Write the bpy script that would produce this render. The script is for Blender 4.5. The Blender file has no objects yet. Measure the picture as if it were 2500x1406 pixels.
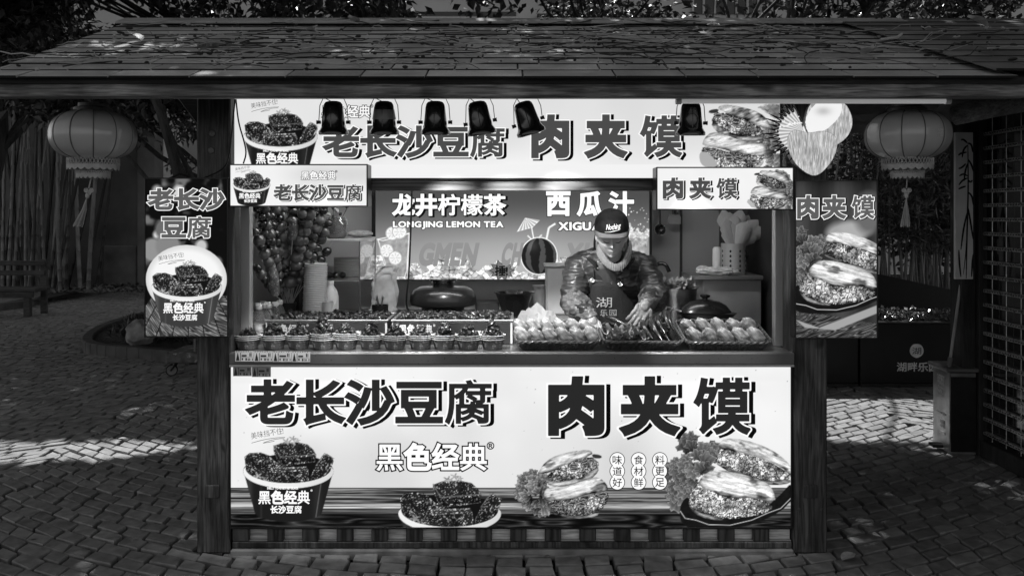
import bpy, bmesh, math, random
import numpy as np
from mathutils import Vector, Matrix, Euler, noise as mnoise
R = math.radians
random.seed(7)
S = bpy.context.scene
COL = S.collection

# ------------------------------------------------------------------ camera, sky, sun, exposure
F, DIST, CX, HY, CAMZ = 2012.0, 3.9, 1250.0, 525.0, 1.6
cam = bpy.data.cameras.new('camera'); cam_o = bpy.data.objects.new('camera', cam); COL.objects.link(cam_o)
cam_o.location = (0, -DIST, CAMZ); cam_o.rotation_euler = (R(90), 0, 0)
cam.sensor_width = 36; cam.lens = 36 * F / 2500; cam.shift_y = -(703 - HY) / 2500
cam.clip_start = 0.05; cam.clip_end = 400
S.camera = cam_o
SUN_EL, SUN_AZ = 50.0, 8.0            # the sun stands behind the stall, a little to the left
sun_dir = Vector((-math.sin(R(SUN_AZ)) * math.cos(R(SUN_EL)), math.cos(R(SUN_AZ)) * math.cos(R(SUN_EL)), math.sin(R(SUN_EL))))
W = bpy.data.worlds.new("World"); S.world = W; W.use_nodes = True
nt = W.node_tree
sky = nt.nodes.new('ShaderNodeTexSky'); sky.sky_type = 'NISHITA'; sky.sun_disc = False
sky.sun_elevation = R(SUN_EL); sky.sun_rotation = math.atan2(sun_dir.x, sun_dir.y)
bw = nt.nodes.new('ShaderNodeRGBToBW')
nt.links.new(sky.outputs[0], bw.inputs[0]); nt.links.new(bw.outputs[0], nt.nodes['Background'].inputs['Color'])
nt.nodes['Background'].inputs['Strength'].default_value = 0.135
sun = bpy.data.lights.new('sun', 'SUN'); sun.energy = 5.0; sun.angle = R(0.6); sun.color = (1, 1, 1)
sun_o = bpy.data.objects.new('sun', sun); COL.objects.link(sun_o)
sun_o.rotation_euler = (-sun_dir).to_track_quat('-Z', 'Y').to_euler()
vs = S.view_settings; vs.view_transform = 'Standard'; vs.look = 'None'; vs.gamma = 1; vs.exposure = 0.22
vs.use_curve_mapping = False
S.cycles.max_bounces = 8; S.cycles.transparent_max_bounces = 12

def P(px, py, Y):
    """point of the place at depth Y (m behind the counter front) that the survey of the photo gives for a pixel"""
    z = DIST + Y
    return Vector(((px - CX) / F * z, Y, CAMZ - (py - HY) / F * z))
def G(px, py):
    z = F * CAMZ / (py - HY)
    return Vector(((px - CX) / F * z, z - DIST, 0))

# ------------------------------------------------------------------ glyph shapes (built-in font) as distance fields
CHARS = sorted(set('老长沙豆腐肉夹馍黑色经典®美味挡不住！!道好食材鲜料更足龙井柠檬茶西瓜汁湖畔乐园福萌捶灭火器箱元'
                   'ABCDEFGHIJKLMNOPQRSTUVWXYZabcdefghijklmnopqrstuvwxyz0123456789-&'))
GLY = {}
def load_glyphs():
    obs = []
    for ch in CHARS:
        c = bpy.data.curves.new('glyph', 'FONT'); c.body = ch; c.resolution_u = 5
        o = bpy.data.objects.new('glyph', c); COL.objects.link(o); obs.append((ch, o, c))
    bpy.context.view_layer.update()
    dg = bpy.context.evaluated_depsgraph_get()
    for ch, o, c in obs:
        m = o.evaluated_get(dg).to_mesh()
        m.calc_loop_triangles()
        v = np.array([x.co[:2] for x in m.vertices]); t = [tuple(x.vertices) for x in m.loop_triangles]
        key = [tuple(np.round(p, 5)) for p in v]
        cnt = {}
        for a in t:
            for i in range(3):
                e = (key[a[i]], key[a[(i + 1) % 3]])
                if e[0] == e[1]: continue
                k = tuple(sorted(e)); cnt[k] = cnt.get(k, 0) + 1
        seg = np.array([k for k, n in cnt.items() if n == 1])
        GLY[ch] = (v, np.array(t), seg)
        o.evaluated_get(dg).to_mesh_clear()
    for ch, o, c in obs:
        bpy.data.objects.remove(o); bpy.data.curves.remove(c)
load_glyphs()
SDF = {}
def sdf(ch, n=84, pad=0.16):
    if ch in SDF: return SDF[ch]
    v, t, seg = GLY[ch]
    lo = v.min(0); hi = v.max(0)
    x0, y0 = lo - pad; x1, y1 = hi + pad
    h = 1.0 / n
    xs = np.arange(x0, x1 + h, h); ys = np.arange(y0, y1 + h, h)
    X, Y = np.meshgrid(xs, ys)
    d = np.full(X.shape, 9.0); vid = np.full(X.shape, -1)
    ids = {}; dirs = {}
    for a, b in seg:
        for p, q in ((a, b), (b, a)):
            k = tuple(np.round(p, 5)); ids.setdefault(k, len(ids)); e = (q - p) / (np.hypot(*(q - p)) + 1e-9); dirs.setdefault(ids[k], []).append((p, e))
    for a, b in seg:
        e = b - a; L = (e * e).sum() + 1e-12
        u = ((X - a[0]) * e[0] + (Y - a[1]) * e[1]) / L
        ia, ib = ids[tuple(np.round(a, 5))], ids[tuple(np.round(b, 5))]
        w = np.where(u <= 0, ia, np.where(u >= 1, ib, -1)); u = np.clip(u, 0, 1)
        dd = (X - a[0] - u * e[0]) ** 2 + (Y - a[1] - u * e[1]) ** 2
        new = dd < d; d = np.where(new, dd, d); vid = np.where(new, w, vid)
    d = np.sqrt(d)
    for i, es in dirs.items():                        # keep stroke ends square when a stroke is made heavier
        if len(es) != 2: continue
        c = es[0][1].dot(es[1][1])
        if not (-.80 < c < .45): continue
        k = vid == i
        if not k.any(): continue
        q = es[0][0]; m = np.maximum(*[np.abs((X[k] - q[0]) * e[1] - (Y[k] - q[1]) * e[0]) for _, e in es])
        d[k] = np.maximum(m, d[k] * .68)
    ins = np.zeros(X.shape, bool)
    for a in t:
        p, q, r = v[a[0]], v[a[1]], v[a[2]]
        def s(m, k): return (X - k[0]) * (m[1] - k[1]) - (m[0] - k[0]) * (Y - k[1])
        s1, s2, s3 = s(p, q), s(q, r), s(r, p)
        neg = (s1 < 0) | (s2 < 0) | (s3 < 0); pos = (s1 > 0) | (s2 > 0) | (s3 > 0)
        ins |= ~(neg & pos)
    d = np.where(ins, -d, d)
    SDF[ch] = (xs, ys, d, lo, hi); return SDF[ch]
GP = {}
def glyph_poly(ch, w):
    """flat faces of a glyph grown by w em"""
    k = (ch, round(w, 4))
    if k in GP: return GP[k]
    xs, ys, d, lo, hi = sdf(ch)
    f = w - d
    V = []; Fc = []
    ny, nx = f.shape
    for j in range(ny - 1):
        i = 0
        while i < nx - 1:
            c = (f[j, i], f[j, i + 1], f[j + 1, i + 1], f[j + 1, i])
            ins = [q > 0 for q in c]
            if all(ins):
                i0 = i
                while i < nx - 1 and f[j, i] > 0 and f[j, i + 1] > 0 and f[j + 1, i] > 0 and f[j + 1, i + 1] > 0: i += 1
                b = len(V); V += [(xs[i0], ys[j]), (xs[i], ys[j]), (xs[i], ys[j + 1]), (xs[i0], ys[j + 1])]
                Fc.append((b, b + 1, b + 2, b + 3)); continue
            if any(ins):
                pts = ((xs[i], ys[j]), (xs[i + 1], ys[j]), (xs[i + 1], ys[j + 1]), (xs[i], ys[j + 1]))
                out = []
                for a in range(4):
                    e = (a + 1) % 4
                    if ins[a]: out.append(pts[a])
                    if ins[a] != ins[e]:
                        u = c[a] / (c[a] - c[e])
                        out.append((pts[a][0] + u * (pts[e][0] - pts[a][0]), pts[a][1] + u * (pts[e][1] - pts[a][1])))
                if len(out) > 2:
                    b = len(V); V += out; Fc.append(tuple(range(b, b + len(out))))
            i += 1
    GP[k] = (np.array(V) if V else np.zeros((0, 2)), Fc, lo - 0, hi + 0); return GP[k]

DENSE = dict(zip('腐馍黑檬柠典经茶湖畔鲜', (.50, .55, .45, .45, .6, .45, .7, .75, .7, .7, .7)))
def gw_(ch, w): return w * DENSE.get(ch, 1.0) if w > 0 else w
def text_px(s, x0, x1, y0, y1, w=0.03, rot=0, dx=0, dy=0, grow=0, slant=0, gap=None):
    """letters fitted to a pixel box (y down); grow widens the stroke for outlines"""
    xcur = 0; items = []
    adv_cjk = 1.0 if gap is None else gap
    for ch in s:
        if ch == ' ': xcur += 0.30; continue
        lo, hi = sdf(ch)[3:]
        if ord(ch) > 0x2000:
            items.append((ch, xcur)); xcur += adv_cjk
        else:
            items.append((ch, xcur - lo[0])); xcur += (hi[0] - lo[0]) + 2 * w + 0.055
    bx0 = min(o + sdf(c)[3][0] for c, o in items) - w; bx1 = max(o + sdf(c)[4][0] for c, o in items) + w
    by0 = min(sdf(c)[3][1] for c, o in items) - w; by1 = max(sdf(c)[4][1] for c, o in items) + w
    V = []; Fc = []
    ca, sa = math.cos(rot), math.sin(rot); mx, my = (x0 + x1) / 2, (y0 + y1) / 2
    sx = (x1 - x0) / (bx1 - bx0); sy = (y1 - y0) / (by1 - by0)
    for ch, o in items:
        g, f, lo, hi = glyph_poly(ch, gw_(ch, w) + grow)
        b = len(V)
        for q in g:
            x = x0 + (q[0] + o - bx0) * sx; y = y1 - (q[1] - by0) * sy
            x += slant * (y1 - y)
            xr = mx + (x - mx) * ca - (y - my) * sa; yr = my + (x - mx) * sa + (y - my) * ca
            V.append((xr + dx, yr + dy))
        Fc += [tuple(i + b for i in a) for a in f]
    return V, Fc

# ------------------------------------------------------------------ mesh builder
class MB:
    def __init__(s): s.v = []; s.f = []; s.m = []; s.s = []
    def add(s, v, f, m=0, smooth=False):
        b = len(s.v); s.v += [tuple(p) for p in v]
        for a in f: s.f.append(tuple(i + b for i in a)); s.m.append(m); s.s.append(smooth)
        return s
    def box(s, x0, x1, y0, y1, z0, z1, bev=0, m=0):
        return s.obox(((x0 + x1) / 2, (y0 + y1) / 2, (z0 + z1) / 2), (abs(x1 - x0), abs(y1 - y0), abs(z1 - z0)), None, bev, m)
    def obox(s, c, size, rot=None, bev=0, m=0):
        h = [q / 2 for q in size]; c = Vector(c)
        M3 = rot.to_matrix() if isinstance(rot, Euler) else (rot or Matrix.Identity(3))
        if bev <= 0:
            v = [(x, y, z) for z in (-h[2], h[2]) for y in (-h[1], h[1]) for x in (-h[0], h[0])]
            f = [(0, 2, 3, 1), (4, 5, 7, 6), (0, 1, 5, 4), (2, 6, 7, 3), (0, 4, 6, 2), (1, 3, 7, 5)]
        else:
            bev = min(bev, min(h) * 0.9)
            v = []; idx = {}
            for sx in (-1, 1):
                for sy in (-1, 1):
                    for sz in (-1, 1):
                        for ax in range(3):
                            p = [sx * (h[0] - bev), sy * (h[1] - bev), sz * (h[2] - bev)]
                            p[ax] = (sx, sy, sz)[ax] * h[ax]
                            idx[(sx, sy, sz, ax)] = len(v); v.append(tuple(p))
            f = []
            def I(q, ax): return idx[(q[0], q[1], q[2], ax)]
            for ax in range(3):
                o = [a for a in range(3) if a != ax]
                for sg in (-1, 1):
                    q = []
                    for a, b in ((-1, -1), (1, -1), (1, 1), (-1, 1)):
                        k = [0, 0, 0]; k[ax] = sg; k[o[0]] = a; k[o[1]] = b; q.append(I(k, ax))
                    f.append(tuple(q))
                for a in (-1, 1):
                    for b in (-1, 1):
                        k0 = [0, 0, 0]; k1 = [0, 0, 0]
                        k0[ax] = -1; k1[ax] = 1
                        for k in (k0, k1): k[o[0]] = a; k[o[1]] = b
                        f.append((I(k0, o[0]), I(k1, o[0]), I(k1, o[1]), I(k0, o[1])))
            for sx in (-1, 1):
                for sy in (-1, 1):
                    for sz in (-1, 1): f.append(tuple(idx[(sx, sy, sz, a)] for a in range(3)))
        vv = [M3 @ Vector(p) + c for p in v]
        ff = []
        for a in f:                                   # outward facing
            ps = [vv[i] for i in a]; n = (ps[1] - ps[0]).cross(ps[2] - ps[0]); cen = sum(ps, Vector()) / len(ps) - c
            ff.append(a if n.dot(cen) > 0 else tuple(reversed(a)))
        return s.add(vv, ff, m, False)
    def tube(s, pts, rad, n=8, m=0, caps=True, smooth=True, flat=1.0):
        pts = [Vector(p) for p in pts]
        if not hasattr(rad, '__len__'): rad = [rad] * len(pts)
        v = []; f = []; up = None
        for i, p in enumerate(pts):
            t = (pts[min(i + 1, len(pts) - 1)] - pts[max(i - 1, 0)])
            if t.length < 1e-9: t = Vector((0, 0, 1))
            t.normalize()
            if up is None:
                a = Vector((0, 0, 1)) if abs(t.z) < 0.9 else Vector((1, 0, 0)); up = (a - t * a.dot(t)).normalized()
            else:
                up = (up - t * up.dot(t)); up = up.normalized() if up.length > 1e-6 else t.orthogonal().normalized()
            sd = t.cross(up)
            for k in range(n):
                a = 2 * math.pi * k / n
                v.append(p + (sd * math.cos(a) + up * math.sin(a) * flat) * rad[i])
        for i in range(len(pts) - 1):
            for k in range(n):
                f.append((i * n + k, i * n + (k + 1) % n, (i + 1) * n + (k + 1) % n, (i + 1) * n + k))
        if caps: f.append(tuple(reversed(range(n)))); f.append(tuple(range((len(pts) - 1) * n, len(pts) * n)))
        return s.add(v, f, m, smooth)
    def lathe(s, prof, c=(0, 0, 0), n=24, rot=None, m=0, smooth=True, sx=1, sy=1, a0=0, a1=2 * math.pi):
        c = Vector(c); M3 = rot.to_matrix() if isinstance(rot, Euler) else (rot or Matrix.Identity(3))
        full = abs(a1 - a0 - 2 * math.pi) < 1e-6; k = n if full else n + 1
        v = [M3 @ Vector((r * math.cos(a0 + (a1 - a0) * i / n) * sx, r * math.sin(a0 + (a1 - a0) * i / n) * sy, z)) + c for r, z in prof for i in range(k)]
        f = []
        for j in range(len(prof) - 1):
            for i in range(n):
                i2 = (i + 1) % k
                f.append((j * k + i, j * k + i2, (j + 1) * k + i2, (j + 1) * k + i))
        if full:
            if prof[0][0] > 1e-6: f.append(tuple(reversed(range(k))))
            if prof[-1][0] > 1e-6: f.append(tuple(range((len(prof) - 1) * k, len(prof) * k)))
        return s.add(v, f, m, smooth)
    def ell(s, c, r, rot=None, nu=16, nv=10, m=0, fn=None):
        c = Vector(c); M3 = rot.to_matrix() if isinstance(rot, Euler) else (rot or Matrix.Identity(3))
        v = []; f = []
        for j in range(nv + 1):
            th = math.pi * j / nv
            for i in range(nu):
                ph = 2 * math.pi * i / nu
                p = Vector((math.sin(th) * math.cos(ph), math.sin(th) * math.sin(ph), math.cos(th)))
                q = Vector((p.x * r[0], p.y * r[1], p.z * r[2]))
                if fn: q = fn(p, q)
                v.append(M3 @ q + c)
        for j in range(nv):
            for i in range(nu):
                f.append((j * nu + i, (j + 1) * nu + i, (j + 1) * nu + (i + 1) % nu, j * nu + (i + 1) % nu))
        return s.add(v, f, m, True)
    def px(s, VF, Y, m=0):
        V, Fc = VF
        v = [P(x, y, Y) for x, y in V]
        return s.add(v, [tuple(reversed(a)) for a in Fc], m)
    def build(s, name, mats, off=(0, 0, 0), sharp=40):
        me = bpy.data.meshes.new(name)
        o = Vector(off)
        me.from_pydata([(p[0] - o.x, p[1] - o.y, p[2] - o.z) for p in s.v], [], s.f)
        if not isinstance(mats, (list, tuple)): mats = [mats]
        for q in mats: me.materials.append(q)
        me.polygons.foreach_set('material_index', s.m); me.polygons.foreach_set('use_smooth', s.s)
        me.update()
        if any(s.s): me.set_sharp_from_angle(angle=R(sharp))
        return me

def mesh_np(name, v, f, mats, smooth=False):
    v = np.asarray(v, np.float32); f = np.asarray(f, np.int32); k = f.shape[1]
    me = bpy.data.meshes.new(name)
    me.vertices.add(len(v)); me.vertices.foreach_set('co', v.ravel())
    me.loops.add(f.size); me.loops.foreach_set('vertex_index', f.ravel())
    me.polygons.add(len(f)); me.polygons.foreach_set('loop_start', np.arange(0, f.size, k, dtype=np.int32))
    me.polygons.foreach_set('loop_total', np.full(len(f), k, np.int32))
    me.polygons.foreach_set('use_smooth', np.full(len(f), smooth))
    if not isinstance(mats, (list, tuple)): mats = [mats]
    for q in mats: me.materials.append(q)
    me.update(calc_edges=True); me.validate(); return me

# ------------------------------------------------------------------ objects
def props(o, label=None, cat=None, group=None, kind=None):
    if label: o['label'] = label
    if cat: o['category'] = cat
    if group: o['group'] = group
    if kind: o['kind'] = kind
    return o
def thing(name, label, cat, loc=(0, 0, 0), group=None):
    o = bpy.data.objects.new(name, None); COL.objects.link(o); o.location = loc; o.empty_display_size = 0.05
    return props(o, label, cat, group)
def part(name, mb, mats, parent, label=None, sharp=40, kind=None):
    """mesh given in place coordinates; parent is an unrotated thing or one of its parts"""
    off = Vector((0, 0, 0)); q = parent
    while q is not None: off += q.location; q = q.parent
    me = mb.build(name, mats, off, sharp) if isinstance(mb, MB) else mb
    o = bpy.data.objects.new(name, me); COL.objects.link(o); o.parent = parent
    return props(o, label, kind=kind)
def solo(name, mb, mats, label=None, cat=None, group=None, kind=None, loc=(0, 0, 0), sharp=40):
    me = mb.build(name, mats, loc, sharp) if isinstance(mb, MB) else mb
    o = bpy.data.objects.new(name, me); COL.objects.link(o); o.location = loc
    return props(o, label, cat, group, kind)
def copy_tree(o, parent=None):
    c = o.copy(); COL.objects.link(c)
    if parent: c.parent = parent
    for ch in list(o.children):
        copy_tree(ch, c)
    return c
ORD = ['first', 'second', 'third', 'fourth', 'fifth', 'sixth', 'seventh', 'eighth', 'ninth', 'tenth', 'eleventh', 'twelfth']

# ------------------------------------------------------------------ materials
def lin(c): return c / 12.92 if c <= 0.04045 else ((c + 0.055) / 1.055) ** 2.4
def g4(c): return (c, c, c, 1)
def M(name, c, rough=0.6, metal=0.0, var=0.25, scale=8, stretch=(1, 1, 1), bump=0.0, bscale=60, island=0.0, coat=0.0,
      emit=0.0, trans=0.0, ior=1.45, spots=0.0, spot_c=0.5, spot_scale=40, detail=6, bdist=0.01, alpha=1.0, sss=0.0):
    m = bpy.data.materials.new(name); m.use_nodes = True; t = m.node_tree; N = t.nodes; L = t.links
    b = N['Principled BSDF']
    b.inputs['Roughness'].default_value = rough; b.inputs['Metallic'].default_value = metal
    b.inputs['Coat Weight'].default_value = coat; b.inputs['Coat Roughness'].default_value = 0.08
    b.inputs['Transmission Weight'].default_value = trans; b.inputs['IOR'].default_value = ior
    b.inputs['Alpha'].default_value = alpha
    tc = N.new('ShaderNodeTexCoord'); mp = N.new('ShaderNodeMapping'); mp.inputs['Scale'].default_value = stretch
    L.new(tc.outputs['Object'], mp.inputs['Vector'])
    nz = N.new('ShaderNodeTexNoise'); nz.inputs['Scale'].default_value = scale; nz.inputs['Detail'].default_value = detail
    L.new(mp.outputs[0], nz.inputs['Vector'])
    mr = N.new('ShaderNodeMapRange'); mr.inputs[1].default_value = 0.3; mr.inputs[2].default_value = 0.7
    mr.inputs[3].default_value = c * (1 - var); mr.inputs[4].default_value = min(c * (1 + var), 0.95)
    L.new(nz.outputs['Fac'], mr.inputs[0]); out = mr.outputs[0]
    if island:
        ge = N.new('ShaderNodeNewGeometry'); m2 = N.new('ShaderNodeMapRange')
        m2.inputs[3].default_value = 1 - island; m2.inputs[4].default_value = 1 + island
        L.new(ge.outputs['Random Per Island'], m2.inputs[0])
        mu = N.new('ShaderNodeMath'); mu.operation = 'MULTIPLY'; L.new(out, mu.inputs[0]); L.new(m2.outputs[0], mu.inputs[1]); out = mu.outputs[0]
    if spots:
        n2 = N.new('ShaderNodeTexNoise'); n2.inputs['Scale'].default_value = spot_scale; n2.inputs['Detail'].default_value = 3
        L.new(mp.outputs[0], n2.inputs['Vector'])
        r2 = N.new('ShaderNodeMapRange'); r2.inputs[1].default_value = 1 - spots; r2.inputs[2].default_value = 1 - spots + 0.05
        L.new(n2.outputs['Fac'], r2.inputs[0])
        mx = N.new('ShaderNodeMix'); L.new(r2.outputs[0], mx.inputs[0]); L.new(out, mx.inputs[2]); mx.inputs[3].default_value = spot_c
        out = mx.outputs[0]
    L.new(out, b.inputs['Base Color'])
    if emit:
        L.new(out, b.inputs['Emission Color']); b.inputs['Emission Strength'].default_value = emit
    if bump:
        n3 = N.new('ShaderNodeTexNoise'); n3.inputs['Scale'].default_value = bscale; n3.inputs['Detail'].default_value = 5
        L.new(mp.outputs[0], n3.inputs['Vector'])
        bp = N.new('ShaderNodeBump'); bp.inputs['Strength'].default_value = bump; bp.inputs['Distance'].default_value = bdist
        L.new(n3.outputs['Fac'], bp.inputs['Height']); L.new(bp.outputs[0], b.inputs['Normal'])
    return m
def wood(name, c, axis=0, rough=0.65, var=0.5, bump=0.25, rings=3.0):
    """weathered timber: fine streaks along the grain, broad stains, a few dark knots"""
    m = M(name, c, rough, var=var, scale=rings); t = m.node_tree; N = t.nodes; L = t.links; b = N['Principled BSDF']
    tc = N.new('ShaderNodeTexCoord')
    def noise(sc, al, det):
        mp = N.new('ShaderNodeMapping'); s = [sc] * 3; s[axis] = al; mp.inputs['Scale'].default_value = s; L.new(tc.outputs['Object'], mp.inputs[0])
        n = N.new('ShaderNodeTexNoise'); n.inputs['Scale'].default_value = 1; n.inputs['Detail'].default_value = det; n.inputs['Distortion'].default_value = .6; L.new(mp.outputs[0], n.inputs['Vector']); return n.outputs['Fac']
    def rng_(src, a0, a1, b0, b1):
        r = N.new('ShaderNodeMapRange'); r.inputs[1].default_value = a0; r.inputs[2].default_value = a1; r.inputs[3].default_value = b0; r.inputs[4].default_value = b1; L.new(src, r.inputs[0]); return r.outputs[0]
    def mul(p, q):
        k = N.new('ShaderNodeMath'); k.operation = 'MULTIPLY'; L.new(p, k.inputs[0]); L.new(q, k.inputs[1]); return k.outputs[0]
    fine = noise(95, 6.0, 8); mid = noise(24, 2.6, 6); blot = noise(5, 3.2, 5); knot = noise(9, 4.5, 1)
    v = mul(mul(rng_(fine, .36, .64, 1 - var * .7, 1 + var * .7), rng_(mid, .36, .64, 1 - var * .45, 1 + var * .45)), mul(rng_(blot, .35, .68, 1 - var * .6, 1 + var * .6), rng_(knot, .70, .76, 1, .15)))
    cc = N.new('ShaderNodeMath'); cc.operation = 'MULTIPLY'; cc.inputs[1].default_value = c; cc.use_clamp = True; L.new(v, cc.inputs[0]); L.new(cc.outputs[0], b.inputs['Base Color'])
    bp = N.new('ShaderNodeBump'); bp.inputs['Strength'].default_value = bump; bp.inputs['Distance'].default_value = .003; L.new(v, bp.inputs['Height']); L.new(bp.outputs[0], b.inputs['Normal'])
    return m
def ringwood(name, lo, hi, axis=0, k=9, rough=.5, sc=2.2, st=.22):
    m = M(name, .2, rough, var=.1); t = m.node_tree; N = t.nodes; L = t.links; b = N['Principled BSDF']
    tc = N.new('ShaderNodeTexCoord'); mp = N.new('ShaderNodeMapping'); s = [3.2, 3.2, 3.2]; s[axis] = st; mp.inputs['Scale'].default_value = s; L.new(tc.outputs['Object'], mp.inputs[0])
    nz = N.new('ShaderNodeTexNoise'); nz.inputs['Scale'].default_value = sc; nz.inputs['Detail'].default_value = 1.5; L.new(mp.outputs[0], nz.inputs['Vector'])
    mu = N.new('ShaderNodeMath'); mu.operation = 'MULTIPLY'; mu.inputs[1].default_value = k; L.new(nz.outputs['Fac'], mu.inputs[0])
    pp = N.new('ShaderNodeMath'); pp.operation = 'PINGPONG'; pp.inputs[1].default_value = .5; L.new(mu.outputs[0], pp.inputs[0])
    n2 = N.new('ShaderNodeTexNoise'); n2.inputs['Scale'].default_value = 16; n2.inputs['Detail'].default_value = 6; L.new(mp.outputs[0], n2.inputs['Vector'])
    ad = N.new('ShaderNodeMath'); ad.operation = 'MULTIPLY_ADD'; ad.inputs[1].default_value = .5; L.new(n2.outputs['Fac'], ad.inputs[0]); L.new(pp.outputs[0], ad.inputs[2])
    mr = N.new('ShaderNodeMapRange'); mr.inputs[1].default_value = .2; mr.inputs[2].default_value = .75; mr.inputs[3].default_value = lo; mr.inputs[4].default_value = hi
    L.new(ad.outputs[0], mr.inputs[0]); L.new(mr.outputs[0], b.inputs['Base Color'])
    bp = N.new('ShaderNodeBump'); bp.inputs['Strength'].default_value = .3; bp.inputs['Distance'].default_value = .003; L.new(ad.outputs[0], bp.inputs['Height']); L.new(bp.outputs[0], b.inputs['Normal'])
    return m
def ink(name, disp, E=1.0):
    """printed film on a lit panel"""
    m = bpy.data.materials.new(name); m.use_nodes = True; b = m.node_tree.nodes['Principled BSDF']
    v = lin(disp); b.inputs['Base Color'].default_value = g4(v * 0.25); b.inputs['Roughness'].default_value = 0.7; b.inputs['Specular IOR Level'].default_value = .12
    b.inputs['Emission Color'].default_value = g4(v); b.inputs['Emission Strength'].default_value = E
    return m
def film(name, E=1.0):
    m = bpy.data.materials.new(name); m.use_nodes = True; t = m.node_tree; b = t.nodes['Principled BSDF']
    a = t.nodes.new('ShaderNodeAttribute'); a.attribute_name = 'print'
    mu = t.nodes.new('ShaderNodeMix'); mu.data_type = 'RGBA'; mu.blend_type = 'MULTIPLY'; mu.inputs[0].default_value = 1
    t.links.new(a.outputs['Color'], mu.inputs[6]); mu.inputs[7].default_value = g4(0.25)
    t.links.new(mu.outputs[2], b.inputs['Base Color']); t.links.new(a.outputs['Color'], b.inputs['Emission Color'])
    b.inputs['Emission Strength'].default_value = E; b.inputs['Roughness'].default_value = 0.6; b.inputs['Specular IOR Level'].default_value = .15
    return m

MAT = dict(
    steel=M('brushed_steel', 0.42, 0.36, 0.9, var=0.12, scale=3, stretch=(0.4, 8, 30), bump=0.05, bscale=30),
    alu=M('aluminium', 0.5, 0.45, 0.4, var=0.1, scale=4, stretch=(6, 6, 0.6)),
    black=M('black_paint', 0.012, 0.35, var=0.4, scale=20),
    gloss=M('black_gloss', 0.008, 0.16, var=0.4, scale=10, coat=0.6),
    rubber=M('rubber', 0.02, 0.8),
    white=M('white_plastic', 0.7, 0.4, var=0.08, scale=6),
    paper=M('white_paper', 0.72, 0.7, var=0.08, scale=10),
    postwood=wood('dark_post_wood', 0.06, 2, var=0.85),
    beamwood=wood('dark_beam_wood', 0.17, 0, var=0.85),
    glass=M('clear_glass', 0.9, 0.03, var=0, trans=1.0, ior=1.3),
    wire=M('black_wire', 0.012, 0.5),
)
# ------------------------------------------------------------------ printing: the pictures on the signs, painted by code
def vnoise(x, y, seed=0):
    xi = np.floor(x).astype(np.int64); yi = np.floor(y).astype(np.int64); xf = x - xi; yf = y - yi
    def h(a, b):
        n = (a * 374761393 + b * 668265263 + seed * 982451653) & 0x7fffffff
        n = ((n ^ (n >> 13)) * 1274126177) & 0x7fffffff
        return ((n ^ (n >> 16)) & 0xffff) / 65535.0
    u = xf * xf * (3 - 2 * xf); v = yf * yf * (3 - 2 * yf)
    return (h(xi, yi) * (1 - u) + h(xi + 1, yi) * u) * (1 - v) + (h(xi, yi + 1) * (1 - u) + h(xi + 1, yi + 1) * u) * v
def fbm(x, y, seed=0, o=4):
    s = 0; a = 0.5; t = 0
    for i in range(o):
        s = s + a * vnoise(x * 2 ** i, y * 2 ** i, seed + i); t += a; a *= 0.55
    return s / t
def worley(x, y, seed=0):
    xi = np.floor(x).astype(np.int64); yi = np.floor(y).astype(np.int64)
    f1 = np.full(x.shape, 9.0); f2 = np.full(x.shape, 9.0); idv = np.zeros(x.shape)
    def h(a, b, k):
        n = (a * 374761393 + b * 668265263 + (seed + k) * 982451653) & 0x7fffffff
        n = ((n ^ (n >> 13)) * 1274126177) & 0x7fffffff
        return ((n ^ (n >> 16)) & 0xffff) / 65535.0
    for dj in (-1, 0, 1):
        for di in (-1, 0, 1):
            a = xi + di; b = yi + dj
            d = np.hypot(a + h(a, b, 1) - x, b + h(a, b, 2) - y); i = h(a, b, 3)
            new = d < f1
            f2 = np.where(new, f1, np.minimum(f2, d)); idv = np.where(new, i, idv); f1 = np.where(new, d, f1)
    return f1, f2, idv
def sst(a, b, x):
    t = np.clip((x - a) / (b - a), 0, 1); return t * t * (3 - 2 * t)
def chai(p, n=2):
    for _ in range(n):
        q = []
        for i in range(len(p)):
            a = p[i]; b = p[(i + 1) % len(p)]
            q += [(a[0] * .75 + b[0] * .25, a[1] * .75 + b[1] * .25), (a[0] * .25 + b[0] * .75, a[1] * .25 + b[1] * .75)]
        p = q
    return p
def chai_open(p, n=2):
    for _ in range(n):
        q = [tuple(p[0])]
        for a, b in zip(p, p[1:]):
            q += [tuple(s * .75 + t * .25 for s, t in zip(a, b)), tuple(s * .25 + t * .75 for s, t in zip(a, b))]
        p = q + [tuple(p[-1])]
    return p
def sdpoly(p, X, Y):
    d = np.full(X.shape, 1e9); s = np.ones(X.shape)
    n = len(p)
    for i in range(n):
        a = p[i]; b = p[i - 1]
        ex, ey = b[0] - a[0], b[1] - a[1]; wx, wy = X - a[0], Y - a[1]
        u = np.clip((wx * ex + wy * ey) / (ex * ex + ey * ey + 1e-9), 0, 1)
        d = np.minimum(d, (wx - ex * u) ** 2 + (wy - ey * u) ** 2)
        c1 = Y >= a[1]; c2 = Y < b[1]; c3 = ex * wy > ey * wx
        s = np.where((c1 & c2 & c3) | (~c1 & ~c2 & ~c3), -s, s)
    return s * np.sqrt(d)
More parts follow.
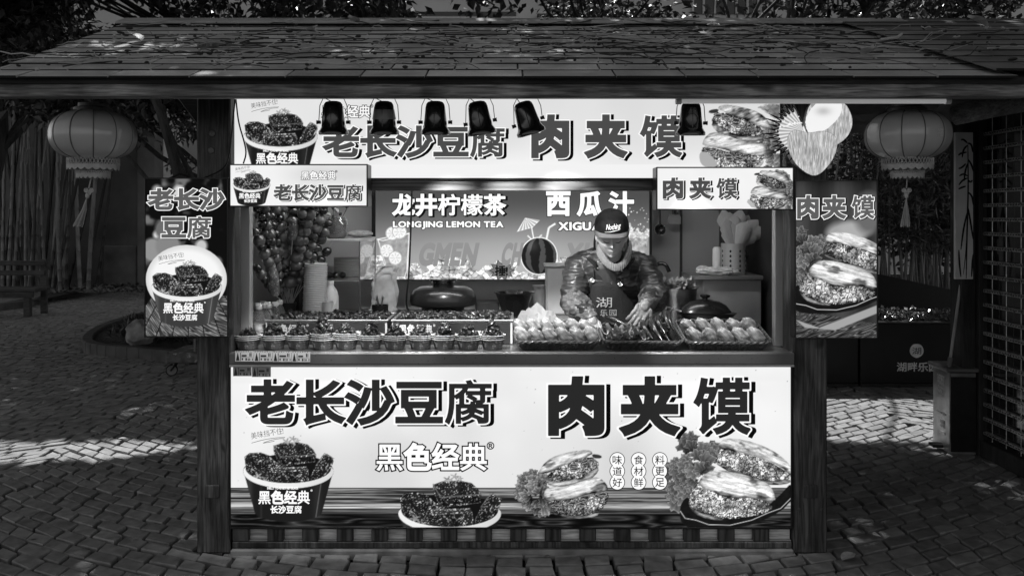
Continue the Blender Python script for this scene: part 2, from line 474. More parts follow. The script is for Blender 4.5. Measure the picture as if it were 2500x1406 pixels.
class Canvas:
    """a print measured in the photo's pixels (x right, y down), grey values as seen"""
    def __init__(s, x0, y0, x1, y1, step=1.6, val=0.9):
        nx = int(round((x1 - x0) / step)) + 1; ny = int(round((y1 - y0) / step)) + 1
        s.X, s.Y = np.meshgrid(np.linspace(x0, x1, nx), np.linspace(y0, y1, ny)); s.st = step
        s.a = np.full(s.X.shape, float(val)); s.box = (x0, y0, x1, y1); s.clip = None
    def sl(s, xa, ya, xb, yb):
        x0, y0, x1, y1 = s.box; ny, nx = s.a.shape
        i0 = max(int((xa - x0) / s.st) - 2, 0); i1 = min(int((xb - x0) / s.st) + 3, nx)
        j0 = max(int((ya - y0) / s.st) - 2, 0); j1 = min(int((yb - y0) / s.st) + 3, ny)
        return (slice(j0, j1), slice(i0, i1)) if (i1 > i0 and j1 > j0) else None
    def poly(s, p, val, soft=0, smooth=0, rough=0, rs=8, seed=0, op=1.0):
        if smooth: p = chai(p, smooth)
        mg = rough + soft + 2
        k = s.sl(min(q[0] for q in p) - mg, min(q[1] for q in p) - mg, max(q[0] for q in p) + mg, max(q[1] for q in p) + mg)
        if k is None: return
        X, Y = s.X[k], s.Y[k]; d = sdpoly(p, X, Y)
        if rough: d = d + rough * 2 * (fbm(X / rs, Y / rs, seed + 5, 3) - 0.5)
        m = np.clip(0.5 - d / max(s.st, soft), 0, 1) * op
        v = val(X, Y, d) if callable(val) else val
        s.a[k] = s.a[k] * (1 - m) + np.clip(v, 0, 1) * m
    def ell(s, cx, cy, rx, ry, val, soft=0, op=1.0):
        s.poly([(cx + rx * math.cos(t), cy + ry * math.sin(t)) for t in np.linspace(0, 2 * math.pi, 40, endpoint=False)], val, soft, op=op)
    def line(s, pts, w, val, op=1.0):
        for a, b in zip(pts, pts[1:]):
            L = math.hypot(b[0] - a[0], b[1] - a[1]) + 1e-6; nx, ny = -(b[1] - a[1]) / L * w / 2, (b[0] - a[0]) / L * w / 2
            s.poly([(a[0] + nx, a[1] + ny), (b[0] + nx, b[1] + ny), (b[0] - nx, b[1] - ny), (a[0] - nx, a[1] - ny)], val, op=op)
    def mesh(s, name, Yd, mat, mask=None):
        ny, nx = s.a.shape; z = DIST + Yd
        v = np.stack([(s.X - CX) / F * z, np.full(s.X.shape, Yd), CAMZ - (s.Y - HY) / F * z], -1).reshape(-1, 3)
        i = np.arange(ny * nx).reshape(ny, nx)
        f = np.stack([i[1:, :-1], i[1:, 1:], i[:-1, 1:], i[:-1, :-1]], -1)
        if mask is not None:
            keep = mask[1:, :-1] & mask[1:, 1:] & mask[:-1, 1:] & mask[:-1, :-1]; f = f[keep]
        f = f.reshape(-1, 4)
        c = np.clip(s.a, 0, 1).ravel(); c = np.where(c <= 0.04045, c / 12.92, ((c + 0.055) / 1.055) ** 2.4)
        me = mesh_np(name, v, f, mat)
        at = me.color_attributes.new('print', 'FLOAT_COLOR', 'POINT')
        q = np.ones((len(c), 4), np.float32); q[:, :3] = c[:, None]; at.data.foreach_set('color', q.ravel())
        return me
# printed textures
def t_bread(ang=0.2, base=0.80, seed=1):
    def fn(X, Y, d):
        u = X * math.cos(ang) + Y * math.sin(ang); v = -X * math.sin(ang) + Y * math.cos(ang)
        st = fbm(u / 38, v / 4.5, seed, 4); lo = fbm(u / 30, v / 16, seed + 9, 3)
        fl = fbm(u / 9, v / 2.2, seed + 4, 3); return base + 0.62 * (st - 0.5) + .28 * (fl - .5) - 0.42 * sst(0.50, 0.74, lo) - .26 * sst(-9, 0, d) * sst(-4, 12, v - v.mean() + 4) - 0.22 * np.exp(d / 5) + 0.08 * (fbm(X / 2, Y / 2, 3, 2) - .5)
    return fn
def t_fill(cell=9, seed=2, lo=0.10, hi=0.92):
    """chopped filling: ragged scraps of two sizes with dark gaps"""
    def fn(X, Y, d):
        w1 = (fbm(X / 6, Y / 6, seed, 3) - .5) * cell * 1.1; w2 = (fbm(X / 6, Y / 6, seed + 4, 3) - .5) * cell * 1.1
        a = .6 * np.sin(X / 23) ; xr = X * np.cos(a) + Y * np.sin(a)
        f1, f2, i = worley((X + w1) / cell, (Y + w2) / (cell * .72), seed); g1, g2, k = worley((xr + w2) / (cell * .55), (Y + w1) / (cell * .30), seed + 3)
        g = sst(0.0, .35, f2 - f1); h = sst(0.0, .40, g2 - g1)
        lit = sst(.25, .7, fbm(X / (cell * 2.2), Y / (cell * 2.2), seed + 8, 2))
        v = .58 * g * (.35 + .65 * i) + .42 * h * (.2 + .8 * k)
        return lo + (hi - lo) * v * (.70 + .5 * lit) + .16 * (fbm(X / 2, Y / 2, seed, 2) - .5) - 0.30 * np.exp(d / 5)
    return fn
def t_tofu(base=0.13, seed=3, sp=0.35):
    def fn(X, Y, d):
        n = fbm(X / 2.6, Y / 2.6, seed, 2); n2 = fbm(X / 14, Y / 14, seed + 2, 3)
        return base + 0.16 * (n2 - .5) + 0.62 * sst(0.63 - 0.10 * sp, 0.82, n) * (0.30 + n2) - 0.06 * np.exp(d / 2) + 0.30 * np.exp(-((d + 1.8) / 1.1) ** 2) * (n > .40)
    return fn
def t_leaf(lo=0.16, hi=0.62, sc=16, seed=4):
    def fn(X, Y, d):
        wx = X + 10 * (fbm(X / 12, Y / 12, seed, 2) - .5); wy = Y + 10 * (fbm(X / 12, Y / 12, seed + 1, 2) - .5)
        f1, f2, i = worley(wx / sc, wy / sc, seed)
        fold = sst(0.0, .5, f2 - f1); vein = 1 - np.abs(((np.arctan2(wy - np.round(wy / 30) * 30, wx - np.round(wx / 30) * 30) * 3) % 1) - .5) * 2
        lit = sst(.3, .7, fbm(X / 20, Y / 20, seed + 7, 2))
        return lo + (hi - lo) * (.15 + .45 * fold * i + .25 * lit + .15 * fold * vein + .25 * (fbm(X / 3, Y / 3, seed + 3, 2) - .5)) + .22 * np.exp(-((d + 1.5) / 1.3) ** 2)
    return fn
def t_plank(lo=0.2, hi=0.7, L=120, w=4, ang=0, seed=5):
    def fn(X, Y, d):
        u = X * math.cos(ang) + Y * math.sin(ang); v = -X * math.sin(ang) + Y * math.cos(ang)
        n = fbm(u / L, v / w, seed, 5); return lo + (hi - lo) * sst(0.25, 0.75, n)
    return fn
def t_rings(lo=0.06, hi=0.4, L=70, w=14, k=5, seed=6, ang=0):
    def fn(X, Y, d):
        u = X * math.cos(ang) + Y * math.sin(ang); v = -X * math.sin(ang) + Y * math.cos(ang)
        a = fbm(u / L, v / w, seed, 2) * k; r = np.abs((a % 1) - .5) * 2
        return lo + (hi - lo) * r ** 1.5 * (0.6 + 0.8 * (fbm(u / 60, v / 2, seed + 3, 2) - .2))
    return fn
def tf(pts, ox, oy, s, tx, ty, flip=False):
    return [(tx + ((ox - x) if flip else (x - ox)) * s, ty + (y - oy) * s) for x, y in pts]
def art_bowl(cv, cx, cy, w, cut=None, body=0.10, seed=0):
    T = lambda ps: [(cx + u * w, cy + v * w) for u, v in ps]
    arc = lambda a, b, n=20: [(0.5 * math.cos(t), 0.19 * math.sin(t)) for t in np.linspace(a, b, n)]
    if w > 0:
        bot = [(0.375 * math.cos(t), 0.44 + 0.115 * math.sin(t)) for t in np.linspace(0, math.pi, 16)]
        def bodyv(X, Y, d):
            u = (X - cx) / w
            return body + 0.10 * np.exp(-((u + .43) / .035) ** 2) + 0.05 * np.exp(-((u - .32) / .05) ** 2) + 0.06 * np.exp(-((u + .30) / .012) ** 2) + 0.22 * np.exp(-((u - 0.38 + 0.15 * (Y - cy) / w) / .006) ** 2)
        cv.poly(T([(0.487, 0.03)] + bot + [(-0.487, 0.03)]), bodyv)
    cv.poly(T(arc(0, 2 * math.pi, 44)[:-1]), 0.06)
    sc = w / 221.0
    tx = lambda b, s, sp=.35: (lambda X, Y, d: t_tofu(b, s + seed, sp)((X - cx) / sc ** .55, (Y - cy) / sc ** .55, d))
    L = [(-.49, -.20), (-.24, -.21), (-.1, -.06), (-.14, .10), (-.38, .14), (-.47, -.04)]
    cv.poly(T(L), tx(.10, 1, .9), smooth=1)
    cv.poly(T([(-.20, -.08), (-.05, -.12), (.02, .0), (-.14, .14), (-.3, .15)]), tx(.12, 4, 1.3), smooth=1)
    cv.poly(T([(-.163, -.308), (.18, -.326), (.308, -.21), (.30, -.10), (-.086, -.054), (-.163, -.2)]), tx(.13, 2, .6), smooth=1)
    cv.poly(T([(-.09, -.155), (.305, -.185), (.30, -.10), (-.08, -.058)]), tx(.08, 3, .2))
    cv.line(T([(-.163, -.29), (-.09, -.157), (.306, -.188)]), 1.6 * sc, .45)
    cv.poly(T([(.40, -.21), (.51, -.14), (.47, -.03), (.33, .13), (.22, .10), (.3, -.06)]), tx(.11, 5, .35), smooth=1)
    cv.line(T([(.30, -.06), (.40, -.20), (.505, -.14)]), 1.4 * sc, .42)
    cv.poly(T([(-.21, -.04), (.2, -.055), (.23, .0), (.225, .16), (-.2, .165)]), tx(.10, 6, .3), smooth=1)
    cv.poly(T([(-.2, -.04), (.2, -.055), (.22, -.01), (-.17, .02)]), tx(.2, 8, 1.2))
    rng = random.Random(3 + seed)
    for (u, v, r) in [(-.02, -.33, .055), (.05, -.36, .05), (.1, -.34, .04), (-.34, .05, .06), (-.26, .1, .04)]:
        p = []
        for k in range(22):
            a = 2 * math.pi * k / 22; q = r * (0.62 + 0.38 * math.cos(a * 5 + u * 9)) * rng.uniform(.85, 1.1)
            p.append((u + q * math.cos(a), v + q * .75 * math.sin(a)))
        cv.poly(T(p), lambda X, Y, d: 0.55 + 0.35 * (fbm(X / (4 * sc), Y / (4 * sc), 3, 2) - .4))
    out = [(0.5 * math.cos(t), 0.19 * math.sin(t)) for t in np.linspace(-0.12, math.pi + .12, 30)]
    inn = [(0.472 * math.cos(t), -.035 + 0.165 * math.sin(t)) for t in np.linspace(math.pi + .12, -0.12, 30)]
    cv.poly(T(out + inn), lambda X, Y, d: 0.90 - 0.25 * sst(-.1, .6, (X - cx) / w) * .4)
def bowl_text(mb, cx, cy, w, m=0, lower=True):
    k = w / 221.0
    B = lambda x0, x1, y0, y1: (cx + (x0 - 704) * k, cx + (x1 - 704) * k, cy + (y0 - 1150) * k, cy + (y1 - 1150) * k)
    a = B(630, 757, 1196, 1231); mb.px(text_px('黑色经典', *a, w=.045, rot=0.0), mb.Y, m)
    a = B(652, 728, 1188, 1194); mb.px(text_px('SMELLY TO-FU HEY HEY BLACK', *a, w=.05), mb.Y, m)
    if lower:
        a = B(660, 737, 1233, 1253); mb.px(text_px('长沙豆腐', *a, w=.04), mb.Y, m)
        a = B(758, 763, 1194, 1199); mb.px(text_px('®', *a, w=.02), mb.Y, m)
def art_lettuce(cv, poly, n, r0, lo, hi, seed, kx=1.0):
    """a head of frilled leaves: overlapping lobes, dark in the fold, pale at the frill"""
    rg_ = random.Random(seed); xs = [p[0] for p in poly]; ys = [p[1] for p in poly]; cx = sum(xs) / len(xs) + (max(xs) - min(xs)) * .25 * kx; cy = sum(ys) / len(ys)
    L = []
    while len(L) < n:
        x, y = rg_.uniform(min(xs), max(xs)), rg_.uniform(min(ys), max(ys))
        if sdpoly(poly, np.array([[x]]), np.array([[y]]))[0, 0] < -r0 * .25: L.append((x, y))
    L.sort(key=lambda q: -math.hypot(q[0] - cx, q[1] - cy))
    for x, y in L:
        r = r0 * rg_.uniform(.75, 1.3); a0 = math.atan2(y - cy, x - cx); ph = rg_.uniform(0, 6); k = rg_.choice((5, 6, 7)); base = rg_.uniform(lo, lo + (hi - lo) * .35)
        p = []
        for j in range(40):
            a = 2 * math.pi * j / 40; q = r * (1 + .16 * math.sin(k * a + ph) + .09 * math.sin((2 * k + 3) * a + ph * 2)) * (1.15 if math.cos(a - a0) > 0 else .85)
            p.append((x + q * math.cos(a), y + q * math.sin(a) * .9))
        def fn(X, Y, d, x=x, y=y, r=r, a0=a0, ph=ph, base=base):
            u = ((X - x) * math.cos(a0) + (Y - y) * math.sin(a0)) / r; v = (-(X - x) * math.sin(a0) + (Y - y) * math.cos(a0)) / r
            an = np.arctan2(v, u + 1.3)
            rib = np.abs(np.sin(an * 9 + ph + 1.2 * (fbm(X / 7, Y / 7, seed, 2) - .5))) ** 3
            return base + (hi - lo) * (.34 * sst(-.9, 1, u) + .22 * rib * sst(-1, .6, u)) + .17 * np.exp(-((d + 1.6) / 1.2) ** 2) - .16 * sst(-2.0, -.2, d) + .10 * (fbm(X / 4, Y / 4, seed + 3, 2) - .5) - .12 * (u < -.5)
        cv.poly(p, fn)
def art_roll(cv, T, s=1.0):                      # two filled flat breads with lettuce
    art_lettuce(cv, T([(940, 350), (960, 290), (1010, 258), (1060, 240), (1110, 290), (1125, 400), (1085, 515), (1040, 480), (1000, 492), (935, 450), (948, 400)]), 34, abs(T([(0, 0)])[0][0] - T([(30, 0)])[0][0]), .06, .66, 4)
    cv.poly(T([(1110, 262), (1200, 205), (1350, 165), (1392, 200), (1385, 240), (1300, 290), (1180, 312), (1110, 306)]), t_fill(8, 2, .0, 1.25), smooth=1, rough=3)
    for i, (x, y) in enumerate([(1250, 215), (1310, 195), (1350, 190), (1255, 235)]):
        cv.poly(T([(x - 26, y), (x, y - 12), (x + 28, y - 8), (x + 24, y + 12), (x - 18, y + 14)]), lambda X, Y, d: .16 + .5 * np.exp(-((d + 2) / 1.0) ** 2), smooth=2, rough=3)
    cv.poly(T([(1090, 290), (1112, 306), (1200, 305), (1310, 280), (1385, 222), (1392, 250), (1340, 302), (1220, 335), (1118, 335)]), t_bread(-.25, .82, 3), smooth=1)
    cv.poly(T([(1050, 262), (1095, 195), (1160, 158), (1290, 130), (1350, 134), (1356, 160), (1200, 212), (1120, 258), (1070, 262)]), t_bread(-.35, .84, 1), smooth=1)
    cv.poly(T([(1350, 152), (1405, 160), (1408, 178), (1360, 178)]), .2, smooth=1)
    cv.poly(T([(1085, 370), (1110, 338), (1220, 333), (1330, 290), (1390, 280), (1435, 318), (1445, 360), (1340, 372), (1250, 402), (1130, 416), (1090, 402)]), t_bread(-.2, .86, 5), smooth=1)
    cv.poly(T([(1100, 412), (1250, 402), (1440, 358), (1448, 400), (1400, 475), (1300, 505), (1180, 494), (1108, 446)]), t_fill(8, 7, .0, 1.35), smooth=1, rough=3)
    for i, (x, y) in enumerate([(1150, 440), (1240, 425), (1290, 430), (1300, 410), (1390, 385), (1410, 375)]):
        cv.poly(T([(x - 30, y), (x, y - 12), (x + 30, y - 6), (x + 22, y + 14), (x - 20, y + 14)]), lambda X, Y, d: .17 + .5 * np.exp(-((d + 2) / 1.0) ** 2), smooth=2, rough=3)
    cv.poly(T([(1098, 425), (1112, 450), (1180, 490), (1300, 503), (1395, 474), (1380, 502), (1260, 515), (1150, 494), (1106, 462)]), t_bread(0, .86, 6), smooth=1)
def art_plate(cv, T, plate=True):               # two filled breads on a dark pan
    art_lettuce(cv, T([(1850, 110), (1900, 60), (1980, 48), (2065, 70), (2045, 200), (1965, 260), (1945, 330), (1880, 400), (1830, 445), (1790, 410), (1758, 350), (1795, 300), (1770, 222), (1832, 190), (1852, 170)]), 44, abs(T([(0, 0)])[0][0] - T([(38, 0)])[0][0]), .10, .52, 8)
    cv.poly(T([(1838, 480), (1850, 420), (1890, 385), (1960, 480), (2100, 520), (2250, 500), (2380, 400), (2470, 300), (2470, 400), (2400, 475), (2250, 545), (2100, 570), (1900, 570), (1848, 535)]), lambda X, Y, d: .05 + .05 * fbm(X / 8, Y / 8, 3, 2), smooth=1)
    cv.line(T([(1843, 470), (1870, 510), (1930, 520), (2000, 545), (2120, 548), (2240, 520), (2330, 480), (2400, 455), (2470, 385)]), 1.8, .8)
    cv.poly(T([(2030, 190), (2060, 130), (2160, 138), (2300, 180), (2460, 260), (2445, 305), (2330, 314), (2200, 262), (2080, 224)]), t_fill(11, 12, .06, 1.4), smooth=1, rough=3)
    cv.poly(T([(2030, 200), (2082, 222), (2200, 262), (2330, 308), (2450, 290), (2458, 315), (2380, 328), (2240, 314), (2100, 246)]), t_bread(.3, .70, 13), smooth=1)
    cv.poly(T([(2052, 100), (2090, 65), (2200, 74), (2330, 118), (2420, 178), (2470, 240), (2470, 285), (2400, 222), (2280, 172), (2160, 142), (2060, 128)]), t_bread(.35, .88, 14), smooth=1)
    cv.poly(T([(1890, 400), (1918, 330), (1960, 308), (2040, 368), (2130, 398), (2250, 398), (2365, 428), (2345, 472), (2230, 503), (2090, 517), (1980, 484), (1900, 452)]), t_fill(11, 15, .04, 1.4), smooth=1, rough=3)
    cv.poly(T([(1888, 410), (1912, 455), (1990, 488), (2092, 516), (2060, 524), (1950, 504), (1892, 452)]), t_bread(.3, .85, 16), smooth=1)
    cv.poly(T([(1945, 302), (1990, 253), (2060, 238), (2200, 268), (2320, 308), (2362, 358), (2374, 425), (2250, 392), (2120, 402), (2020, 362), (1950, 332)]), t_bread(.2, .88, 17), smooth=1)
FILM = film('printed_film', .90)
FILM_DIM = film('printed_film_dim', .82)
INK = {k: ink('ink_%s' % k, v, .88) for k, v in dict(dark=.15, mid=.29, soft=.36, black=.02, white=.97, ghost=.545, grey=.6).items()}
INKS = [INK[k] for k in ('dark', 'mid', 'soft', 'black', 'white', 'ghost', 'grey')]
DARK, MID, SOFT, BLK, WHT, GHO, GRY = range(7)
def letters(mb, s, x0, x1, y0, y1, w, fill, Y, outline=None, oc=WHT, shadow=None, **k):
    """letters in up to three films, each 0.6 mm in front of the one below"""
    if shadow: mb.px(text_px(s, x0, x1, y0, y1, w=w, grow=shadow[2], dx=shadow[0], dy=shadow[1], **k), Y - .0006, BLK)
    if outline: mb.px(text_px(s, x0, x1, y0, y1, w=w, grow=outline, **k), Y - .0012, oc)
    mb.px(text_px(s, x0, x1, y0, y1, w=w, **k), Y - .0018, fill)
def sign_box(name, label, cat, x0, y0, x1, y1, Y, canvas, depth=.07, mat=None, frame=None, group=None, rim=4, hookmb=None):
    """a light box: case, rim, printed face; returns the thing"""
    a = P(x0, y0, Y); b = P(x1, y1, Y)
    t = thing(name, label, cat, ((a.x + b.x) / 2, Y, b.z), group)
    part('case', MB().box(a.x, b.x, Y + .003, Y + depth, b.z, a.z, .003), frame or MAT['black'], t)
    r = .5 * rim / F * (DIST + Y) * 2; fr = MB()
    for q in ((a.x, b.x, a.z - r, a.z), (a.x, b.x, b.z, b.z + r)): fr.box(q[0], q[1], Y - .006, Y + .0025, q[2], q[3], .001)
    for q in ((a.x, a.x + r), (b.x - r, b.x)): fr.box(q[0], q[1], Y - .0055, Y + .0025, b.z + r, a.z - r, .001)
    part('rim', fr, frame or MAT['black'], t)
    me = canvas.mesh('printed_face', Y, mat or FILM)
    me.transform(Matrix.Translation(-t.location))
    part('printed_face', me, None, t)
    return t
# ------------------------------------------------------------------ ground
mg = M('joint_sand', 0.008, 0.9, var=.4, scale=6)
gm = MB(); gm.add([(-90, -30, -.035), (90, -30, -.035), (90, 120, -.035), (-90, 120, -.035)], [(0, 1, 2, 3)])
solo('ground', gm, mg, kind='structure')
mstone = M('cobble_stone', 0.23, 0.66, var=.30, scale=14, bump=.55, bscale=26, island=.22, spots=.29, spot_c=.05, spot_scale=9, bdist=.012)
def fan(x): u = ((x + 3.1) % 6.2) - 3.1; return .125 * u * u
rng = random.Random(11)
V = []; Fq = []
pitch, wid, gap = .104, .150, .016
row = -3.6 - 2
while row < 16:
    x = -12 + rng.uniform(0, wid)
    while x < 6.2:
        w = wid * rng.uniform(.82, 1.18); x0 = x; x1 = x + w - gap; x += w
        xm = (x0 + x1) / 2; u = ((xm + 3.1) % 6.2) - 3.1
        sl = .25 * u; cs = 1 / math.sqrt(1 + sl * sl)
        y = row + fan(xm)
        zd = y + DIST
        if zd < .9 or abs(xm) > .66 * zd + .7: continue
        if xm > 2.0 and y > 4.3: continue
        if abs(xm) < 1.2 and y > .2 and y < 13: continue
        if xm < 1.2 and xm > -1.2 and y > .3: continue
        hd = (pitch - gap) / 2
        j = lambda: rng.uniform(-.008, .008)
        c4 = [(x0 + j() - sl * 0, y - hd + (x0 - xm) * sl + j()), (x1 + j(), y - hd + (x1 - xm) * sl + j()), (x1 + j(), y + hd + (x1 - xm) * sl + j()), (x0 + j(), y + hd + (x0 - xm) * sl + j())]
        z = rng.uniform(-.005, .003); tx, ty = rng.uniform(-.025, .025), rng.uniform(-.03, .03)
        b = len(V)
        ins = .055
        for k, (px_, py_) in enumerate(c4): V.append((px_, py_, -.04))
        for k, (px_, py_) in enumerate(c4):
            V.append((px_, py_, z - .006 + (px_ - xm) * tx + (py_ - y) * ty))
        for k, (px_, py_) in enumerate(c4):
            qx, qy = px_ + (xm - px_) * ins, py_ + (y - py_) * ins * 1.2
            V.append((qx, qy, z + (qx - xm) * tx + (qy - y) * ty))
        for a in (0, 4):
            for k in range(4): Fq.append((b + a + k, b + a + (k + 1) % 4, b + a + 4 + (k + 1) % 4, b + a + 4 + k))
        Fq.append((b + 8, b + 9, b + 10, b + 11))
    row += pitch
solo('cobblestone_paving', mesh_np('cobblestone_paving', V, Fq, mstone), None, kind='structure')
slab = MB(); slab.box(-1.33, 1.33, -.015, .25, -.03, .022, .006); slab.box(-3.9, -3.0, 5.3, 5.55, -.03, .012, .004)
solo('concrete_pad', slab, M('pad_concrete', .22, .8, var=.5, scale=9, bump=.5, bscale=30), kind='structure')
# fallen leaves on the ground
mleafdry = M('dry_leaf', .42, .6, var=.4, scale=20)
def dry_leaf_mb(s, seed):
    r = random.Random(seed); mb = MB(); v = []; n = 7
    for i in range(n):
        t = i / (n - 1); w = s * .34 * math.sin(math.pi * min(.97, t + .03)) ** .8
        y = (t - .5) * s; z = .012 + .012 * math.sin(t * 3 + seed) + .3 * s * t * t * r.uniform(.1, .4)
        v += [(-w, y, z + .10 * s), (0, y, z), (w, y, z + .08 * s)]
    f = []
    for i in range(n - 1):
        for k in (0, 1): f.append((3 * i + k, 3 * i + k + 1, 3 * i + 4 + k, 3 * i + 3 + k))
    return mb.add(v, f, 0, True)
LEAFM = [dry_leaf_mb(.10, k).build('fallen_leaf', mleafdry) for k in range(4)]
spots = [(228, 924, .9), (292, 914, 1.0), (292, 921, .8), (330, 965, .6), (300, 1075, .6), (405, 1127, .6), (330, 808, .9), (160, 973, .6), (25, 1018, .6), (70, 1004, .6), (150, 742, .9), (290, 746, .7), (170, 795, .6), (2070, 1368, .9)]
LL = ['pale fallen leaf on the cobbles left of the caster', 'pale curled leaf on the cobbles below the caster, upper of two', 'pale curled leaf on the cobbles below the caster, lower of two']
for i, (px_, py_, s) in enumerate(spots):
    o = bpy.data.objects.new('fallen_leaf', LEAFM[i % 4]); COL.objects.link(o)
    q = G(px_, py_); o.location = q; o.rotation_euler = (0, 0, i * 2.1); o.scale = (s,) * 3
    props(o, LL[i] if i < 3 else 'small dry leaf scattered on the shaded cobblestones', 'leaf', 'leaves fallen on the cobblestones')

# ------------------------------------------------------------------ far buildings and walls
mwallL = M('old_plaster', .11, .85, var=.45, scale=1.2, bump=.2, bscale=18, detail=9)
YW = 13.6
w_ = thing('garden_wall', 'tall grey plastered wall behind the bamboo stems', 'wall', (-8.5, YW, 0))
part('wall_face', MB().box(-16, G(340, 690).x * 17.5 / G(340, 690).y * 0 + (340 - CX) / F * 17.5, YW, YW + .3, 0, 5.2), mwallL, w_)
x0, x1 = (340 - CX) / F * 17.5, (384 - CX) / F * 17.5
part('pilaster', MB().box(x0 + .003, x1, YW - .12, YW + .32, 0, 5.25, .02), M('pilaster_plaster', .16, .8, var=.4, scale=1.5, detail=9), w_)
part('plinth', MB().box((255 - CX) / F * 17.45, x0 - .02, YW - .1, YW - .003, 0, .95, .02), M('plinth_plaster', .13, .85, var=.5, scale=2, detail=9), w_)
YF = 18.5; zf = YF + DIST
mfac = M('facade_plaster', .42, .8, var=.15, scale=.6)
mdk = M('window_dark', .02, .2, var=.3, scale=2)
fb = thing('building', 'pale plastered building with barred windows behind the trees', 'building', (0, YF, 0))
fw = MB()
X0f = -13
ax0, ax1 = (396 - CX) / F * zf, (446 - CX) / F * zf
fw.box(-24, 16, YF, YF + .4, 0, 17)
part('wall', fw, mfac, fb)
ar = MB(); acx = (ax0 + ax1) / 2; rw = (ax1 - ax0) / 2; zb = 1.0; zs = CAMZ + (HY - 345) / F * zf
prof = [(acx - rw, zb)] + [(acx - rw * math.cos(t), zs + rw * math.sin(t)) for t in np.linspace(0, math.pi, 16)] + [(acx + rw, zb)]
n = len(prof)
ar.add([(x, YF - .02, z) for x, z in prof] + [(acx + (x - acx) * .62, YF - .22, zs - .15 + (z - zs) * .9) for x, z in prof], [(i, n + i, n + i + 1, i + 1) for i in range(n - 1)] + [tuple(range(n, 2 * n))][:0])
part('arch_surround', ar, M('arch_plaster', .6, .7, var=.1), fb)
ap = MB(); ap.add([(acx + (x - acx) * .62, YF - .205, zs - .15 + (z - zs) * .9) for x, z in prof], [tuple(reversed(range(n)))])
part('arch_pane', ap, M('arch_panel', .75, .5, var=.1), fb)
zz = lambda y: CAMZ + (HY - y) / F * zf
for (a, b, c, d) in ((1000, 1260, 30, 40), (1335, 1460, 24, 36), (1040, 1250, -60, -4), (1335, 1520, -60, 8), (1690, 1850, -60, 36), (1990, 2060, -60, 26), (760, 960, -50, 20), (2200, 2330, -60, 20)):
    m = MB(); m.box((a - CX) / F * zf, (b - CX) / F * zf, YF - .03, YF + .05, zz(d), zz(c), 0)
    wn = part('window', m, mdk, fb)
    if d - c > 20:
        xa, xb = (a - CX) / F * zf, (b - CX) / F * zf
        for k in range(7):
            xx = xa + (xb - xa) * k / 6; part('window_bar', MB().box(xx - .03, xx + .03, YF - .09, YF - .033, zz(d), zz(c)), mfac, wn)
led = MB(); led.box((960 - CX) / F * zf, (1640 - CX) / F * zf, YF - .35, YF - .002, zz(58), zz(51), .01); led.box((1310 - CX) / F * zf, (1430 - CX) / F * zf, YF - .40, YF - .002, zz(43), zz(38), .01)
part('ledge', led, M('ledge_stone', .5, .7), fb)
# lamp dome just above the ridge
q = P(1388, 62, 9.0)
ld = thing('yard_lamp', 'pale shallow lamp shade just above the ridge of the roof', 'lamp', (q.x, 9.0, 0))
part('pole', MB().tube([(q.x, 9, 0), (q.x, 9, q.z + .1)], .045, 10), MAT['black'], ld)
part('lamp_shade', MB().lathe([(.26, q.z - .06), (.24, q.z), (.15, q.z + .06), (.03, q.z + .10), (.0, q.z + .1)], (q.x, 9.0, 0), 24), M('lamp_shade_enamel', .5, .4), ld)

# ------------------------------------------------------------------ bed with bamboo on the left, kerbs, rocks
msoil = M('soil', .03, .95, var=.6, scale=12, bump=.9, bscale=30, bdist=.03)
msk = M('kerb_stone', .10, .8, var=.4, scale=5, bump=.3)
kp = [G(-60, 765), G(60, 752), G(105, 732), G(235, 719), G(330, 687), G(420, 683)]
bed = MB(); n = len(kp)
v = [(p.x, p.y + .12, .09) for p in kp] + [(p.x, YW + .1, .14) for p in kp]
bed.add(v, [(i, i + 1, n + i + 1, n + i) for i in range(n - 1)], 0)
solo('planting_bed_soil', bed, msoil, kind='structure')
kt = thing('bed_kerb', 'low stone kerb along the bamboo bed on the far left', 'kerb', (kp[3].x, kp[3].y, 0))
kb = MB()
for a, b in zip(kp, kp[1:]):
    d = b - a; L = d.length; ang = math.atan2(d.y, d.x); c = (a + b) / 2
    kb.obox((c.x, c.y + .05, .06), (L - .01, .13, .14), Euler((0, 0, ang)), .01)
part('kerb_stones', kb, msk, kt)
def rock_mb(r, seed):
    def fn(p, q): return q * (1 + .35 * (mnoise.noise(p * 1.6 + Vector((seed, 0, 0)))) + .10 * mnoise.noise(p * 5 + Vector((0, seed, 0))))
    return MB().ell((0, 0, 0), r, None, 28, 18, 0, fn)
mrock = M('rock', .26, .85, var=.5, scale=7, bump=.6, bscale=25)
for lab, px_, py_, rr, sd in (('rounded pale boulder at the end of the bench', 92, 712, (.24, .2, .22), 1), ('rough pyramid shaped rock below the bamboo', 262, 690, (.34, .22, .30), 4), ('dark lump of rock by the wall plinth', 312, 688, (.22, .2, .16), 9)):
    g_ = G(px_, py_); o = solo('rock', rock_mb(rr, sd), mrock, lab, 'rock'); o.location = (g_.x, g_.y + .3, .13 + rr[2] * .55)
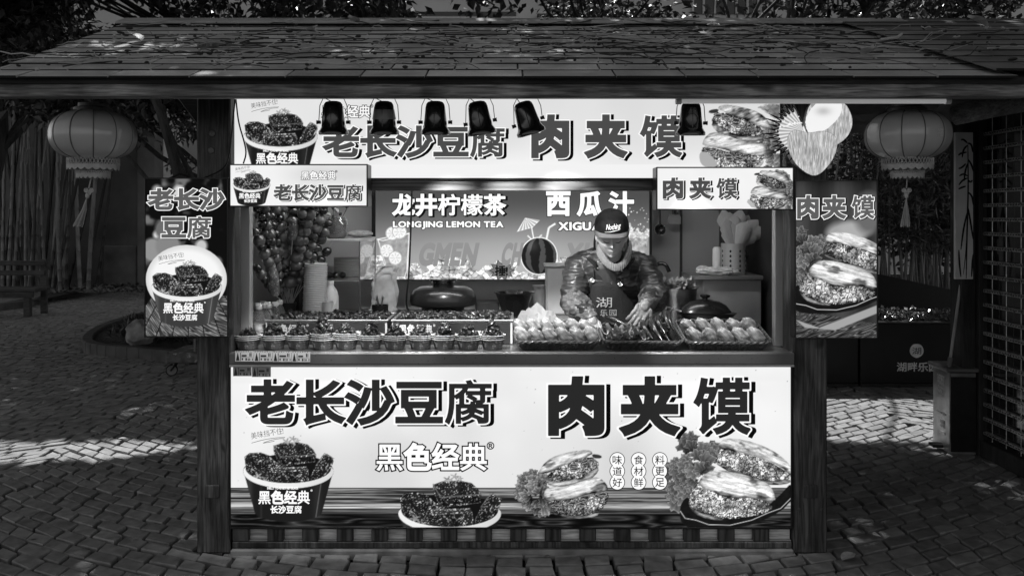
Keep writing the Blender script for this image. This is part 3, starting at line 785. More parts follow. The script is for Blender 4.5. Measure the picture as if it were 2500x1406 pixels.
# litter in the bed
def litter(name, n, area, zf_, s, mat, seed):
    r = np.random.default_rng(seed); x = r.uniform(area[0], area[1], n); y = r.uniform(area[2], area[3], n)
    a = r.uniform(0, 6.28, n); L = s * r.uniform(.5, 1.6, n); w = L * .35; z = zf_ + r.uniform(0, .02, n); tz = r.uniform(-.4, .6, n)
    ca, sa = np.cos(a), np.sin(a)
    p = np.stack([np.stack([x, y, z], 1), np.stack([x + ca * L / 2 - sa * w, y + sa * L / 2 + ca * w, z + L * tz * .4], 1), np.stack([x + ca * L, y + sa * L, z + L * np.abs(tz)], 1), np.stack([x + ca * L / 2 + sa * w, y + sa * L / 2 - ca * w, z + L * tz * .3], 1)], 1).reshape(-1, 3)
    return mesh_np(name, p, np.arange(n * 4).reshape(n, 4), mat)
solo('leaf_litter', litter('leaf_litter', 900, (-9.5, -5.6, 11.6, 13.4), .13, .09, M('bed_litter', .12, .8, var=.7, scale=30), 4), None, kind='stuff')

mbam = [M('bamboo_culm_green', .17, .35, var=.35, scale=3, stretch=(1, 1, .4)), M('bamboo_culm_dark', .035, .4, var=.4, scale=3), M('bamboo_culm_pale', .26, .4, var=.3, scale=4)]
def culm(H, r, seed):
    rg = random.Random(seed); mb = MB(); pts = []; rad = []; z = 0; px = py = 0
    bx, by = rg.uniform(-.02, .02), rg.uniform(-.02, .02)
    while z < H:
        L = rg.uniform(.22, .34)
        x_, y_ = bx * z * z * .4, by * z * z * .4
        for dz, q in ((0, 1.18), (.012, 1.0), (L - .012, .97)):
            pts.append((x_, y_, z + dz)); rad.append(r * q * (1 - .35 * z / H))
        z += L
    mb.tube(pts, rad, 8)
    return mb
CUL = [[culm(4.6, .033 + .005 * (k % 3), k).build('bamboo_plant', m) for k in range(4)] for m in mbam]
rg = random.Random(21)
stems = [(8, 0), (25, 0.02), (38, -.03), (52, .01), (64, -.02), (78, .03), (92, -.05), (102, .0), (118, .12), (130, -.02), (152, .06), (160, .04), (95, -.10), (104, .09), (45, -.06), (20, .06), (70, .10), (130, .22), (215, .03), (236, .13), (165, .22), (142, .10), (196, -.05), (12, -.04), (33, .05), (60, .08), (84, -.01), (110, -.04), (125, .05), (205, .20), (148, -.06), (56, -.09), (5, .09), (74, -.02)]
for i, (px_, tilt) in enumerate(stems):
    o = bpy.data.objects.new('bamboo_plant', CUL[(0, 1, 1, 0, 2, 1)[i % 6]][i % 4]); COL.objects.link(o)
    y_ = rg.uniform(11.9, 13.2); zz_ = y_ + DIST
    o.location = ((px_ - CX) / F * zz_, y_, .1); o.rotation_euler = (rg.uniform(-.03, .03), tilt, rg.uniform(0, 6)) if 0 else (rg.uniform(-.03, .03), tilt, 0)
    lab = 'thin upright bamboo stem in the thicket before the wall'
    if abs(tilt) >= .2: lab = 'bamboo stem leaning far to the right under the left lantern'
    props(o, lab, 'bamboo', 'bamboo stems before the left wall')

# bench at the left edge
bt = thing('bench', 'dark wooden bench with a backrest at the left edge', 'bench', (G(40, 770).x, 9.0, 0))
mben = wood('bench_wood', .07, 0)
bx1 = (112 - CX) / F * 13.2; bx0 = bx1 - 1.9
part('seat', MB().box(bx0, bx1, 9.0, 9.42, .40, .45, .008), mben, bt)
part('backrest', MB().box(bx0, bx1 - .12, 9.46, 9.5, .62, .70, .008).box(bx0, bx1 - .12, 9.46, 9.5, .78, .86, .008), mben, bt)
part('apron', MB().box(bx0 + .05, bx1 - .05, 9.03, 9.06, .30, .398, .004), mben, bt)
for x_ in (bx1 - .16, bx0 + .2):
    part('leg', MB().box(x_ - .05, x_ + .05, 9.04, 9.12, 0, .398, .006), mben, bt); part('leg', MB().box(x_ - .05, x_ + .05, 9.505, 9.56, 0, .88, .006), mben, bt)

# oval flower bed with kerb, plants
fp = [G(473, 888), G(330, 872), G(232, 866), G(206, 850), G(235, 822), G(300, 795), G(400, 770), G(480, 770)]
fk = thing('flower_bed_kerb', 'rounded dark kerb round the flower bed left of the stall', 'kerb', (fp[2].x, fp[2].y, 0))
pts = chai_open([(p.x, p.y) for p in fp], 2); kb = MB()
for k, (a, b) in enumerate(zip(pts, pts[1:])):
    dx, dy = b[0] - a[0], b[1] - a[1]; L = math.hypot(dx, dy)
    kb.obox(((a[0] + b[0]) / 2, (a[1] + b[1]) / 2, .055), (L + .01, .12, .14 + .0004 * (k % 2)), Euler((0, 0, math.atan2(dy, dx))), .012)
part('kerb_stones', kb, M('dark_kerb', .075, .75, var=.4, scale=5, bump=.3), fk)
cxm = sum(p[0] for p in pts) / len(pts); cym = sum(p[1] for p in pts) / len(pts)
sb = MB(); sb.add([(p[0], p[1], .07) for p in pts] + [(cxm + .5, cym, .28)], [(i, i + 1, len(pts)) for i in range(len(pts) - 1)], 0, True)
solo('flower_bed_soil', sb, msoil, kind='structure')

# ------------------------------------------------------------------ leaves
def leaves(name, centers, n, L, w, mat, seed, droop=.4, keep=None, fold=.25):
    """n leaves about each centre (x, y, z, r[, flat]); a leaf is a folded blade of two quads"""
    r = np.random.default_rng(seed); P0 = []
    for c in centers:
        k = int(n * (c[4] if len(c) > 4 else 1)); d = r.normal(size=(k, 3)); d /= np.linalg.norm(d, axis=1)[:, None]
        q = d * (r.uniform(0, 1, k) ** .5)[:, None] * c[3]; q[:, 2] *= .6
        P0.append(q + np.array(c[:3]))
    p = np.concatenate(P0)
    if keep is not None: p = p[keep(p)]
    m = len(p); a = r.uniform(0, 2 * np.pi, m); e = r.normal(-droop, .5, m)
    t = np.stack([np.cos(a) * np.cos(e), np.sin(a) * np.cos(e), np.sin(e)], 1)
    up = r.normal(size=(m, 3)) * .6 + np.array([0, 0, 1.]); s = np.cross(t, up); s /= np.linalg.norm(s, axis=1)[:, None] + 1e-9
    nn = np.cross(s, t)
    LL_ = (L * r.uniform(.6, 1.25, m))[:, None]; ww = (w * r.uniform(.7, 1.2, m))[:, None]
    b = p; tip = p + t * LL_ - nn * LL_ * .12
    m1 = p + t * LL_ * .45
    l_ = m1 + s * ww + nn * ww * fold; r_ = m1 - s * ww + nn * ww * fold
    v = np.stack([b, l_, tip, r_], 1).reshape(-1, 3)
    i = np.arange(m)[:, None] * 4
    f = np.concatenate([i + np.array([[0, 1, 2]]), i + np.array([[0, 2, 3]])], 0)
    return mesh_np(name, v, f, mat)
# patches of sunlight: leaves that would shade them are left out of the crowns
rgp = np.random.default_rng(3)
SUNX, SUNY, SUNZ = sun_dir
PATCH = []
for px_, py_, rx, ry in ((60, 1104, .60, .08), (-80, 1108, .8, .12), (250, 1094, .40, .0), (2080, 1000, .7, .42), (2200, 990, .7, .40), (2140, 1045, .75, .20), (1990, 1030, .6, .3), (2240, 1030, .5, .24)):
    q = G(px_, py_); PATCH.append((q.x, q.y, 0, rx + .24, ry + .24))
ROOFP = []
for px_, py_, rx, ry in ((340, 135, .34, .10), (150, 165, .4, .05), (800, 152, .5, .05), (1290, 150, .30, .035)):
    yy = -.55 + (190 - py_) / 128 * 1.2; q = P(px_, py_, yy); ROOFP.append((q.x, q.y, q.z, rx, ry))
def keep_sun(p):
    ok = np.ones(len(p), bool)
    for (x, y, z, rx, ry) in PATCH + ROOFP:
        t = (p[:, 2] - z) / SUNZ
        gx = p[:, 0] - SUNX * t - x; gy = p[:, 1] - SUNY * t - y
        wob = 1 + .7 * (fbm(p[:, 0] * 2.0, p[:, 1] * 2.0, 5, 2) - .5)
        ok &= ~(((gx / rx) ** 2 + (gy / ry) ** 2 < wob) & (t > 0))
    return ok
mleaf = M('tree_leaf', .085, .33, var=.5, scale=3, island=.5)
mleaf2 = M('evergreen_leaf', .06, .38, var=.5, scale=3, island=.5)
mbark = M('bark', .055, .85, var=.5, scale=6, stretch=(3, 3, .6), bump=.6, bscale=14)
mbark2 = M('pale_bark', .16, .8, var=.4, scale=6, bump=.4, bscale=18)
def limb(mb, a, b, r0, r1, seed, bend=.25, n=8):
    rg_ = random.Random(seed); a = Vector(a); b = Vector(b); L = (b - a).length; pts = []; rad = []
    o1 = Vector((rg_.uniform(-1, 1), rg_.uniform(-1, 1), rg_.uniform(-.5, .8))) * L * bend
    o2 = Vector((rg_.uniform(-1, 1), rg_.uniform(-1, 1), rg_.uniform(-.5, .5))) * L * bend * .4
    for i in range(n + 1):
        t = i / n; pts.append(a.lerp(b, t) + o1 * math.sin(math.pi * t) + o2 * math.sin(2 * math.pi * t)); rad.append(r0 + (r1 - r0) * t)
    mb.tube(pts, rad, 7); return pts
def tree(name, label, base, trunk_h, crown, nleaf, L, w, mat, seed, shade_clumps=(), limbs=9, r=.11, bark=None, group=None, low=()):
    t = thing(name, label, 'tree', base, group); rg_ = random.Random(seed); B = Vector(base)
    mb = MB(); top = B + Vector((rg_.uniform(-.4, .4), rg_.uniform(-.3, .3), trunk_h)); p = limb(mb, B, top, r, r * .7, seed, .06, 10)
    cs = []
    for i in range(limbs):
        c = crown(rg_); s = p[rg_.randint(6, 10)]; q = limb(mb, s, c, r * .42, .012, seed * 31 + i, .16)
        for k in (4, 6, 8): cs.append((q[k].x, q[k].y, q[k].z, rg_.uniform(.45, .8)))
        for k in range(2):
            e = q[6] + Vector((rg_.uniform(-.7, .7), rg_.uniform(-.7, .7), rg_.uniform(-.3, .5))); limb(mb, q[5], e, r * .15, .008, seed * 77 + i * 3 + k, .2, 5); cs.append((e.x, e.y, e.z, .5))
    for k, c in enumerate(shade_clumps):
        cs.append(c)
        if k % 6 == 0 and c[0] < 1.8: limb(mb, top + Vector((0, 0, .9)), (c[0], c[1], c[2] + .25), r * .2, .012, seed * 13 + int(c[0] * 10), .12)
    part('trunk', mb, bark or mbark, t)
    me = leaves('crown', cs + list(low), nleaf, L, w, mat, seed, keep=keep_sun); me.transform(Matrix.Translation(-B)); part('crown', me, None, t)
    return t
def box_crown(x0, x1, y0, y1, z0, z1): return lambda r: Vector((r.uniform(x0, x1), r.uniform(y0, y1), r.uniform(z0, z1)))
def over(x0, x1, y0, y1, z0, z1, n, seed, r=.75, f=1.0):  # mostly unseen leaf clumps, added to the crowns to shade ground and roof
    g_ = random.Random(seed); o = []; st = .62; y = y0
    while y < y1:
        x = x0
        while x < x1: o.append((x + g_.uniform(-.2, .2), y + g_.uniform(-.2, .2), g_.uniform(z0, z1) + max(0, (y - 4) * .22), .62, f)); x += st
        y += st
    return o
tree('tree', 'dense dark tree filling the sky above the left roof end', (-4.2, 8.6, 0), 3.2, box_crown(-7.4, -2.2, 6.2, 9, 3.1, 5.0), 170, .15, .040, mleaf, 1, over(-6.2, -2.6, -.2, 8.2, 4.3, 5.2, 0, 1, f=3.4), limbs=16)
tree('tree', 'dark leafy tree above the roof between the left end and the middle', (-2.0, 8.2, 0), 3.2, box_crown(-3.4, -.6, 5.8, 8.4, 3.5, 5.2), 100, .15, .042, mleaf, 2, over(-2.6, -.2, 1.2, 5.6, 4.4, 5.2, 0, 2, f=6.0), limbs=10)
tree('tree', 'small-leaved bushy tree above the middle right of the roof', (1.6, 8.4, 0), 3.0, box_crown(.7, 2.5, 6.0, 8.4, 3.4, 4.9), 110, .10, .028, mleaf2, 3, over(-.2, 2.0, 1.2, 5.6, 4.4, 5.2, 0, 3, f=7), limbs=11, r=.10)
tree('tree', 'tree with bare curving limbs above the right part of the roof', (3.2, 7.6, 0), 3.0, box_crown(2.0, 4.6, 6.0, 8.0, 3.5, 5.2), 50, .16, .042, mleaf, 4, over(1.8, 4.2, -1.6, 7.6, 4.3, 5.2, 0, 4, f=7), limbs=12, bark=mbark2)
tree('tree', 'dark broad-leaved tree above the far right end of the roof', (6.0, 8.2, 0), 3.2, box_crown(4.2, 7.2, 6.2, 8.8, 3.2, 5.2), 120, .15, .040, mleaf, 5, over(4.2, 6.8, -1.6, 6.5, 4.3, 5.2, 0, 5, f=3.6), limbs=11)
tree('tree', 'large tree over the left yard, its crown above the photo edge', (-8.2, 8.4, 0), 4.2, box_crown(-11, -6.6, 6.5, 11, 4.6, 6.4), 200, .16, .045, mleaf, 6, over(-9.6, -6.2, 1.0, 8.5, 4.8, 5.8, 0, 6, f=2.2), limbs=14, r=.15)
# leaning tree in the flower bed
lt = thing('tree', 'leaning tree with several bare trunks between left lantern and stall post', 'tree', (P(500, 830, 5.4).x, 5.4, .15))
mb = MB()
for k, (xa, ya, xb, yb, ra, dy) in enumerate(((505, 640, 340, 160, .045, 0), (500, 560, 380, 180, .05, .2), (505, 480, 425, 170, .045, .35), (470, 600, 285, 350, .035, -.1), (510, 420, 450, 150, .04, .5), (480, 470, 400, 260, .035, .25))):
    limb(mb, P(500 + 3 * k, 848, 5.4), P(xa, ya, 5.4 + dy), ra * 1.1, ra, 300 + k, .05, 6); limb(mb, P(xa, ya, 5.4 + dy), P(xb, yb, 5.4 + dy * 2), ra, ra * .6, 320 + k, .07)
part('trunk', mb, mbark, lt)
cs = [(*P(455, 330, 6.4), .22, 1), (*P(300, 255, 5.8), .25, .8), (*P(440, 400, 6.2), .2, 1), (*P(460, 300, 6.6), .25, 1)]
me = leaves('crown', cs, 80, .09, .022, mleaf, 44); me.transform(Matrix.Translation(-lt.location)); part('crown', me, None, lt)
# ground cover in the flower bed
cs = [(x, y, .22, .28, 1) for x, y in [(fp[2].x + .35 + .35 * i, fp[2].y + .25 + .28 * j) for i in range(4) for j in range(4)]]
solo('ground_cover', leaves('ground_cover', cs, 260, .10, .012, mleaf2, 51, droop=-.7), None, kind='stuff')
o = solo('rock', rock_mb((.15, .12, .14), 6), mrock, 'small rough rock among the plants of the flower bed', 'rock'); o.location = P(340, 812, 5.3)
# cart with caster showing left of the stall post
ct = thing('hand_cart', 'low cart with one caster wheel half hidden behind the left post', 'cart', (G(440, 922).x, G(440, 922).y, 0))
yc = 4.25; pa = P(404, 862, yc); pb = P(500, 886, yc)
part('deck', MB().box(pa.x, pb.x + .3, yc, yc + .5, pb.z, pa.z, .008), M('cart_metal', .10, .5, var=.7, scale=12, spots=.42, spot_c=.35, spot_scale=14), ct)
w0 = P(413, 908, yc); r_ = .058
wh = part('wheel', MB().lathe([(.0, -.018), (r_ * .55, -.02), (r_ * .9, -.016), (r_, -.008), (r_, .008), (r_ * .9, .016), (r_ * .55, .02), (0, .018)], (w0.x, yc + .06, r_), 22, Euler((R(90), 0, R(25)))), MAT['rubber'], ct)
part('rim', MB().lathe([(r_ * .72, -.0225), (r_ * .80, -.0225), (r_ * .80, .0225), (r_ * .72, .0225)], (w0.x, yc + .06, r_), 22, Euler((R(90), 0, R(25)))), M('wheel_rim', .2, .5), wh)
part('caster_fork', MB().tube([(w0.x + .05, yc + .03, pb.z), (w0.x + .03, yc + .03, .10), (w0.x, yc + .03, r_)], .012, 8).tube([(w0.x + .05, yc + .09, pb.z), (w0.x + .03, yc + .09, .10), (w0.x, yc + .09, r_)], .012, 8), MAT['black'], ct)
part('handle', MB().tube([P(476, 862, yc + .1), P(476, 826, yc + .1)], .014, 8), M('cart_post', .16, .5), ct)

# ------------------------------------------------------------------ right side: planters, bamboo, panel, shutter, bin
mplant = M('planter_metal', .010, .5, var=.4, scale=3, bump=.08)
YP = 3.78
p0 = P(1900, 785, YP); p1 = P(2095, 785, YP); p2 = P(2101, 785, YP); p3 = P(2420, 785, YP)
for lab, a, b, txt in (('black metal planter box partly hidden behind the right hanging sign', p0, p1, 0), ('black metal planter box with a round emblem and white lettering', p2, p3, 1)):
    t = thing('planter_box', lab, 'planter', ((a.x + b.x) / 2, YP, 0), 'black planters behind the stall')
    part('box', MB().box(a.x, b.x, YP, YP + .55, .03, a.z - .02, .006), mplant, t)
    part('top_edge', MB().box(a.x, b.x, YP - .012, YP + .03, a.z - .02, a.z, .004), M('planter_edge', .10, .35, .5), t)
    part('foot_rail', MB().box(a.x, b.x, YP - .01, YP + .02, 0, .03, .003), M('planter_foot', .06, .4, .5), t)
    part('soil', MB().box(a.x + .01, b.x - .01, YP + .035, YP + .54, a.z - .1, a.z - .015), msoil, t)
    if txt:
        mb = MB(); q = 2238, 856
        mb.px(([(q[0] + 17 * math.cos(s), q[1] + 17 * math.sin(s) * (1 + .03 * math.sin(5 * s))) for s in np.linspace(0, 6.283, 32, endpoint=False)], [tuple(range(32))]), YP - .001, 0)
        mb.px(text_px('湖', q[0] - 11, q[0] + 11, q[1] - 8, q[1] + 9, w=.0), YP - .0017, 1)
        mb.px(text_px('湖畔乐园', 2189, 2291, 884, 907, w=.03), YP - .001, 0)
        part('lettering', mb, [M('planter_print', .80, .7), M('planter_print_dark', .02, .7)], t)
    cs = [(x, YP + .2, a.z + .03, .13, 1) for x in np.arange(a.x + .1, b.x, .12)]
    me = leaves('planter_shrub', cs, 90, .045, .015, M('shrub_leaf', .26, .22, var=.5, scale=9, island=.6), 61 + txt, droop=-.3)
    solo('planter_shrub', me, None, 'low small-leaved shrub filling the %s black planter' % ('lettered' if txt else 'plain'), 'shrub')
a = P(2040, 660, 4.6); b = P(2345, 712, 4.6)
bk = MB(); n0 = [(a.x, a.z), (P(2160, 672, 4.6).x, P(2160, 672, 4.6).z), (b.x, b.z), (b.x, 0), (a.x, 0)]
bk.add([(x, 4.6, z) for x, z in n0] + [(x, 5.2, z + (.0 if z == 0 else 0)) for x, z in n0], [(4, 3, 2, 1, 0), (5, 6, 7, 8, 9)] + [(i, (i + 1) % 5, 5 + (i + 1) % 5, 5 + i) for i in range(5)])
solo('planter_wall', bk, mplant, 'tall black planter wall with a sloping top behind the lettered planter', 'planter')
mbl = M('bamboo_leaf', .11, .30, var=.5, scale=4, island=.6)
for lab, xs, sd in (('bamboo clump behind the right hanging sign', (2000, 2090, 2150), 1), ('bamboo clump directly behind the right lantern', (2190, 2230, 2270), 2), ('sunlit bamboo clump beside the painted bamboo board', (2290, 2320, 2345), 3)):
    t = thing('bamboo_clump', lab, 'bamboo', (P(xs[1], 700, 5.5).x, 5.5, .4)); rg_ = random.Random(sd)
    st = MB(); cs = []
    for x_ in xs:
        for k in range(7):
            y_ = 5.3 + rg_.uniform(0, .7); q = P(x_ + rg_.uniform(-26, 26), 700, y_)
            tp = (q.x + rg_.uniform(-.35, .35), y_ + rg_.uniform(-.2, .2), 3.0)
            st.tube([(q.x, y_, .3), ((q.x + tp[0]) / 2, y_, 1.9), tp], [.014, .011, .006], 6)
            for z_ in (1.45, 1.8, 2.1, 2.45, 2.8): cs.append((q.x + (tp[0] - q.x) * z_ / 3.0, y_ - .1, z_ + rg_.uniform(-.2, .2), .28))
    part('stems', st, mbam[2], t)
    me = leaves('foliage', cs, 42, .13, .011, mbl, 70 + sd, droop=.3, keep=keep_sun); me.transform(Matrix.Translation(-t.location)); part('foliage', me, None, t)
# far dark hedge behind everything on the right and behind the stall
cs = [(x, 8.0 + .6 * math.sin(x * 3), z, .8, 1) for x in np.arange(2.6, 8.5, .8) for z in np.arange(.4, 3.0, .8)]
solo('far_hedge', leaves('far_hedge', cs, 150, .15, .04, mleaf2, 91), None, kind='stuff')
cs = [(x, 11.5 + .6 * math.sin(x * 3), z, .9, 1) for x in np.arange(-5.6, -1.5, .8) for z in np.arange(.4, 2.4, .8)]

# right kiosk
XK = 3.13
kz = 1.62
kk = thing('kiosk', 'shuttered wooden kiosk along the right edge of the photo', 'kiosk', (XK + .6, .4, 0))
mkw = wood('kiosk_wood', .03, 2, var=.5)
part('corner_post', MB().box(P(2342, 0, 1.66).x, P(2342, 0, 1.66).x + .145, kz, kz + .16, 0, 2.35, .006), mkw, kk)
part('side_post', MB().box(XK - .03, XK + .1, kz - .05, kz - .005, 0, 2.3, .005), mkw, kk)
part('base_beam', MB().box(XK - .025, XK + .1, -2.5, kz - .053, 0, .11, .006), mkw, kk)
part('top_beam', MB().box(XK - .02, XK + .1, -2.5, kz - .053, 2.25, 2.42, .006), mkw, kk)
part('rear_wall', MB().box(XK + .12, XK + 2.6, kz - .06, kz, 0, 2.4), mkw, kk)
part('side_wall', MB().box(XK + 1.3, XK + 1.36, -2.5, kz - .07, 0, 2.4), M('kiosk_inside', .04, .7, var=.5, scale=2), kk)
inn = MB()
for z_, d_ in ((1.42, .2), (1.15, .3), (.9, .25), (.5, .3), (.2, .4)): inn.box(XK + .5, XK + .8, -.3, 1.2, z_ - .2, z_ - .2 + d_ * .8, .01)
part('shelf_goods', inn, M('goods', .22, .6, var=.9, scale=5), kk)
sh = part('roller_shutter', MB().box(XK + .022, XK + .03, -2.5, kz - .053, .11, 2.25), M('shutter_pane', .02, .06, var=.3, scale=3, coat=1, bump=.02, bscale=5), kk)
mslat = M('shutter_slat', .50, .42, .7, var=.5, scale=30, stretch=(1, 4, 4), spots=.42, spot_c=.02, spot_scale=16)
z_ = .16; k = 0
while z_ < 2.22:
    s_ = MB(); n = 160
    s_.box(XK - .008, XK + .02, -2.5, kz - .056, z_ - .012, z_ + .012, .003)
    for q in range(70):
        yy = 1.53 - q * .028
        s_.box(XK - .0115, XK - .0085, yy, yy + .013, z_ - .003, z_ + .004, 0, 1)
    part('slat', s_, [mslat, MAT['black']], sh); z_ += .094; k += 1
for k in range(14):
    y_ = 1.47 - k * .152; part('tie_rod', MB().tube([(XK + .0, y_, .12), (XK + .0, y_, 2.24)], .0020, 6), M('tie_rod', .8, .35, .6), sh)
lg = MB(); lg.tube([(2.82, 1.35, 2.235), (2.98, 1.15, 2.27), (3.6, .45, 2.36), (4.4, -.5, 2.47)], [.066, .068, .07, .07], 16)
solo('bamboo_pole', lg, wood('pole_wood', .30, 1, var=.5, bump=.3), 'thick round pole jutting from under the right roof above the shutter', 'pole')
# painted bamboo board
bx0, bx1 = P(2335, 0, 1.58).x, P(2378, 0, 1.58).x
bz1, bz0 = P(0, 323, 1.58).z, P(0, 682, 1.58).z
bb = thing('painted_board', 'narrow pale board with painted bamboo on the kiosk corner post', 'board', ((bx0 + bx1) / 2, 1.59, bz0))
part('board', MB().box(bx0, bx1, 1.59, 1.615, bz0, bz1, .002), M('board_paint', .80, .6, var=.15, scale=5), bb)
mb = MB(); Yp = 1.586
def stroke(pts, w):
    pts = chai_open(pts, 2)
    for i, (a, b) in enumerate(zip(pts, pts[1:])):
        t = (i + .5) / len(pts); ww = w * (math.sin(math.pi * min(1, t * .9 + .1)) * .9 + .1); L = math.hypot(b[0] - a[0], b[1] - a[1]) + 1e-6
        nx, ny = -(b[1] - a[1]) / L * ww, (b[0] - a[0]) / L * ww
        mb.px(([(a[0] + nx, a[1] + ny), (b[0] + nx, b[1] + ny), (b[0] - nx, b[1] - ny), (a[0] - nx, a[1] - ny)], [(0, 1, 2, 3)]), Yp)
stroke([(2359, 680), (2361, 560), (2364, 470), (2363, 350)], 2.0)
stroke([(2352, 670), (2360, 600), (2362, 505)], 1.2)
for a in (((2362, 350), (2352, 340), (2346, 342)), ((2363, 350), (2372, 352), (2375, 372)), ((2362, 355), (2352, 365), (2349, 385)), ((2365, 470), (2374, 480), (2376, 500)), ((2362, 430), (2352, 424), (2342, 430)), ((2362, 435), (2350, 440), (2341, 452)), ((2363, 440), (2370, 446), (2374, 440)), ((2358, 400), (2348, 410), (2340, 412)), ((2362, 400), (2356, 420), (2354, 442)), ((2364, 390), (2372, 402), (2377, 420)), ((2361, 520), (2352, 560), (2346, 610)), ((2363, 505), (2370, 545), (2376, 585)), ((2346, 676), (2342, 640), (2341, 610)), ((2372, 676), (2374, 640), (2376, 620)), ((2358, 455), (2348, 458), (2340, 462)), ((2360, 372), (2344, 375), (2340, 380))): stroke(list(a), 2.3)
part('bamboo_painting', mb, M('board_ink', .02, .7), bb)
# bin with lid and broom
bq = thing('waste_bin', 'small upright metal bin with a lid beside the shutter', 'bin', (3.02, 1.72, 0))
ang = Euler((0, 0, R(-4))); cB = Vector((3.02, 1.73, 0)); Rm = ang.to_matrix()
part('body', MB().obox(cB + Vector((0, 0, .275)), (.17, .26, .55), ang, .006), [M('bin_metal', .42, .30, .85, var=.5, scale=5, bump=.25, bscale=6)], bq)
part('lid', MB().obox(cB + Vector((-.01, 0, .566)), (.21, .30, .026), ang, .006), M('bin_lid', .18, .45, .4), bq)
part('front_panel', MB().obox(cB + Rm @ Vector((.0, -.1325, .27)), (.16, .004, .5), ang, .001), MAT['black'], bq)
lb = MB()
for i, (z_, h_, y_, w_) in enumerate(((.50, .012, 0, .12), (.47, .035, .0, .10), (.43, .006, 0, .12), (.40, .02, .01, .11), (.37, .008, .01, .09), (.25, .012, 0, .14), (.18, .05, -.02, .07), (.12, .02, -.02, .08))):
    lb.obox(cB + Rm @ Vector((-.0865, y_, z_)), (.002, w_, h_), ang)
part('label_print', lb, M('bin_print', .42, .5, var=.6, scale=60), bq)
part('pedal', MB().obox(cB + Rm @ Vector((-.12, .0, .03)), (.07, .08, .02), ang, .004), MAT['black'], bq)
bh = thing('broom', 'broom handle leaning up from behind the bin lid', 'broom', P(2318, 900, 1.62))
part('handle', MB().tube([P(2316, 906, 1.66), P(2349, 668, 1.66)], .0095, 10), M('broom_handle', .40, .4, var=.4, scale=5), bh)
part('grip', MB().tube([P(2347, 680, 1.66), P(2352, 642, 1.66)], [.016, .0175], 10), M('broom_grip', .5, .6), bh)
part('collar', MB().tube([P(2318, 893, 1.66), P(2321, 872, 1.66)], .017, 10), M('broom_collar', .15, .6), bh)
# ------------------------------------------------------------------ the stall itself
ST = thing('food_stall', 'wooden street food stall with a shingled roof and an open serving window', 'stall', (0, .7, 0))
pw = MAT['postwood']
for xa, xb in ((480, 562), (1937, 2020)):
    for ya in (0, 1.25):
        a = P(xa, 0, 0).x; b = P(xb, 0, 0).x
        po = part('post', MB().box(a, b, ya, ya + .16, 0, 2.42, .007), pw, ST)
        if ya == 0:
            c = (a + b) / 2
            part('peg', MB().box(P(xa + 23, 0, 0).x, P(xa + 57, 0, 0).x, -.014, .0, .265, .327, .004), pw, po)
            bo = MB()
            for z_, dx in ((.21, .05), (.21, -.055), (1.62, .0), (1.56, 0)) if xa > 1000 else ((1.985, -.005), (1.905, -.01)):
                bo.lathe([(.017 if xa < 1000 else .007, 0), (.014 if xa < 1000 else .006, .003), (0, .004)], (c + dx, -.0005, z_), 12, Euler((R(90), 0, 0)))
            part('bolt_cap', bo, M('bolt', .07, .35, .3), po)
part('eaves_beam', MB().box(P(-6, 0, -.5).x, P(2488, 0, -.5).x, -.56, -.5, 2.077, 2.145, .006), MAT['beamwood'], ST)
for x in (-1.41, 1.41): part('cross_beam', MB().box(x - .05, x + .05, -.22, 1.5, 2.145, 2.215, .006), pw, ST)
# roof: courses of asphalt shingles over boards
EY, EZ, RY, RZ = -.60, 2.150, .65, 2.647
sl = math.hypot(RY - EY, RZ - EZ); tl = math.atan2(RZ - EZ, RY - EY)
msh = M('asphalt_shingle', .34, .85, var=.30, scale=5, bump=.8, bscale=240, island=.28, spots=.40, spot_c=.30, spot_scale=170, bdist=.004)
def roof(name, x0, x1, seed, lift=0, xsk=0, mat=msh, parent=ST, expo=.125):
    rg_ = random.Random(seed); mb = MB(); n = int(sl / expo) + 1
    for side in (1, -1):
        rows = n if side == 1 else n
        for k in range(rows):
            d0 = k * expo - (.01 if k == 0 else 0); d1 = min((k + 1) * expo + .03, sl + .01); x = x0 - rg_.uniform(0, .3)
            while x < x1:
                w = rg_.uniform(.26, .40); xa, xb = max(x, x0), min(x + w - .008, x1); x += w
                if xb - xa < .02: continue
                th = .0; j = rg_.uniform(-.004, .004)
                def pt(xx, d, h):
                    if side == 1: return (xx + xsk * (d / sl), EY + d * math.cos(tl) - h * math.sin(tl), EZ + d * math.sin(tl) + h * math.cos(tl) + lift)
                    return (xx, 2 * RY - (EY + d * math.cos(tl) - h * math.sin(tl)), EZ + d * math.sin(tl) + h * math.cos(tl) + lift)
                h0, h1 = rg_.uniform(.006, .010), .002
                v = [pt(xa, d0 + j, 0.0), pt(xb, d0 + j, 0), pt(xb, d0 + j, h0), pt(xa, d0 + j, h0), pt(xb, d1, h1), pt(xa, d1, h1), pt(xb, d1, 0), pt(xa, d1, 0)]
                f = [(0, 1, 2, 3), (3, 2, 4, 5), (1, 6, 4, 2), (0, 3, 5, 7), (5, 4, 6, 7), (0, 7, 6, 1)]
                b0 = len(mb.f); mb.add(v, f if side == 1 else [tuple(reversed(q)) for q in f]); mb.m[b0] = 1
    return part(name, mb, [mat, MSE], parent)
MSE = M('shingle_edge_shade', .014, .9)  # near-black butt faces stand in for the shadow lines between courses
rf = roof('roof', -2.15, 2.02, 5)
rb = MB()
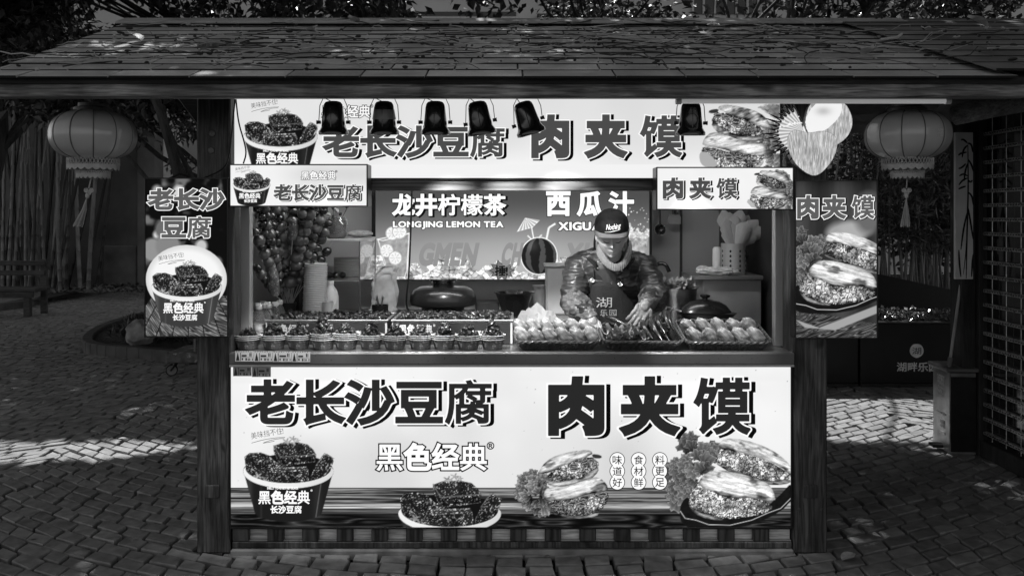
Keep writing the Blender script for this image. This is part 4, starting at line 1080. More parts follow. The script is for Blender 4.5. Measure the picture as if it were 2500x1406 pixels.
for side in (1, -1):
    def pp(x, d, h):
        y = EY + d * math.cos(tl) - h * math.sin(tl); return (x, y if side == 1 else 2 * RY - y, EZ + d * math.sin(tl) + h * math.cos(tl))
    v = [pp(-2.12, .02, -.03), pp(2.1, .02, -.03), pp(2.1, sl, -.03), pp(-2.12, sl, -.03), pp(-2.12, .02, -.002), pp(2.1, .02, -.002), pp(2.1, sl, -.002), pp(-2.12, sl, -.002)]
    rb.add(v, [(0, 3, 2, 1), (4, 5, 6, 7), (0, 1, 5, 4), (1, 2, 6, 5), (3, 0, 4, 7)])
part('roof_boards', rb, wood('roof_board', .025, 0), rf)
part('ridge_cap', MB().obox((0, RY - .05, RZ + .012), (4.28, .12, .014), Euler((tl, 0, 0)), .003).obox((0, RY + .05, RZ + .012), (4.28, .12, .014), Euler((-tl, 0, 0)), .003), msh, rf)
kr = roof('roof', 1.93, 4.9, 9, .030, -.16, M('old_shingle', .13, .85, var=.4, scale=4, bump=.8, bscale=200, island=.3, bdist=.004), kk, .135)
# twigs and leaves lying on the roof
rg = random.Random(17); tw = MB()
def on_roof(x, d, h): return Vector((x, EY + d * math.cos(tl) - h * math.sin(tl), EZ + d * math.sin(tl) + h * math.cos(tl)))
for k in range(330):
    if k % 3: c0 = rg.choice([(-1.5, .55), (-1.2, .75), (-.9, .45), (-.3, .75), (-.7, .2), (.4, .8), (.1, .35), (.9, .6), (1.4, .9), (.9, .95), (1.7, .5), (-1.7, .3), (.6, .45)]); x, d = rg.gauss(c0[0], .30), rg.gauss(c0[1], .09)
    else: x, d = rg.uniform(-2.0, 2.1), rg.uniform(.02, sl - .05)
    if not (-2.1 < x < 3.2 and .02 < d < sl - .03): continue
    L = rg.uniform(.05, .42) * (1 if k % 5 else 1.3); a = rg.gauss(0, .45) + (math.pi if rg.random() < .5 else 0); pts = []; n = 6; bend = rg.uniform(-1.2, 1.2)
    for i in range(n):
        pts.append(on_roof(x, min(max(d, .0), sl - .02), .030 + (.03 if x > 1.95 else 0) + .012 * rg.random() + .004 * i * (k % 4 == 0))); x += L / n * math.cos(a); d += L / n * math.sin(a); a += bend / n + rg.uniform(-.3, .3)
    r = rg.uniform(.0018, .0042)
    tw.tube(pts, [r * (1 - .1 * i) for i in range(n)], 5, 0 if rg.random() < .52 else 1)
for k in range(330):
    x, d = rg.uniform(-2.05, 2.6), rg.uniform(.02, sl - .04); s = rg.uniform(.004, .011)
    tw.ell(on_roof(x, d, .028 + (.03 if x > 1.95 else 0)), (s * rg.uniform(1, 2.2), s, s * .7), Euler((0, 0, rg.uniform(0, 3))), 6, 4, 0 if k % 4 else 1)
solo('twig_litter', tw, [M('twig_dark', .025, .8, var=.4), M('twig_pale', .30, .7, var=.4)], None, kind='stuff')
for i, (px_, py_, s, lab) in enumerate(((330, 133, 1.0, 'bright curled dead leaf in the sun patch at the left of the roof'), (862, 79, .8, 'pale dead leaf just below the ridge, left of the middle of the roof'), (765, 102, .6, 'small pale triangular leaf left of the middle of the roof'), (1740, 92, .9, 'curled dead leaf with twigs right of the middle of the roof'), (2375, 108, 1.0, 'curled dead leaf on the old shingles at the right'), (2120, 165, .9, 'clump of dead leaf low on the right part of the roof'), (1685, 107, .8, 'flat pale scrap of leaf below the ridge right of the middle'), (1060, 170, .6, 'small pale leaf by the eaves near the middle of the roof'))):
    d = (190 - py_) / 128 * sl * 1.0; yy = EY + d * math.cos(tl); q = P(px_, py_, yy); q = on_roof(q.x, d, .04 + (.03 if q.x > 1.9 else 0))
    o = bpy.data.objects.new('dead_leaf', LEAFM[i % 4]); COL.objects.link(o); o.location = q; o.rotation_euler = (tl, 0, 1 + i * 1.7); o.scale = (s * 1.1,) * 3; props(o, lab, 'leaf', 'dead leaves on the roof')
stk = MB(); stk.tube([on_roof(P(2118, 133, .1).x, .62, .045), on_roof(P(2160, 130, .1).x, .64, .05), on_roof(P(2190, 122, .1).x, .72, .055)], [.006, .008, .005], 7)
solo('stick', stk, M('stick_pale', .35, .7), 'short pale stick lying on the right part of the roof', 'stick')

# body of the stall
mpanel = M('cream_panel', .46, .55, var=.10, scale=2)
mgrey = M('grey_panel', .30, .45, var=.12, scale=1.5)
mdark = M('dark_panel', .03, .5, var=.4, scale=3)
bwm = MB(); part('rear_wall', bwm.box(-1.49, .80, 1.415, 1.45, .02, 2.3), mpanel, ST)
part('rear_wall', MB().box(.803, 1.49, 1.415, 1.45, .02, 2.3), mgrey, ST)
for x_ in (P(1667, 0, 1.355).x, P(1592, 0, 1.355).x, P(907, 0, 1.355).x): part('wall_seam', MB().box(x_ - .008, x_ + .008, 1.407, 1.4145, .9, 2.3), mdark, ST)
part('side_wall', MB().box(-1.485, -1.465, .165, 1.245, .02, 2.2), mpanel, ST)
part('side_wall', MB().box(1.465, 1.485, .165, 1.245, .02, 2.2), mdark, ST)
part('ceiling', MB().box(-1.46, 1.46, .165, 1.41, 2.22, 2.24), M('ceiling_board', .35, .6), ST)
part('floor_board', MB().box(-1.32, 1.32, .30, 1.355, .023, .05), wood('floor_wood', .05, 0), ST)
part('tie_strip', MB().box(P(898, 0, .07).x, P(1602, 0, .07).x, .07, .12, P(0, 466, .07).z, P(0, 439, .07).z, .003), ringwood('striped_wood', .008, .15, 0, k=7, sc=4), ST)
# window frames
for xs in ((566, 610, MAT['alu']), (1892, 1922, MAT['alu']), (1924, 1936, mdark), (562, 566, mdark)):
    part('window_post', MB().box(P(xs[0], 0, .17).x, P(xs[1], 0, .17).x, .17, .22 if xs[2] is MAT['alu'] else .23, .952, 1.70, .003), xs[2], ST)
part('inner_mullion', MB().box(P(610, 0, .23).x + .001, P(614, 0, .23).x, .225, .250, .952, 1.70, .001), mdark, ST)
# counter
ctr = part('counter', MB().box(-1.331, 1.331, .0, .64, .925, .950, .003), MAT['steel'], ST)
part('counter_edge', MB().box(-1.333, 1.331, -.022, -.001, .897, .9505, .004), M('speckled_edge', .13, .45, .3, var=.2, scale=3, spots=.36, spot_c=.05, spot_scale=90), ctr)
part('counter_trim', MB().box(-1.333, 1.331, -.018, -.0015, .884, .8965, .002), MAT['alu'], ctr)
part('counter_body', MB().box(-1.32, 1.32, .056, .60, .13, .922), mdark, ctr)
bb2 = part('back_counter', MB().box(-1.295, 1.295, .84, 1.35, .955, 1.0, .004), MAT['steel'], ST)
part('back_cupboard', MB().box(-1.29, 1.29, .88, 1.345, .052, .953), mdark, bb2)
# slatted base
sb_ = MB(); x = -1.325
part('base_board', MB().box(-1.325, 1.325, .032, .045, .055, .116), wood('pale_base_wood', .55, 0, rings=4), ST)
k = 0
while x < 1.30:
    part('base_block', MB().box(x, x + .078, .004, .031, .0545, .1165, .004), ringwood('dark_block_wood', .01, .09, 2, k=6, sc=5) if k == 0 else bpy.data.materials['dark_block_wood'], ST); x += .1645; k += 1
part('base_rail', MB().box(-1.325, 1.325, .0, .06, .0245, .054, .004), MAT['postwood'], ST)
part('base_lip', MB().box(-1.325, 1.325, .012, .0315, .0546, .0585), MAT['alu'], ST)
# tube lamp under the eaves
tb = thing('tube_lamp', 'long thin white tube lamp under the right half of the eaves beam', 'lamp', (P(1985, 0, -.48).x, -.48, 2.06))
a, b = P(1650, 247, -.46), P(2320, 247, -.46)
part('tube', MB().tube([(a.x + .02, -.46, a.z), (b.x - .02, -.46, b.z)], .0115, 12), M('tube_glass', .75, .3, var=.02, emit=.22), tb)  # tube is off; a faint glow is put into its glass
for x_, d in ((a.x, .022), (b.x, -.022)): part('end_cap', MB().tube([(x_, -.46, a.z), (x_ + d, -.46, a.z)], .0145, 12), MAT['white'], tb)
part('bracket', MB().box(a.x + .05, b.x - .05, -.455, -.437, a.z + .009, a.z + .026, .002), MAT['white'], tb)
# work lamp inside, under the ceiling
wl = thing('ceiling_lamp', 'lit strip lamp under the stall ceiling behind the long eaves sign', 'lamp', (0, .55, 2.18))
part('lamp_case', MB().box(-1.2, 1.1, .22, .32, 2.175, 2.20, .004), MAT['white'], wl)
part('diffuser', MB().box(-1.19, 1.09, .23, .31, 2.162, 2.174, .003), M('lit_diffuser', .8, .4, var=0, emit=28.0), wl)
# spotlights
def spot_thing(px_, py_, tilt, roll, lab, aim, grey=False, sz=53):
    c = P(px_, py_, -.30)
    t = thing('spotlight', lab, 'spotlight', c, 'spotlights under the eaves')
    mt = MAT['gloss']
    q = Euler((tilt, roll, 0)); k = .00179
    prof = [(0, 43), (10, 42.5), (18, 40), (22, 35), (24, 28), (27, 0), (29, -20), (33, -27), (36, -31), (36, -38), (33.5, -39.5), (32, -37), (28, -30), (0, -29)]
    body = part('lamp_body', MB().lathe([(r * k, z * k) for r, z in prof], c, 28, q), mt, t)
    rg_ = MB(); Rm = q.to_matrix()
    rb_ = MB()
    for i in range(6):
        a = i * math.pi / 3 + .5
        rb_.tube([c + Rm @ Vector(((24.4) * k * math.cos(a), 24.4 * k * math.sin(a), 28 * k)), c + Rm @ Vector((29.3 * k * math.cos(a), 29.3 * k * math.sin(a), -20 * k))], .0016, 5)
    part('cooling_rib', rb_, mt, body)
    if grey: part('collar', MB().lathe([(25 * k, 22 * k), (28.4 * k, 2 * k), (28.9 * k, -2 * k)], c, 24, q), M('worn_collar', .16, .35), body)
    for s in (-1, 1):
        part('knob', MB().tube([c + Rm @ Vector((s * 31 * k, 0, -9 * k)), c + Rm @ Vector((s * 39 * k, 0, -9 * k))], .0075, 10).tube([c + Rm @ Vector((s * 36 * k, 0, -9 * k)), c + Rm @ Vector((s * 41 * k, 0, -9 * k))], [.006, .010], 10), MAT['black'], t)
    top = Vector((c.x, -.30, 2.20))
    pk = [c + Rm @ Vector((-36 * k, 0, -9 * k)), c + Vector((-33 * k, 0, 32 * k)), c + Vector((-22 * k, 0, 56 * k)), c + Vector((22 * k, 0, 56 * k)), c + Vector((33 * k, 0, 32 * k)), c + Rm @ Vector((36 * k, 0, -9 * k))]
    part('yoke', MB().tube(pk, .0019, 6), MAT['wire'], t)
    part('mount', MB().tube([c + Vector((0, 0, 56 * k)), (c.x, -.30, 2.24)], .010, 8), MAT['black'], t)
    part('cable', MB().tube(chai_open([c + Rm @ Vector((-6 * k, 8 * k, 42 * k)), c + Vector((-26 * k, .02, 52 * k)), c + Vector((-34 * k, .03, 66 * k)), c + Vector((-8 * k, .03, 90 * k))]), .0018, 6), MAT['wire'], t)
    L_ = bpy.data.lights.new('spot_beam', 'SPOT'); L_.energy = 50; L_.spot_size = R(sz); L_.spot_blend = .5; L_.shadow_soft_size = .03; L_.color = (1, 1, 1)
    lo = bpy.data.objects.new('spot_beam', L_); COL.objects.link(lo); lo.parent = t
    tg = Vector((aim, .42, 1.05 + .16 * (aim > .3))) if sz > 40 else Vector((aim, .10, 1.0)); pos = c + Rm @ Vector((0, 0, -42 * k)); d = tg - pos
    lo.location = pos - Vector(t.location); lo.rotation_euler = d.to_track_quat('-Z', 'Y').to_euler()
for a in ((814, 290, .1, 0, 'black bell shaped spotlight, leftmost, hung over the bowl picture', -1.0, False, 38), (938, 290, .1, 0, 'spotlight with a grey worn collar round its middle', -.62, True, 38), (1063, 290, .1, 0, 'plain black upright spotlight third from the left', -.22), (1171, 290, .12, -.16, 'black spotlight tilted a little, left of the most tilted one', .15), (1287, 290, .12, -.30, 'most tilted black spotlight, just left of the big first dish character', .47, False, 44), (1686, 292, .1, 0, 'lone black spotlight at the right beside the flatbread picture', .92, False, 38)): spot_thing(*a)
# lanterns
mlan = M('lantern_silk', .42, .28, var=.12, scale=3, coat=.5)
mrib = M('lantern_rib', .12, .4)
mlace = M('lantern_lace', .40, .6, var=.2, scale=20)
def lantern(px_, py_, lab, seed, txt):
    Y = -.12; c = P(px_, py_ - 6, Y); k = (DIST + Y) / F
    t = thing('lantern', lab, 'lantern', c, 'palace lanterns under the eaves')
    Rr, H = 98 * k, 61 * k
    def rz(th): return (Rr * (abs(math.cos(th)) ** .72), H * math.copysign(abs(math.sin(th)) ** .9, math.sin(th)))
    ths = np.linspace(-1.24, 1.24, 26); prof = [rz(a) for a in ths]
    mb = MB(); n = 96; v = []
    for r, z in prof:
        for i in range(n):
            a = 2 * math.pi * i / n; s = 1 - .022 * abs(math.sin(a * 6)) ** .5 * 0 - .03 * (abs(math.cos(a * 6)) ** 2) * (-1) * 0 + .0
            s = 1 - .020 * (1 - abs(math.cos(a * 6 + .3)))
            v.append((c.x + r * s * math.cos(a), c.y + r * s * math.sin(a), c.z + z))
    mb.add(v, [(j * n + i, j * n + (i + 1) % n, (j + 1) * n + (i + 1) % n, (j + 1) * n + i) for j in range(len(prof) - 1) for i in range(n)], 0, True)
    b = part('silk_body', mb, mlan, t)
    for q in range(12):
        a = (q * math.pi - .3 + 0) / 6
        part('rib', MB().tube([(c.x + (r - .0005) * math.cos(a), c.y + (r + .001) * math.sin(a), c.z + z) for r, z in prof], .0026, 6), mrib, t)
    zt = prof[-1][1]; zb = prof[0][1]
    part('top_ring', MB().lathe([(prof[-1][0] * 1.02, zt - .004), (prof[-1][0] * 1.0, zt + .014), (prof[-1][0] * .78, zt + .02), (prof[-1][0] * .78, zt + .035), (.0, zt + .036)], c, 32), M('lantern_top', .09, .5, var=.5, scale=20), t)
    def lace(r, z0, h, nm):
        lm = MB(); n = 44
        for i in range(n):
            a0, a1 = 2 * math.pi * i / n, 2 * math.pi * (i + 1) / n
            for (u, w_) in ((a0, a1), (a1, a0)):
                lm.tube([(c.x + r * math.cos(u), c.y + r * math.sin(u), c.z + z0), (c.x + r * math.cos(w_), c.y + r * math.sin(w_), c.z + z0 - h)], .0022, 4, caps=False)
        m2 = 88; v = []
        for i in range(m2):
            a = 2 * math.pi * i / m2; sc = .010 * abs(math.sin(a * 11))
            for z_ in (z0 - h + .004, z0 - h - .013 - sc): v.append((c.x + r * 1.005 * math.cos(a), c.y + r * 1.005 * math.sin(a), c.z + z_))
        lm.add(v, [(2 * i, 2 * i + 1, 2 * ((i + 1) % m2) + 1, 2 * ((i + 1) % m2)) for i in range(m2)], 0, True)
        part(nm, lm, mlace, t)
    lace(58 * k, zb + .003, 17 * k, 'lace_fringe'); lace(38 * k, zb - 28 * k, 8 * k, 'lower_fringe')
    z0 = c.z + zb - 44 * k; ts = MB(); sx = -.07 if seed == 1 else -.01
    ts.tube([(c.x, c.y, z0 + .04), (c.x + sx * .3, c.y, z0 - .05)], .003, 6)
    for j in range(3): ts.lathe([(.009 + .0026 * math.cos(q), .0026 * math.sin(q)) for q in np.linspace(0, 6.283, 8)], (c.x + sx * .3 + (-.012, .012, 0)[j], c.y, z0 - .06 - .012 * (j == 2)), 14, Euler((R(90), .3 * j, 0)))
    ts.ell((c.x + sx * .4, c.y, z0 - .085), (.009, .009, .014), None, 10, 8)
    rg_ = random.Random(seed)
    for j in range(46):
        a = rg_.uniform(0, 6.28); r2 = rg_.uniform(.3, 1) * .022
        ts.tube([(c.x + sx * .45, c.y, z0 - .095), (c.x + sx * .6 + r2 * .5 * math.cos(a), c.y + r2 * .5 * math.sin(a), z0 - .15), (c.x + sx * 1.0 + r2 * math.cos(a), c.y + r2 * math.sin(a), z0 - .095 - rg_.uniform(.12, .135))], .0013, 4)
    part('tassel', ts, mlace, t)
    part('hanging_cord', MB().tube([(c.x, c.y, c.z + zt + .03), (c.x, c.y, 2.30)], .003, 6), MAT['wire'], t)
    if txt:
        tm = MB()
        for q, x, y, w_, h_ in (('福', 24, -4, 17, 19), ):
            V_, F_ = text_px(q, px_ + x, px_ + x + w_, py_ + y - h_ / 2, py_ + y + h_ / 2, w=.02)
            vv = []
            for X_, Y_ in V_:
                p = P(X_, Y_, Y); dz = (p.z - c.z) / H; rr = Rr * 1.012 * (1 - dz * dz) ** .36
                dx = p.x - c.x; vv.append((p.x, c.y - math.sqrt(max(rr * rr - dx * dx, 0)), p.z))
            tm.add(vv, [tuple(reversed(f)) for f in F_])
        part('painted_character', tm, M('lantern_paint', .62, .5), t)
lantern(228, 337, 'round ribbed lantern on the left, its tassel blown to one side', 1, False)
lantern(2215, 337, 'round ribbed lantern on the right with a small painted character', 2, True)
# loose cables
cb = MB(); cb.tube(chai_open([P(576, 243, -.02), P(582, 300, -.02), P(596, 345, -.02), P(602, 375, -.02), P(594, 400, -.02)]), .0035, 6); cb.tube(chai_open([P(574, 243, -.04), P(566, 320, -.06), P(560, 385, -.06), P(545, 415, -.04), P(500, 434, -.03)]), .0035, 6)
solo('power_cable', cb, MAT['wire'], 'thin black cables looping down beside the left post to the small sign', 'cable')
cb = MB(); cb.tube(chai_open([P(1006, 455, 1.1), P(1003, 560, 1.1), P(998, 680, 1.1), P(990, 745, 1.05), P(1000, 762, .98), P(1012, 766, .95)]), .006, 6)
solo('power_cable', cb, MAT['wire'], 'dark cable hanging straight down across the drinks poster', 'cable')
# price tags
mtag = M('tag_card', .85, .5, var=.06, scale=5)
mtagd = M('tag_card_dark', .32, .5, var=.06, scale=5)
mtp = M('tag_print', .03, .6)
def tag_(x0, x1, y0, y1, Y, mat, lab, num, skew):
    a, b = P(x0, y0, Y), P(x1, y1, Y)
    t = thing('price_tag', lab, 'price tag', ((a.x + b.x) / 2, Y, b.z), 'price tags at the left end of the counter')
    part('card', MB().box(a.x, b.x, Y, Y + .002, b.z, a.z, 0), mat, t)
    mb = MB(); Yp = Y - .0006; w, h = x1 - x0, y1 - y0
    def rc(u0, u1, v0, v1): mb.px(([(x0 + u0 * w, y0 + v0 * h), (x0 + u1 * w, y0 + v0 * h), (x0 + u1 * w, y0 + v1 * h), (x0 + u0 * w, y0 + v1 * h)], [(0, 1, 2, 3)]), Yp)
    mb.px(([(x0 + .14 * w, y0 + .12 * h), (x0 + .2 * w, y0 + .55 * h), (x0 + .24 * w, y0 + .92 * h), (x0 + .05 * w, y0 + .92 * h), (x0 + .09 * w, y0 + .55 * h)], [(0, 1, 2, 3, 4)]), Yp)
    rc(.28, .31, .15, .95); rc(.36, .62 + skew, .36, .52); rc(.78, .84, .18, .5); rc(.87, .90, .18, .5); rc(.36, .43, .68, .86); rc(.56, .64, .68, .9); rc(.33, .97, .585, .605); rc(.92, .96, .7, .9)
    for i in range(7): rc(.05 + i * .13, .11 + i * .13, .015, .06)
    mb.px(text_px(num, x0 + .68 * w, x0 + .82 * w, y0 + .7 * h, y0 + .9 * h, w=.03), Yp)
    part('print', mb, mtp, t)
for i, (x0, x1, n) in enumerate(((574, 619, '20'), (620, 665, '20'), (666, 711, '20'), (712, 757, '20'))): tag_(x0, x1, 857 + i * .5, 882 + i * .5, -.026, mtag, 'pale price tag on the counter edge, %s of four from the left' % ORD[i], n, .05 * (i % 3))
for i, (x0, x1, n) in enumerate(((569, 614, '6'), (615, 661, '22'))): tag_(x0, x1, 893 + i, 918 + i * 2, -.009, mtagd, 'grey price tag stuck on the front sign, %s one of two' % ('left', 'right')[i], n, .05 * i)
# ------------------------------------------------------------------ the lit signs
def uneven_backlight(cv, amp=.05, sc=160, seed=1):  # blotchy brightness of the backlight, put into the grey of the print
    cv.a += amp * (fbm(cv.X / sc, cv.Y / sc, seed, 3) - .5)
WGAP = dict(w=.052)
def scribble(mb, x, y, k, Y, m=BLK):
    mb.px(text_px('美味挡不住!', x, x + 80 * k, y, y + 16 * k, w=-.008, rot=-.17), Y - .0012, m)
    cu = bpy.data
    for q in (((2, 32), (30, 24), (60, 19), (84, 18)), ((30, 32), (48, 25), (70, 21), (82, 21)), ((30, 32), (44, 30), (58, 27))):
        pts = chai_open([(x + a * k, y + b * k) for a, b in q])
        for a, b in zip(pts, pts[1:]):
            L = math.hypot(b[0] - a[0], b[1] - a[1]) + 1e-6; nx, ny = -(b[1] - a[1]) / L * .55 * k, (b[0] - a[0]) / L * .55 * k
            mb.px(([(a[0] + nx, a[1] + ny), (b[0] + nx, b[1] + ny), (b[0] - nx, b[1] - ny), (a[0] - nx, a[1] - ny)], [(0, 1, 2, 3)]), Y - .0012, m)
def brand(mb, x0, x1, y0, y1, Y, rx=True):
    letters(mb, '黑色经典', x0, x1, y0, y1, .040, WHT, Y, outline=.046, oc=BLK)
    if rx:
        k = (y1 - y0) * .3; letters(mb, '®', x1 - 2, x1 - 2 + k * .9, y0 - 2, y0 - 2 + k * .9, .02, BLK, Y)

# --- the counter front
Y0 = 0.0
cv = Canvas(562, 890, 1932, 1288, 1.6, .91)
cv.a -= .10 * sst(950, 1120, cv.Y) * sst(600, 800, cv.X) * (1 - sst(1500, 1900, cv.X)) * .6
uneven_backlight(cv, .11, 190)
rng = random.Random(9)
for i in range(60): cv.ell(rng.uniform(570, 1925), rng.uniform(895, 1186), rng.uniform(.5, 1.3), rng.uniform(.5, 1.3), rng.uniform(.45, .75))
cv.poly([(562, 1190), (1932, 1190), (1932, 1240), (562, 1240)], lambda X, Y, d: t_plank(.10, .62, 200, 3.2, 0, 5)(X, Y, d) + .25 * sst(1222, 1240, Y))
cv.line([(562, 1191), (1932, 1191)], 2, .1)
cv.poly([(562, 1240), (1932, 1240), (1932, 1253), (562, 1253)], t_plank(.14, .42, 160, 2.5, 0, 7))
cv.poly([(562, 1253), (1932, 1253), (1932, 1288), (562, 1288)], lambda X, Y, d: t_rings(.02, .32, 150, 13, 4, 6)(X, Y, d) * sst(1250, 1262, Y))
art_bowl(cv, 704, 1150, 221)
art_bowl(cv, 1098, 1253, 251, seed=0)
art_roll(cv, lambda p: tf(p, 0, 0, 1 / 2.273, 850, 1040))
art_plate(cv, lambda p: tf(p, 0, 0, 1 / 2.273, 850, 1040))
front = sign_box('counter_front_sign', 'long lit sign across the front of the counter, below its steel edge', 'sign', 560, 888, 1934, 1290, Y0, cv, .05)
mb = MB(); mb.Y = Y0 - .0012
letters(mb, '老长沙豆腐', 600, 1203, 925, 1038, .040, DARK, Y0, outline=.032, shadow=(9, 3, .034))
for ch, a, b in (('肉', 1338, 1476), ('夹', 1514, 1658), ('馍', 1690, 1836)):
    letters(mb, ch, a, b, 918, 1064, .052, DARK, Y0, outline=.026, shadow=(10, 3, .03))
brand(mb, 918, 1190, 1080, 1150, Y0)
scribble(mb, 612, 1049, 1.0, Y0)
for cx, s in ((1507, '味道好'), (1559, '食材鲜'), (1611, '料更足')):
    for r, m, dy in ((19, BLK, .0006), (17.2, WHT, .0012)):
        for i in range(3):
            cy = 1122 + 27.5 * i
            mb.px(([(cx + r * math.cos(t), cy + r * math.sin(t)) for t in np.linspace(0, 2 * math.pi, 28, endpoint=False)], [tuple(range(28))]), Y0 - dy - i * .00012, m)
    for i, ch in enumerate(s):
        cy = 1122 + 27.5 * i; mb.px(text_px(ch, cx - 11.5, cx + 11.5, cy - 11, cy + 11, w=.008), Y0 - .0018, BLK)
part('lettering', mb, INKS, front)
mb = MB(); mb.Y = Y0 - .0024
bowl_text(mb, 704, 1150, 221)
part('bowl_lettering', mb, [INK['white']], front)

# --- the long sign under the eaves
YT = .06
cv = Canvas(570, 226, 1906, 437, 1.6, .86); uneven_backlight(cv, .08, 200, 4); cv.a += .06 * sst(330, 430, cv.Y)
art_bowl(cv, 685, 335, 181); cv.poly([(560, 402), (560, 445), (1910, 445), (1910, 402)], .92)
def TA(p): return tf(p, 1440, 130, .44, 1716, 256, True)
art_roll(cv, TA)
cv.poly([(1705, 370), (1730, 372), (1760, 408), (1712, 410)], .66, smooth=2)
cv.poly([(1850, 262), (1880, 250), (1906, 255), (1906, 300)], t_leaf(.3, .7, 14, 3), rough=3)
top = sign_box('eaves_sign', 'widest lit sign hanging right under the eaves beam, behind the row of spotlights', 'sign', 568, 224, 1908, 439, YT, cv, .06)
mb = MB(); mb.Y = YT - .0018
letters(mb, '老长沙豆腐', 788, 1234, 306, 386, .040, MID, YT, outline=.032, shadow=(7, 3, .034))
for ch, a, b in (('肉', 1297, 1390), ('夹', 1428, 1530), ('馍', 1560, 1668)):
    letters(mb, ch, a, b, 280, 387, .052, MID, YT, outline=.026, shadow=(7, 3, .03))
brand(mb, 785, 905, 257, 289, YT)
scribble(mb, 612, 247, .82, YT)
part('lettering', mb, INKS, top)
mb = MB(); mb.Y = YT - .0024; bowl_text(mb, 685, 335, 181, lower=False); part('bowl_lettering', mb, [INK['white']], top)

# --- two small signs over the window corners
YS = -.06
cv = Canvas(562, 403, 896, 503, 1.1, .91); uneven_backlight(cv, .05, 90, 6); cv.a -= .10 * np.exp(-((cv.Y - 425) / 30) ** 2) * sst(640, 780, cv.X)
art_bowl(cv, 614, 452, 92)
s1 = sign_box('small_lit_sign', 'small lit sign with a bowl of black tofu over the left corner of the window', 'sign', 560, 401, 898, 505, YS, cv, .10, rim=3)
mb = MB(); mb.Y = YS - .0018
letters(mb, '老长沙豆腐', 668, 883, 450, 491, .038, MID, YS, outline=.03, shadow=(3, 1.2, .034))
brand(mb, 735, 820, 418, 440, YS); scribble(mb, 574, 407, .45, YS)
part('lettering', mb, INKS, s1)
mb = MB(); mb.Y = YS - .0024; bowl_text(mb, 614, 452, 92); part('bowl_lettering', mb, [INK['white']], s1)
cv = Canvas(1605, 411, 1936, 512, 1.1, .92); uneven_backlight(cv, .05, 90, 8)
cv.poly([(1818, 488), (1850, 485), (1935, 500), (1935, 512), (1840, 512)], .7, smooth=1)
cv.poly([(1860, 425), (1885, 414), (1925, 420), (1936, 450), (1930, 500), (1900, 500)], t_leaf(.15, .7, 12, 5), smooth=1, rough=4)
art_roll(cv, lambda p: tf(p, 1440, 130, .255, 1833, 416, True))
s2 = sign_box('small_lit_sign', 'small lit sign with filled flatbreads over the right corner of the window', 'sign', 1602, 408, 1938, 513, YS, cv, .10, rim=3)
mb = MB()
for ch, a, b in (('肉', 1618, 1668), ('夹', 1683, 1736), ('馍', 1748, 1801)):
    letters(mb, ch, a, b, 434, 486, .046, MID, YS, outline=.028, shadow=(4, 1.5, .034))
part('lettering', mb, INKS, s2)

# --- hanging sign on the left
YH = -.07
cv = Canvas(355, 437, 556, 821, 1.1, .1)
n = fbm(cv.X / 40, cv.Y / 40, 21, 3); cv.a = .03 + .40 * sst(.55, .80, n) * (1 - sst(690, 740, cv.Y))
for x, y, r, v in ((383, 465, 12, .6), (437, 470, 16, .8), (383, 573, 9, .9), (372, 610, 26, .55), (492, 600, 14, .75), (400, 560, 22, .4), (530, 640, 12, .5), (410, 600, 30, .5)):
    cv.ell(x, y, r, r * 1.1, v, soft=9)
for i in range(9):                                        # table boards running away
    xa = 300 + i * 40; xb = 372 + i * 22
    cv.poly([(xb, 722), (xb + 22, 722), (xa + 40, 824), (xa, 824)], lambda X, Y, d, i=i: t_rings(.16, .66, 70, 7, 5, 30 + i, .55 - .13 * abs(i - 4) * (1 if i > 4 else -1))(X, Y, d))
    cv.line([(xb, 722), (xa, 824)], 2, .05)
cv.ell(455, 682, 99, 84, lambda X, Y, d: .93 - .10 * sst(-20, 0, d))
art_bowl(cv, 456, 702, 173, body=.22)
s3 = sign_box('hanging_lit_sign', 'upright lit sign with a tofu bowl on a round plate, hung left of the stall', 'sign', 353, 434, 558, 823, YH, cv, .06, rim=3, mat=FILM)
mb = MB(); mb.Y = YH - .0018
for s, a, b, c, d in (('老长沙', 361, 549, 460, 514), ('豆腐', 394, 517, 527, 583)):
    letters(mb, s, a, b, c, d, .044, SOFT, YH, outline=.036, oc=WHT, shadow=(3, 1, .05))
scribble(mb, 386, 620, .78, YH)
part('lettering', mb, INKS, s3)
mb = MB(); mb.Y = YH - .0024; bowl_text(mb, 456, 702, 173); part('bowl_lettering', mb, [INK['white']], s3)
hk = MB(); hk.tube(chai_open([P(413, 436, YH + .03), P(428, 430, YH + .03), P(440, 424, YH + .03), P(452, 429, YH + .03), P(470, 436, YH + .03)]), .005, 6)
part('hanger', hk, MAT['wire'], s3)

# --- hanging sign on the right
cv = Canvas(1942, 442, 2141, 824, 1.1, .2)
cv.a = .22 + .05 * np.sin(cv.X / 17) + .04 * (fbm(cv.X / 9, cv.Y / 90, 3, 3) - .5) - .1 * np.exp(-(cv.Y - 440) / 15)
cv.ell(2065, 570, 48, 28, .62, soft=18); cv.ell(2090, 560, 40, 20, .66, soft=16); cv.ell(2120, 520, 34, 50, .40, soft=22)
cv.poly([(1942, 756), (2141, 790), (2141, 826), (1942, 826)], lambda X, Y, d: t_rings(.10, .55, 90, 8, 8, 44, -.35)(X, Y, d))
cv.poly([(1942, 780), (2000, 800), (2141, 745), (2141, 765), (2040, 806), (1965, 800)], .62, soft=3)
art_plate(cv, lambda p: [((850 + x / 2.273 - 1681) * .9 + 1951, (1040 + y / 2.273 - 1216) * .9 + 698) for x, y in p])
s4 = sign_box('hanging_lit_sign', 'upright lit sign with two filled flatbreads on a pan, hung right of the stall', 'sign', 1940, 440, 2143, 827, YH, cv, .06, rim=3, mat=FILM)
mb = MB()
